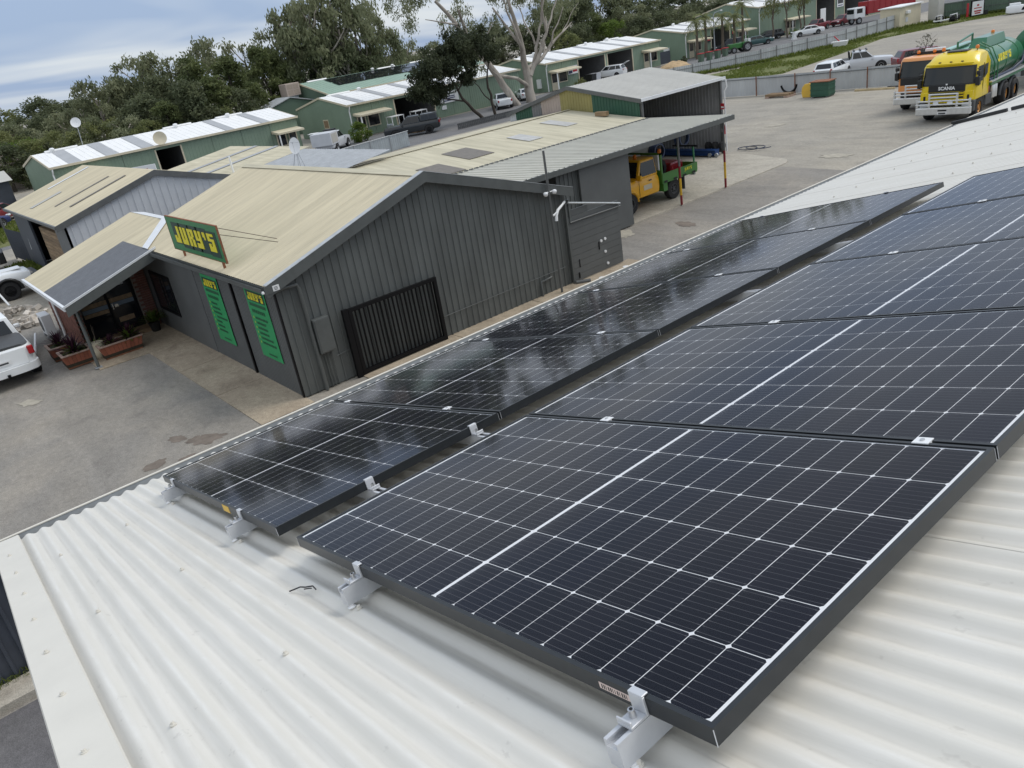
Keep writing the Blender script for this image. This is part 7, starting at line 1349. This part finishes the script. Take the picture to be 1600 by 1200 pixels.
# ---- dark wattle before the doorway
W_ = empty('wattle_tree', (-60.0, 47.4, 0), label='dark wattle tree with forked black trunks in front of the notice board', cat='tree')
def wl(y, z, x=-60.5): return (x + 60.0, y - 47.4, z)
limbs = [(wl(47.4, -0.1, -60), wl(45.6, 2.2), 0.17, 0.13), (wl(45.6, 2.2), wl(44.6, 4.6), 0.12, 0.07), (wl(45.9, 1.9), wl(43.4, 2.6), 0.08, 0.06), (wl(43.4, 2.6), wl(41.6, 4.2), 0.06, 0.03), (wl(45.2, 2.9), wl(47.0, 5.0), 0.08, 0.04), (wl(49.6, -0.1, -61), wl(49.2, 2.6, -61), 0.15, 0.11), (wl(49.2, 2.6, -61), wl(49.9, 5.6, -61), 0.1, 0.05), (wl(49.2, 1.5, -61), wl(47.6, 3.4, -61), 0.07, 0.04), (wl(44.6, 4.4), wl(42.0, 6.4), 0.06, 0.03), (wl(44.6, 4.4), wl(45.6, 7.4), 0.06, 0.03)]
wood(limbs, 'bark_dark', W_, 'trunk', 4, 8, 0.04, 8); cl = []
for (y, z, r, n) in ((44.7, 6.2, 2.5, 46), (42.2, 5.2, 2.0, 28), (41.3, 3.6, 1.3, 14), (46.9, 6.4, 2.1, 22), (46.6, 4.2, 1.0, 7), (44.2, 3.6, 1.1, 7), (49.8, 5.8, 1.1, 8), (42.6, 2.9, 0.9, 5), (48.6, 7.4, 1.4, 8)):
    for k in range(n):
        d = Vector((gg.gauss(0, 1), gg.gauss(0, 1), gg.gauss(0, 1))).normalized() * r * gg.random() ** 0.5; cl.append(wl(y + d.y, z + d.z * 0.8, -60.5 + d.x * 0.9) + (gg.uniform(0.45, 0.8),))
P, S_, T_ = clumps(cl, 420, 0.15, 9, 0.8, 0.3); leaf_object('crown', P, S_, T_, 'leaf_wattle', W_, 9, 0.4, 0.35)
# ---- palms and thin trees along the road
def palm(x, y, h, lab, sd):
    g = random.Random(sd); t = empty('palm_tree', (x, y, 0), label=lab, cat='palm tree', group='palm trees by the street lamp')
    b = MB(); b.tube([(0, 0, -0.05), (0.08, 0.05, h * 0.5), (0.0, 0.1, h)], [0.24, 0.17, 0.13], 8); b.build('trunk', M['bark_brown'], t, smooth=60)
    for q in range(20):
        a = g.uniform(0, 2 * pi); el = g.uniform(-0.5, 1.15); L_ = g.uniform(1.3, 1.9); b = MB(); sp = []
        for k in range(7): f = k / 6; sp.append(Vector((cos(a) * L_ * f * cos(el * (1 - f * 0.5)), sin(a) * L_ * f * cos(el * (1 - f * 0.5)), h + L_ * (f * sin(el) - 0.75 * f * f))))
        sd_ = Vector((-sin(a), cos(a), 0))
        for k in range(6):
            for s_ in (-1, 1):
                for e_ in (0.2, 0.7): p = sp[k].lerp(sp[k + 1], e_); w_ = 0.42 * (1 - 0.6 * abs(k / 6 - 0.4)); tip = p + sd_ * s_ * w_ + (sp[k + 1] - sp[k]) * 0.8 - Vector((0, 0, 0.18)); b.add([p, p + (sp[k + 1] - sp[k]) * 0.35, tip], [(0, 1, 2)])
        me = b.mesh('frond', M['leaf_olive'], recalc=False); at = me.attributes.new('tone', 'FLOAT', 'FACE'); at.data.foreach_set('value', [g.random() for _ in me.polygons]); link('frond', me, t)
for k, (x, y, h, lab) in enumerate(((-66.9, 88.9, 4.5, 'palm tree at the office end of the red signed unit'), (-67.0, 90.9, 4.9, 'palm tree between the office end and the street lamp'), (-66.2, 93.4, 4.6, 'palm tree right beside the street lamp'), (-65.8, 95.4, 4.4, 'lowest palm tree between the street lamp and the tractor'), (-66.2, 97.9, 5.6, 'tallest palm tree behind the green tractor'))): palm(x, y, h, lab, 40 + k)
for k, (x, y, h, w) in enumerate(((-67.2, 106.6, 8.0, 3.4), (-66.4, 109.0, 8.5, 4.2), (-65.8, 111.2, 8.2, 4.0), (-66.3, 113.4, 8.4, 3.6))):
    t = empty('roadside_tree', (x, y, 0), gt.uniform(0, 6), 'slender roadside tree with drooping olive crown before the tall workshop', 'tree', 'slender trees before the tall workshop'); g = random.Random(60 + k)
    wood([((0, 0, -0.05), (0.2, 0.1, h * 0.75), 0.14, 0.06), ((0.1, 0, h * 0.35), (0.9, 0.3, h * 0.8), 0.07, 0.03), ((0.1, 0, h * 0.4), (-0.8, -0.3, h * 0.85), 0.07, 0.03)], 'bark_brown', t, 'trunk', 4, 6, 0.04, k); cl = [(g.uniform(-w / 2, w / 2), g.uniform(-w / 2, w / 2), h * g.uniform(0.5, 1.0), g.uniform(0.4, 0.7)) for _ in range(26)]
    P, S_, T_ = clumps(cl, 200, 0.15, 70 + k, 0.9, 1.2); leaf_object('crown', P, S_, T_, 'leaf_olive', t, 70 + k, 1.2, 0.25)
def shrub(x, y, r, h, m, lab, name='shrub', n=24, leaf=0.09, dens=420, cat='shrub', z=0.0, sd=1):
    g = random.Random(sd); t = empty(name, (x, y, z), label=lab, cat=cat); cl = []
    for k in range(n): a = g.uniform(0, 2 * pi); zz = g.random(); d = r * sqrt(max(0.05, 1 - (2 * zz - 0.9) ** 2)) * g.random() ** 0.4; cl.append((d * cos(a), d * sin(a), h * (0.1 + 0.85 * zz), r * g.uniform(0.22, 0.4)))
    P, S_, T_ = clumps(cl, dens, leaf, sd, 0.9); leaf_object('foliage', P, S_, T_, m, t, sd, 0, 0.5); wood([((0, 0, 0), (0, 0, h * 0.7), 0.05, 0.02)], 'bark_brown', t, 'stem', 2, 6); return t
shrub(-65.8, 37.2, 1.0, 1.7, 'leaf_bright', 'round clipped green shrub in front of the notice unit', sd=3, leaf=0.10, n=40)
for k, y in enumerate((110.6, 112.6, 114.4)): shrub(-66.2, y, 0.8, 0.8, 'leaf_lime', ('yellow-green hedge bush nearest the white sedan', 'middle yellow-green hedge bush along the road', 'yellow-green hedge bush nearest the dark red ute')[k], 'hedge', 16, 0.12, cat='hedge', sd=5 + k)
t = shrub(-25.6, 61.6, 0.85, 2.5, 'needle_grey', 'bare grey twiggy sapling in front of the dark red wagon', 'sapling', 30, 0.07, 260, 'sapling', sd=9)
wood([((0, 0, 0), (0.1, 0.1, 2.4), 0.03, 0.01)] + [((0, 0, 0.5 + 0.12 * k), (0.7 * cos(k * 1.9), 0.7 * sin(k * 1.9), 1.3 + 0.11 * k), 0.014, 0.005) for k in range(11)], 'bark_brown', t, 'twigs', 3, 5, 0.05, 4)
shrub(-67.6, 87.2, 0.5, 0.7, 'leaf_dark', 'low dark shrub by the foot of the first palm', sd=15); shrub(-68.6, 69.0, 0.8, 0.8, 'leaf_olive', 'low brown-green hedge under the unit awning', 'hedge', 20, 0.09, cat='hedge', sd=16)
# ---- planters and pots by the porch
def blades(parent, n, L_, w_, m, z0, sd, spread=1.0, name='leaves', up=0.5):
    g = random.Random(sd); b = MB()
    for k in range(n):
        a = g.uniform(0, 2 * pi); e_ = up + (1.45 - up) * g.random(); l = L_ * g.uniform(0.6, 1.0); d = Vector((cos(a), sin(a), 0)); s_ = Vector((-sin(a), cos(a), 0)) * w_; p = [Vector((0, 0, z0)) + d * (l * f * cos(e_)) * spread + Vector((0, 0, l * f * sin(e_) - 0.35 * l * f * f)) for f in (0, 0.35, 0.7, 1.0)]
        b.add([p[0] - s_ * 0.5, p[0] + s_ * 0.5, p[1] + s_, p[2] + s_ * 0.7, p[3], p[2] - s_ * 0.7, p[1] - s_], [(0, 1, 2, 6), (6, 2, 3, 5), (5, 3, 4)])
    me = b.mesh(name, M[m], recalc=False); at = me.attributes.new('tone', 'FLOAT', 'FACE'); at.data.foreach_set('value', [g.random() for _ in me.polygons]); return link(name, me, parent)
def planter(x, y, lx, ly, h, lab, rz=0.0):
    T = empty('planter_box', (x, y, 0.03), rz, lab, 'planter'); k_ = 0.86
    for (ax, n_, l, o) in (('x', lx, ly, 1), ('x', lx, ly, -1), ('y', ly, lx, 1), ('y', ly, lx, -1)):
        m_ = max(3, round(n_ / 0.13))
        for i in range(m_):
            a0, a1 = -n_ / 2 + n_ * i / m_ + 0.004, -n_ / 2 + n_ * (i + 1) / m_ - 0.004; e0, e1 = o * l / 2 * k_, o * l / 2; b = MB()
            pt = (lambda u, v, z: (u, v, z)) if ax == 'x' else (lambda u, v, z: (v, u, z))
            b.hexa([pt(a0 * k_, e0, 0.04), pt(a1 * k_, e0, 0.04), pt(a1 * k_, e0 - o * 0.03, 0.04), pt(a0 * k_, e0 - o * 0.03, 0.04)], [pt(a0, e1, h), pt(a1, e1, h), pt(a1, e1 - o * 0.03, h), pt(a0, e1 - o * 0.03, h)]); b.build('slat', M['terracotta'], T)
    for (x0, x1, y0, y1) in ((-lx / 2 - 0.03, lx / 2 + 0.03, -ly / 2 - 0.03, -ly / 2 + 0.05), (-lx / 2 - 0.03, lx / 2 + 0.03, ly / 2 - 0.05, ly / 2 + 0.03), (-lx / 2 - 0.03, -lx / 2 + 0.05, -ly / 2 + 0.05, ly / 2 - 0.05), (lx / 2 - 0.05, lx / 2 + 0.03, -ly / 2 + 0.05, ly / 2 - 0.05)): MB().box(x0, x1, y0, y1, h, h + 0.035).build('rim', M['rim_stone'], T)
    MB().box(-lx / 2 * 0.9, lx / 2 * 0.9, -ly / 2 * 0.9, ly / 2 * 0.9, 0.05, h - 0.05).build('soil', M['soil'], T); MB().box(-lx / 2 * k_, lx / 2 * k_, -ly / 2 * k_, ly / 2 * k_, 0, 0.04).build('base', M['rust'], T); return T
p1 = planter(-24.75, 2.72, 0.75, 0.85, 0.42, 'square terracotta planter with purple spiky plant next to the porch post'); p2 = planter(-26.1, 2.55, 0.75, 0.7, 0.42, 'terracotta planter with thin shrub against the brick wall'); p3 = planter(-24.3, 3.95, 0.6, 1.3, 0.42, 'long terracotta planter with dark spiky plants under the porch')
def plant(x, y, z, name, lab, parts, cat='plant'):
    t = empty(name, (x, y, z), label=lab, cat=cat)
    for i, (n, L_, w_, m, sp, up) in enumerate(parts): blades(t, n, L_, w_, m, 0.0, hash((x, i)) % 1000 if False else int(abs(x * 37 + i * 11)) % 997, sp, 'leaves', up)
    return t
plant(-24.75, 2.72, 0.42, 'cordyline', 'purple spiky cordyline in the square planter', [(70, 0.95, 0.026, 'leaf_purple', 1, 0.4), (120, 0.26, 0.03, 'leaf_lime', 1.8, 0.0), (40, 0.6, 0.03, 'leaf_bright', 1, 0.3)])
plant(-26.1, 2.55, 0.42, 'cordyline', 'thin reddish shrub in the planter against the bricks', [(90, 0.9, 0.018, 'leaf_purple', 1, 0.6), (90, 0.28, 0.03, 'leaf_bright', 1.6, 0.0)])
plant(-24.3, 4.3, 0.42, 'cordyline', 'dark red spiky plant at the door end of the long planter', [(60, 0.9, 0.025, 'leaf_purple', 1, 0.4), (70, 0.65, 0.035, 'leaf_bright', 1, 0.2)]); plant(-24.3, 3.7, 0.42, 'cordyline', 'mixed green and purple plant in the middle of the long planter', [(50, 0.6, 0.02, 'leaf_purple', 1, 0.4), (40, 0.3, 0.03, 'leaf_olive', 1.3, 0.1)])
plant(-25.2, 3.35, 0.05, 'fern_plant', 'bright green fern between the planters', [(90, 0.8, 0.045, 'leaf_bright', 1, 0.3)])
t = empty('flower_pot', (-25.5, 5.4, 0.03), label='black pot with arching green grass by the shop door', cat='pot'); b = MB(); b.lathe([(0.13, 0), (0.19, 0.3), (0.2, 0.32), (0.17, 0.32), (0.16, 0.28)], n=18); b.build('pot', M['black_plastic'], t, smooth=50); blades(t, 130, 0.8, 0.02, 'leaf_bright', 0.3, 3, 1.0, 'leaves', 0.5)
t = empty('flower_pot', (-24.6, 3.35, 0.03), label='round cream clay pot with bare stem under the porch', cat='pot'); b = MB(); b.lathe([(0.12, 0), (0.24, 0.15), (0.27, 0.3), (0.2, 0.46), (0.22, 0.5), (0.18, 0.5)], n=20); b.build('pot', M['fascia_cream'], t, smooth=50); wood([((0, 0, 0.45), (0.05, 0.05, 1.1), 0.012, 0.005), ((0, 0, 0.6), (-0.1, 0.1, 1.0), 0.008, 0.003)], 'bark_brown', t, 'stem', 3, 5)
t = empty('leaf_weed', (-28.4, 2.75, 0), label='dark weedy clump below the air conditioner', cat='weed'); blades(t, 80, 0.3, 0.03, 'leaf_dark', 0.0, 8, 1.4, 'leaves', 0.1)
# ---- grass: uncountable tufts on the verges and along the fences
def grass(name, spots, L_, w_, lab, m='grass_blade', sd=1, n=3):
    g = np.random.default_rng(sd); C_ = np.repeat(np.asarray(spots, float), n, 0); C_[:, :2] += g.normal(size=(len(C_), 2)) * 0.05; l = L_ * (0.5 + g.random(len(C_))); C_[:, 2] += l * 0.35
    o = leaf_object(name, C_, l * 0.5, g.random(len(C_)), m, None, sd, -0.9, w_, True); return tag(o, lab, 'grass', kind='stuff')
sp = []
poly = [(-52.6, 62), (-48.7, 60), (-40, 66), (-41.5, 78), (-44, 92), (-40, 104), (-36, 109), (-42, 113), (-48, 107), (-48.6, 78)]
def inside(x, y, P):
    c_ = False
    for i in range(len(P)):
        (xa, ya), (xb, yb) = P[i], P[i - 1]
        if (ya > y) != (yb > y) and x < (xb - xa) * (y - ya) / (yb - ya) + xa: c_ = not c_
    return c_
while len(sp) < 9000:
    x, y = gg.uniform(-53, -36), gg.uniform(60, 113)
    if inside(x, y, poly) and (sin(x * 0.9 + y * 0.35) + sin(y * 0.7) + gg.uniform(-1.4, 1.6)) > 0: sp.append((x, y, 0))
fl = [(-55.0, 66.5), (-52.3, 72.1), (-49.8, 77.4), (-48.5, 84.2), (-47.2, 90), (-47.6, 102.3), (-45.2, 109.6), (-41.5, 111.5), (-36, 112.5)]
tall = []
for i in range(len(fl) - 1):
    for k in range(260): f = gg.random(); tall.append((fl[i][0] + (fl[i + 1][0] - fl[i][0]) * f + 0.15 + abs(gg.gauss(0, 0.4)), fl[i][1] + (fl[i + 1][1] - fl[i][1]) * f - 0.1, 0))
grass('verge_grass', sp, 0.15, 0.3, 'short green grass on the strip beyond the sheet fence', sd=2, n=4); grass('fence_weeds', tall, 0.42, 0.14, 'tall weedy grass along the foot of the far fences', sd=3, n=4)
grass('wall_weeds', [(-9.64 + abs(gg.gauss(0, 0.03)), gg.uniform(-4, 0.5), 0.12) for _ in range(200)], 0.11, 0.10, 'weedy grass between the dark fence and the kerb', sd=4)
grass('yard_grass', [(gg.uniform(-47, -41.5), gg.uniform(4.0, 5.4), 0) for _ in range(900)] + [(gg.uniform(-69, -57), gg.uniform(-5, 9), 0) for _ in range(2500)], 0.3, 0.2, 'rough grass beside the navy wall and the road', sd=6)
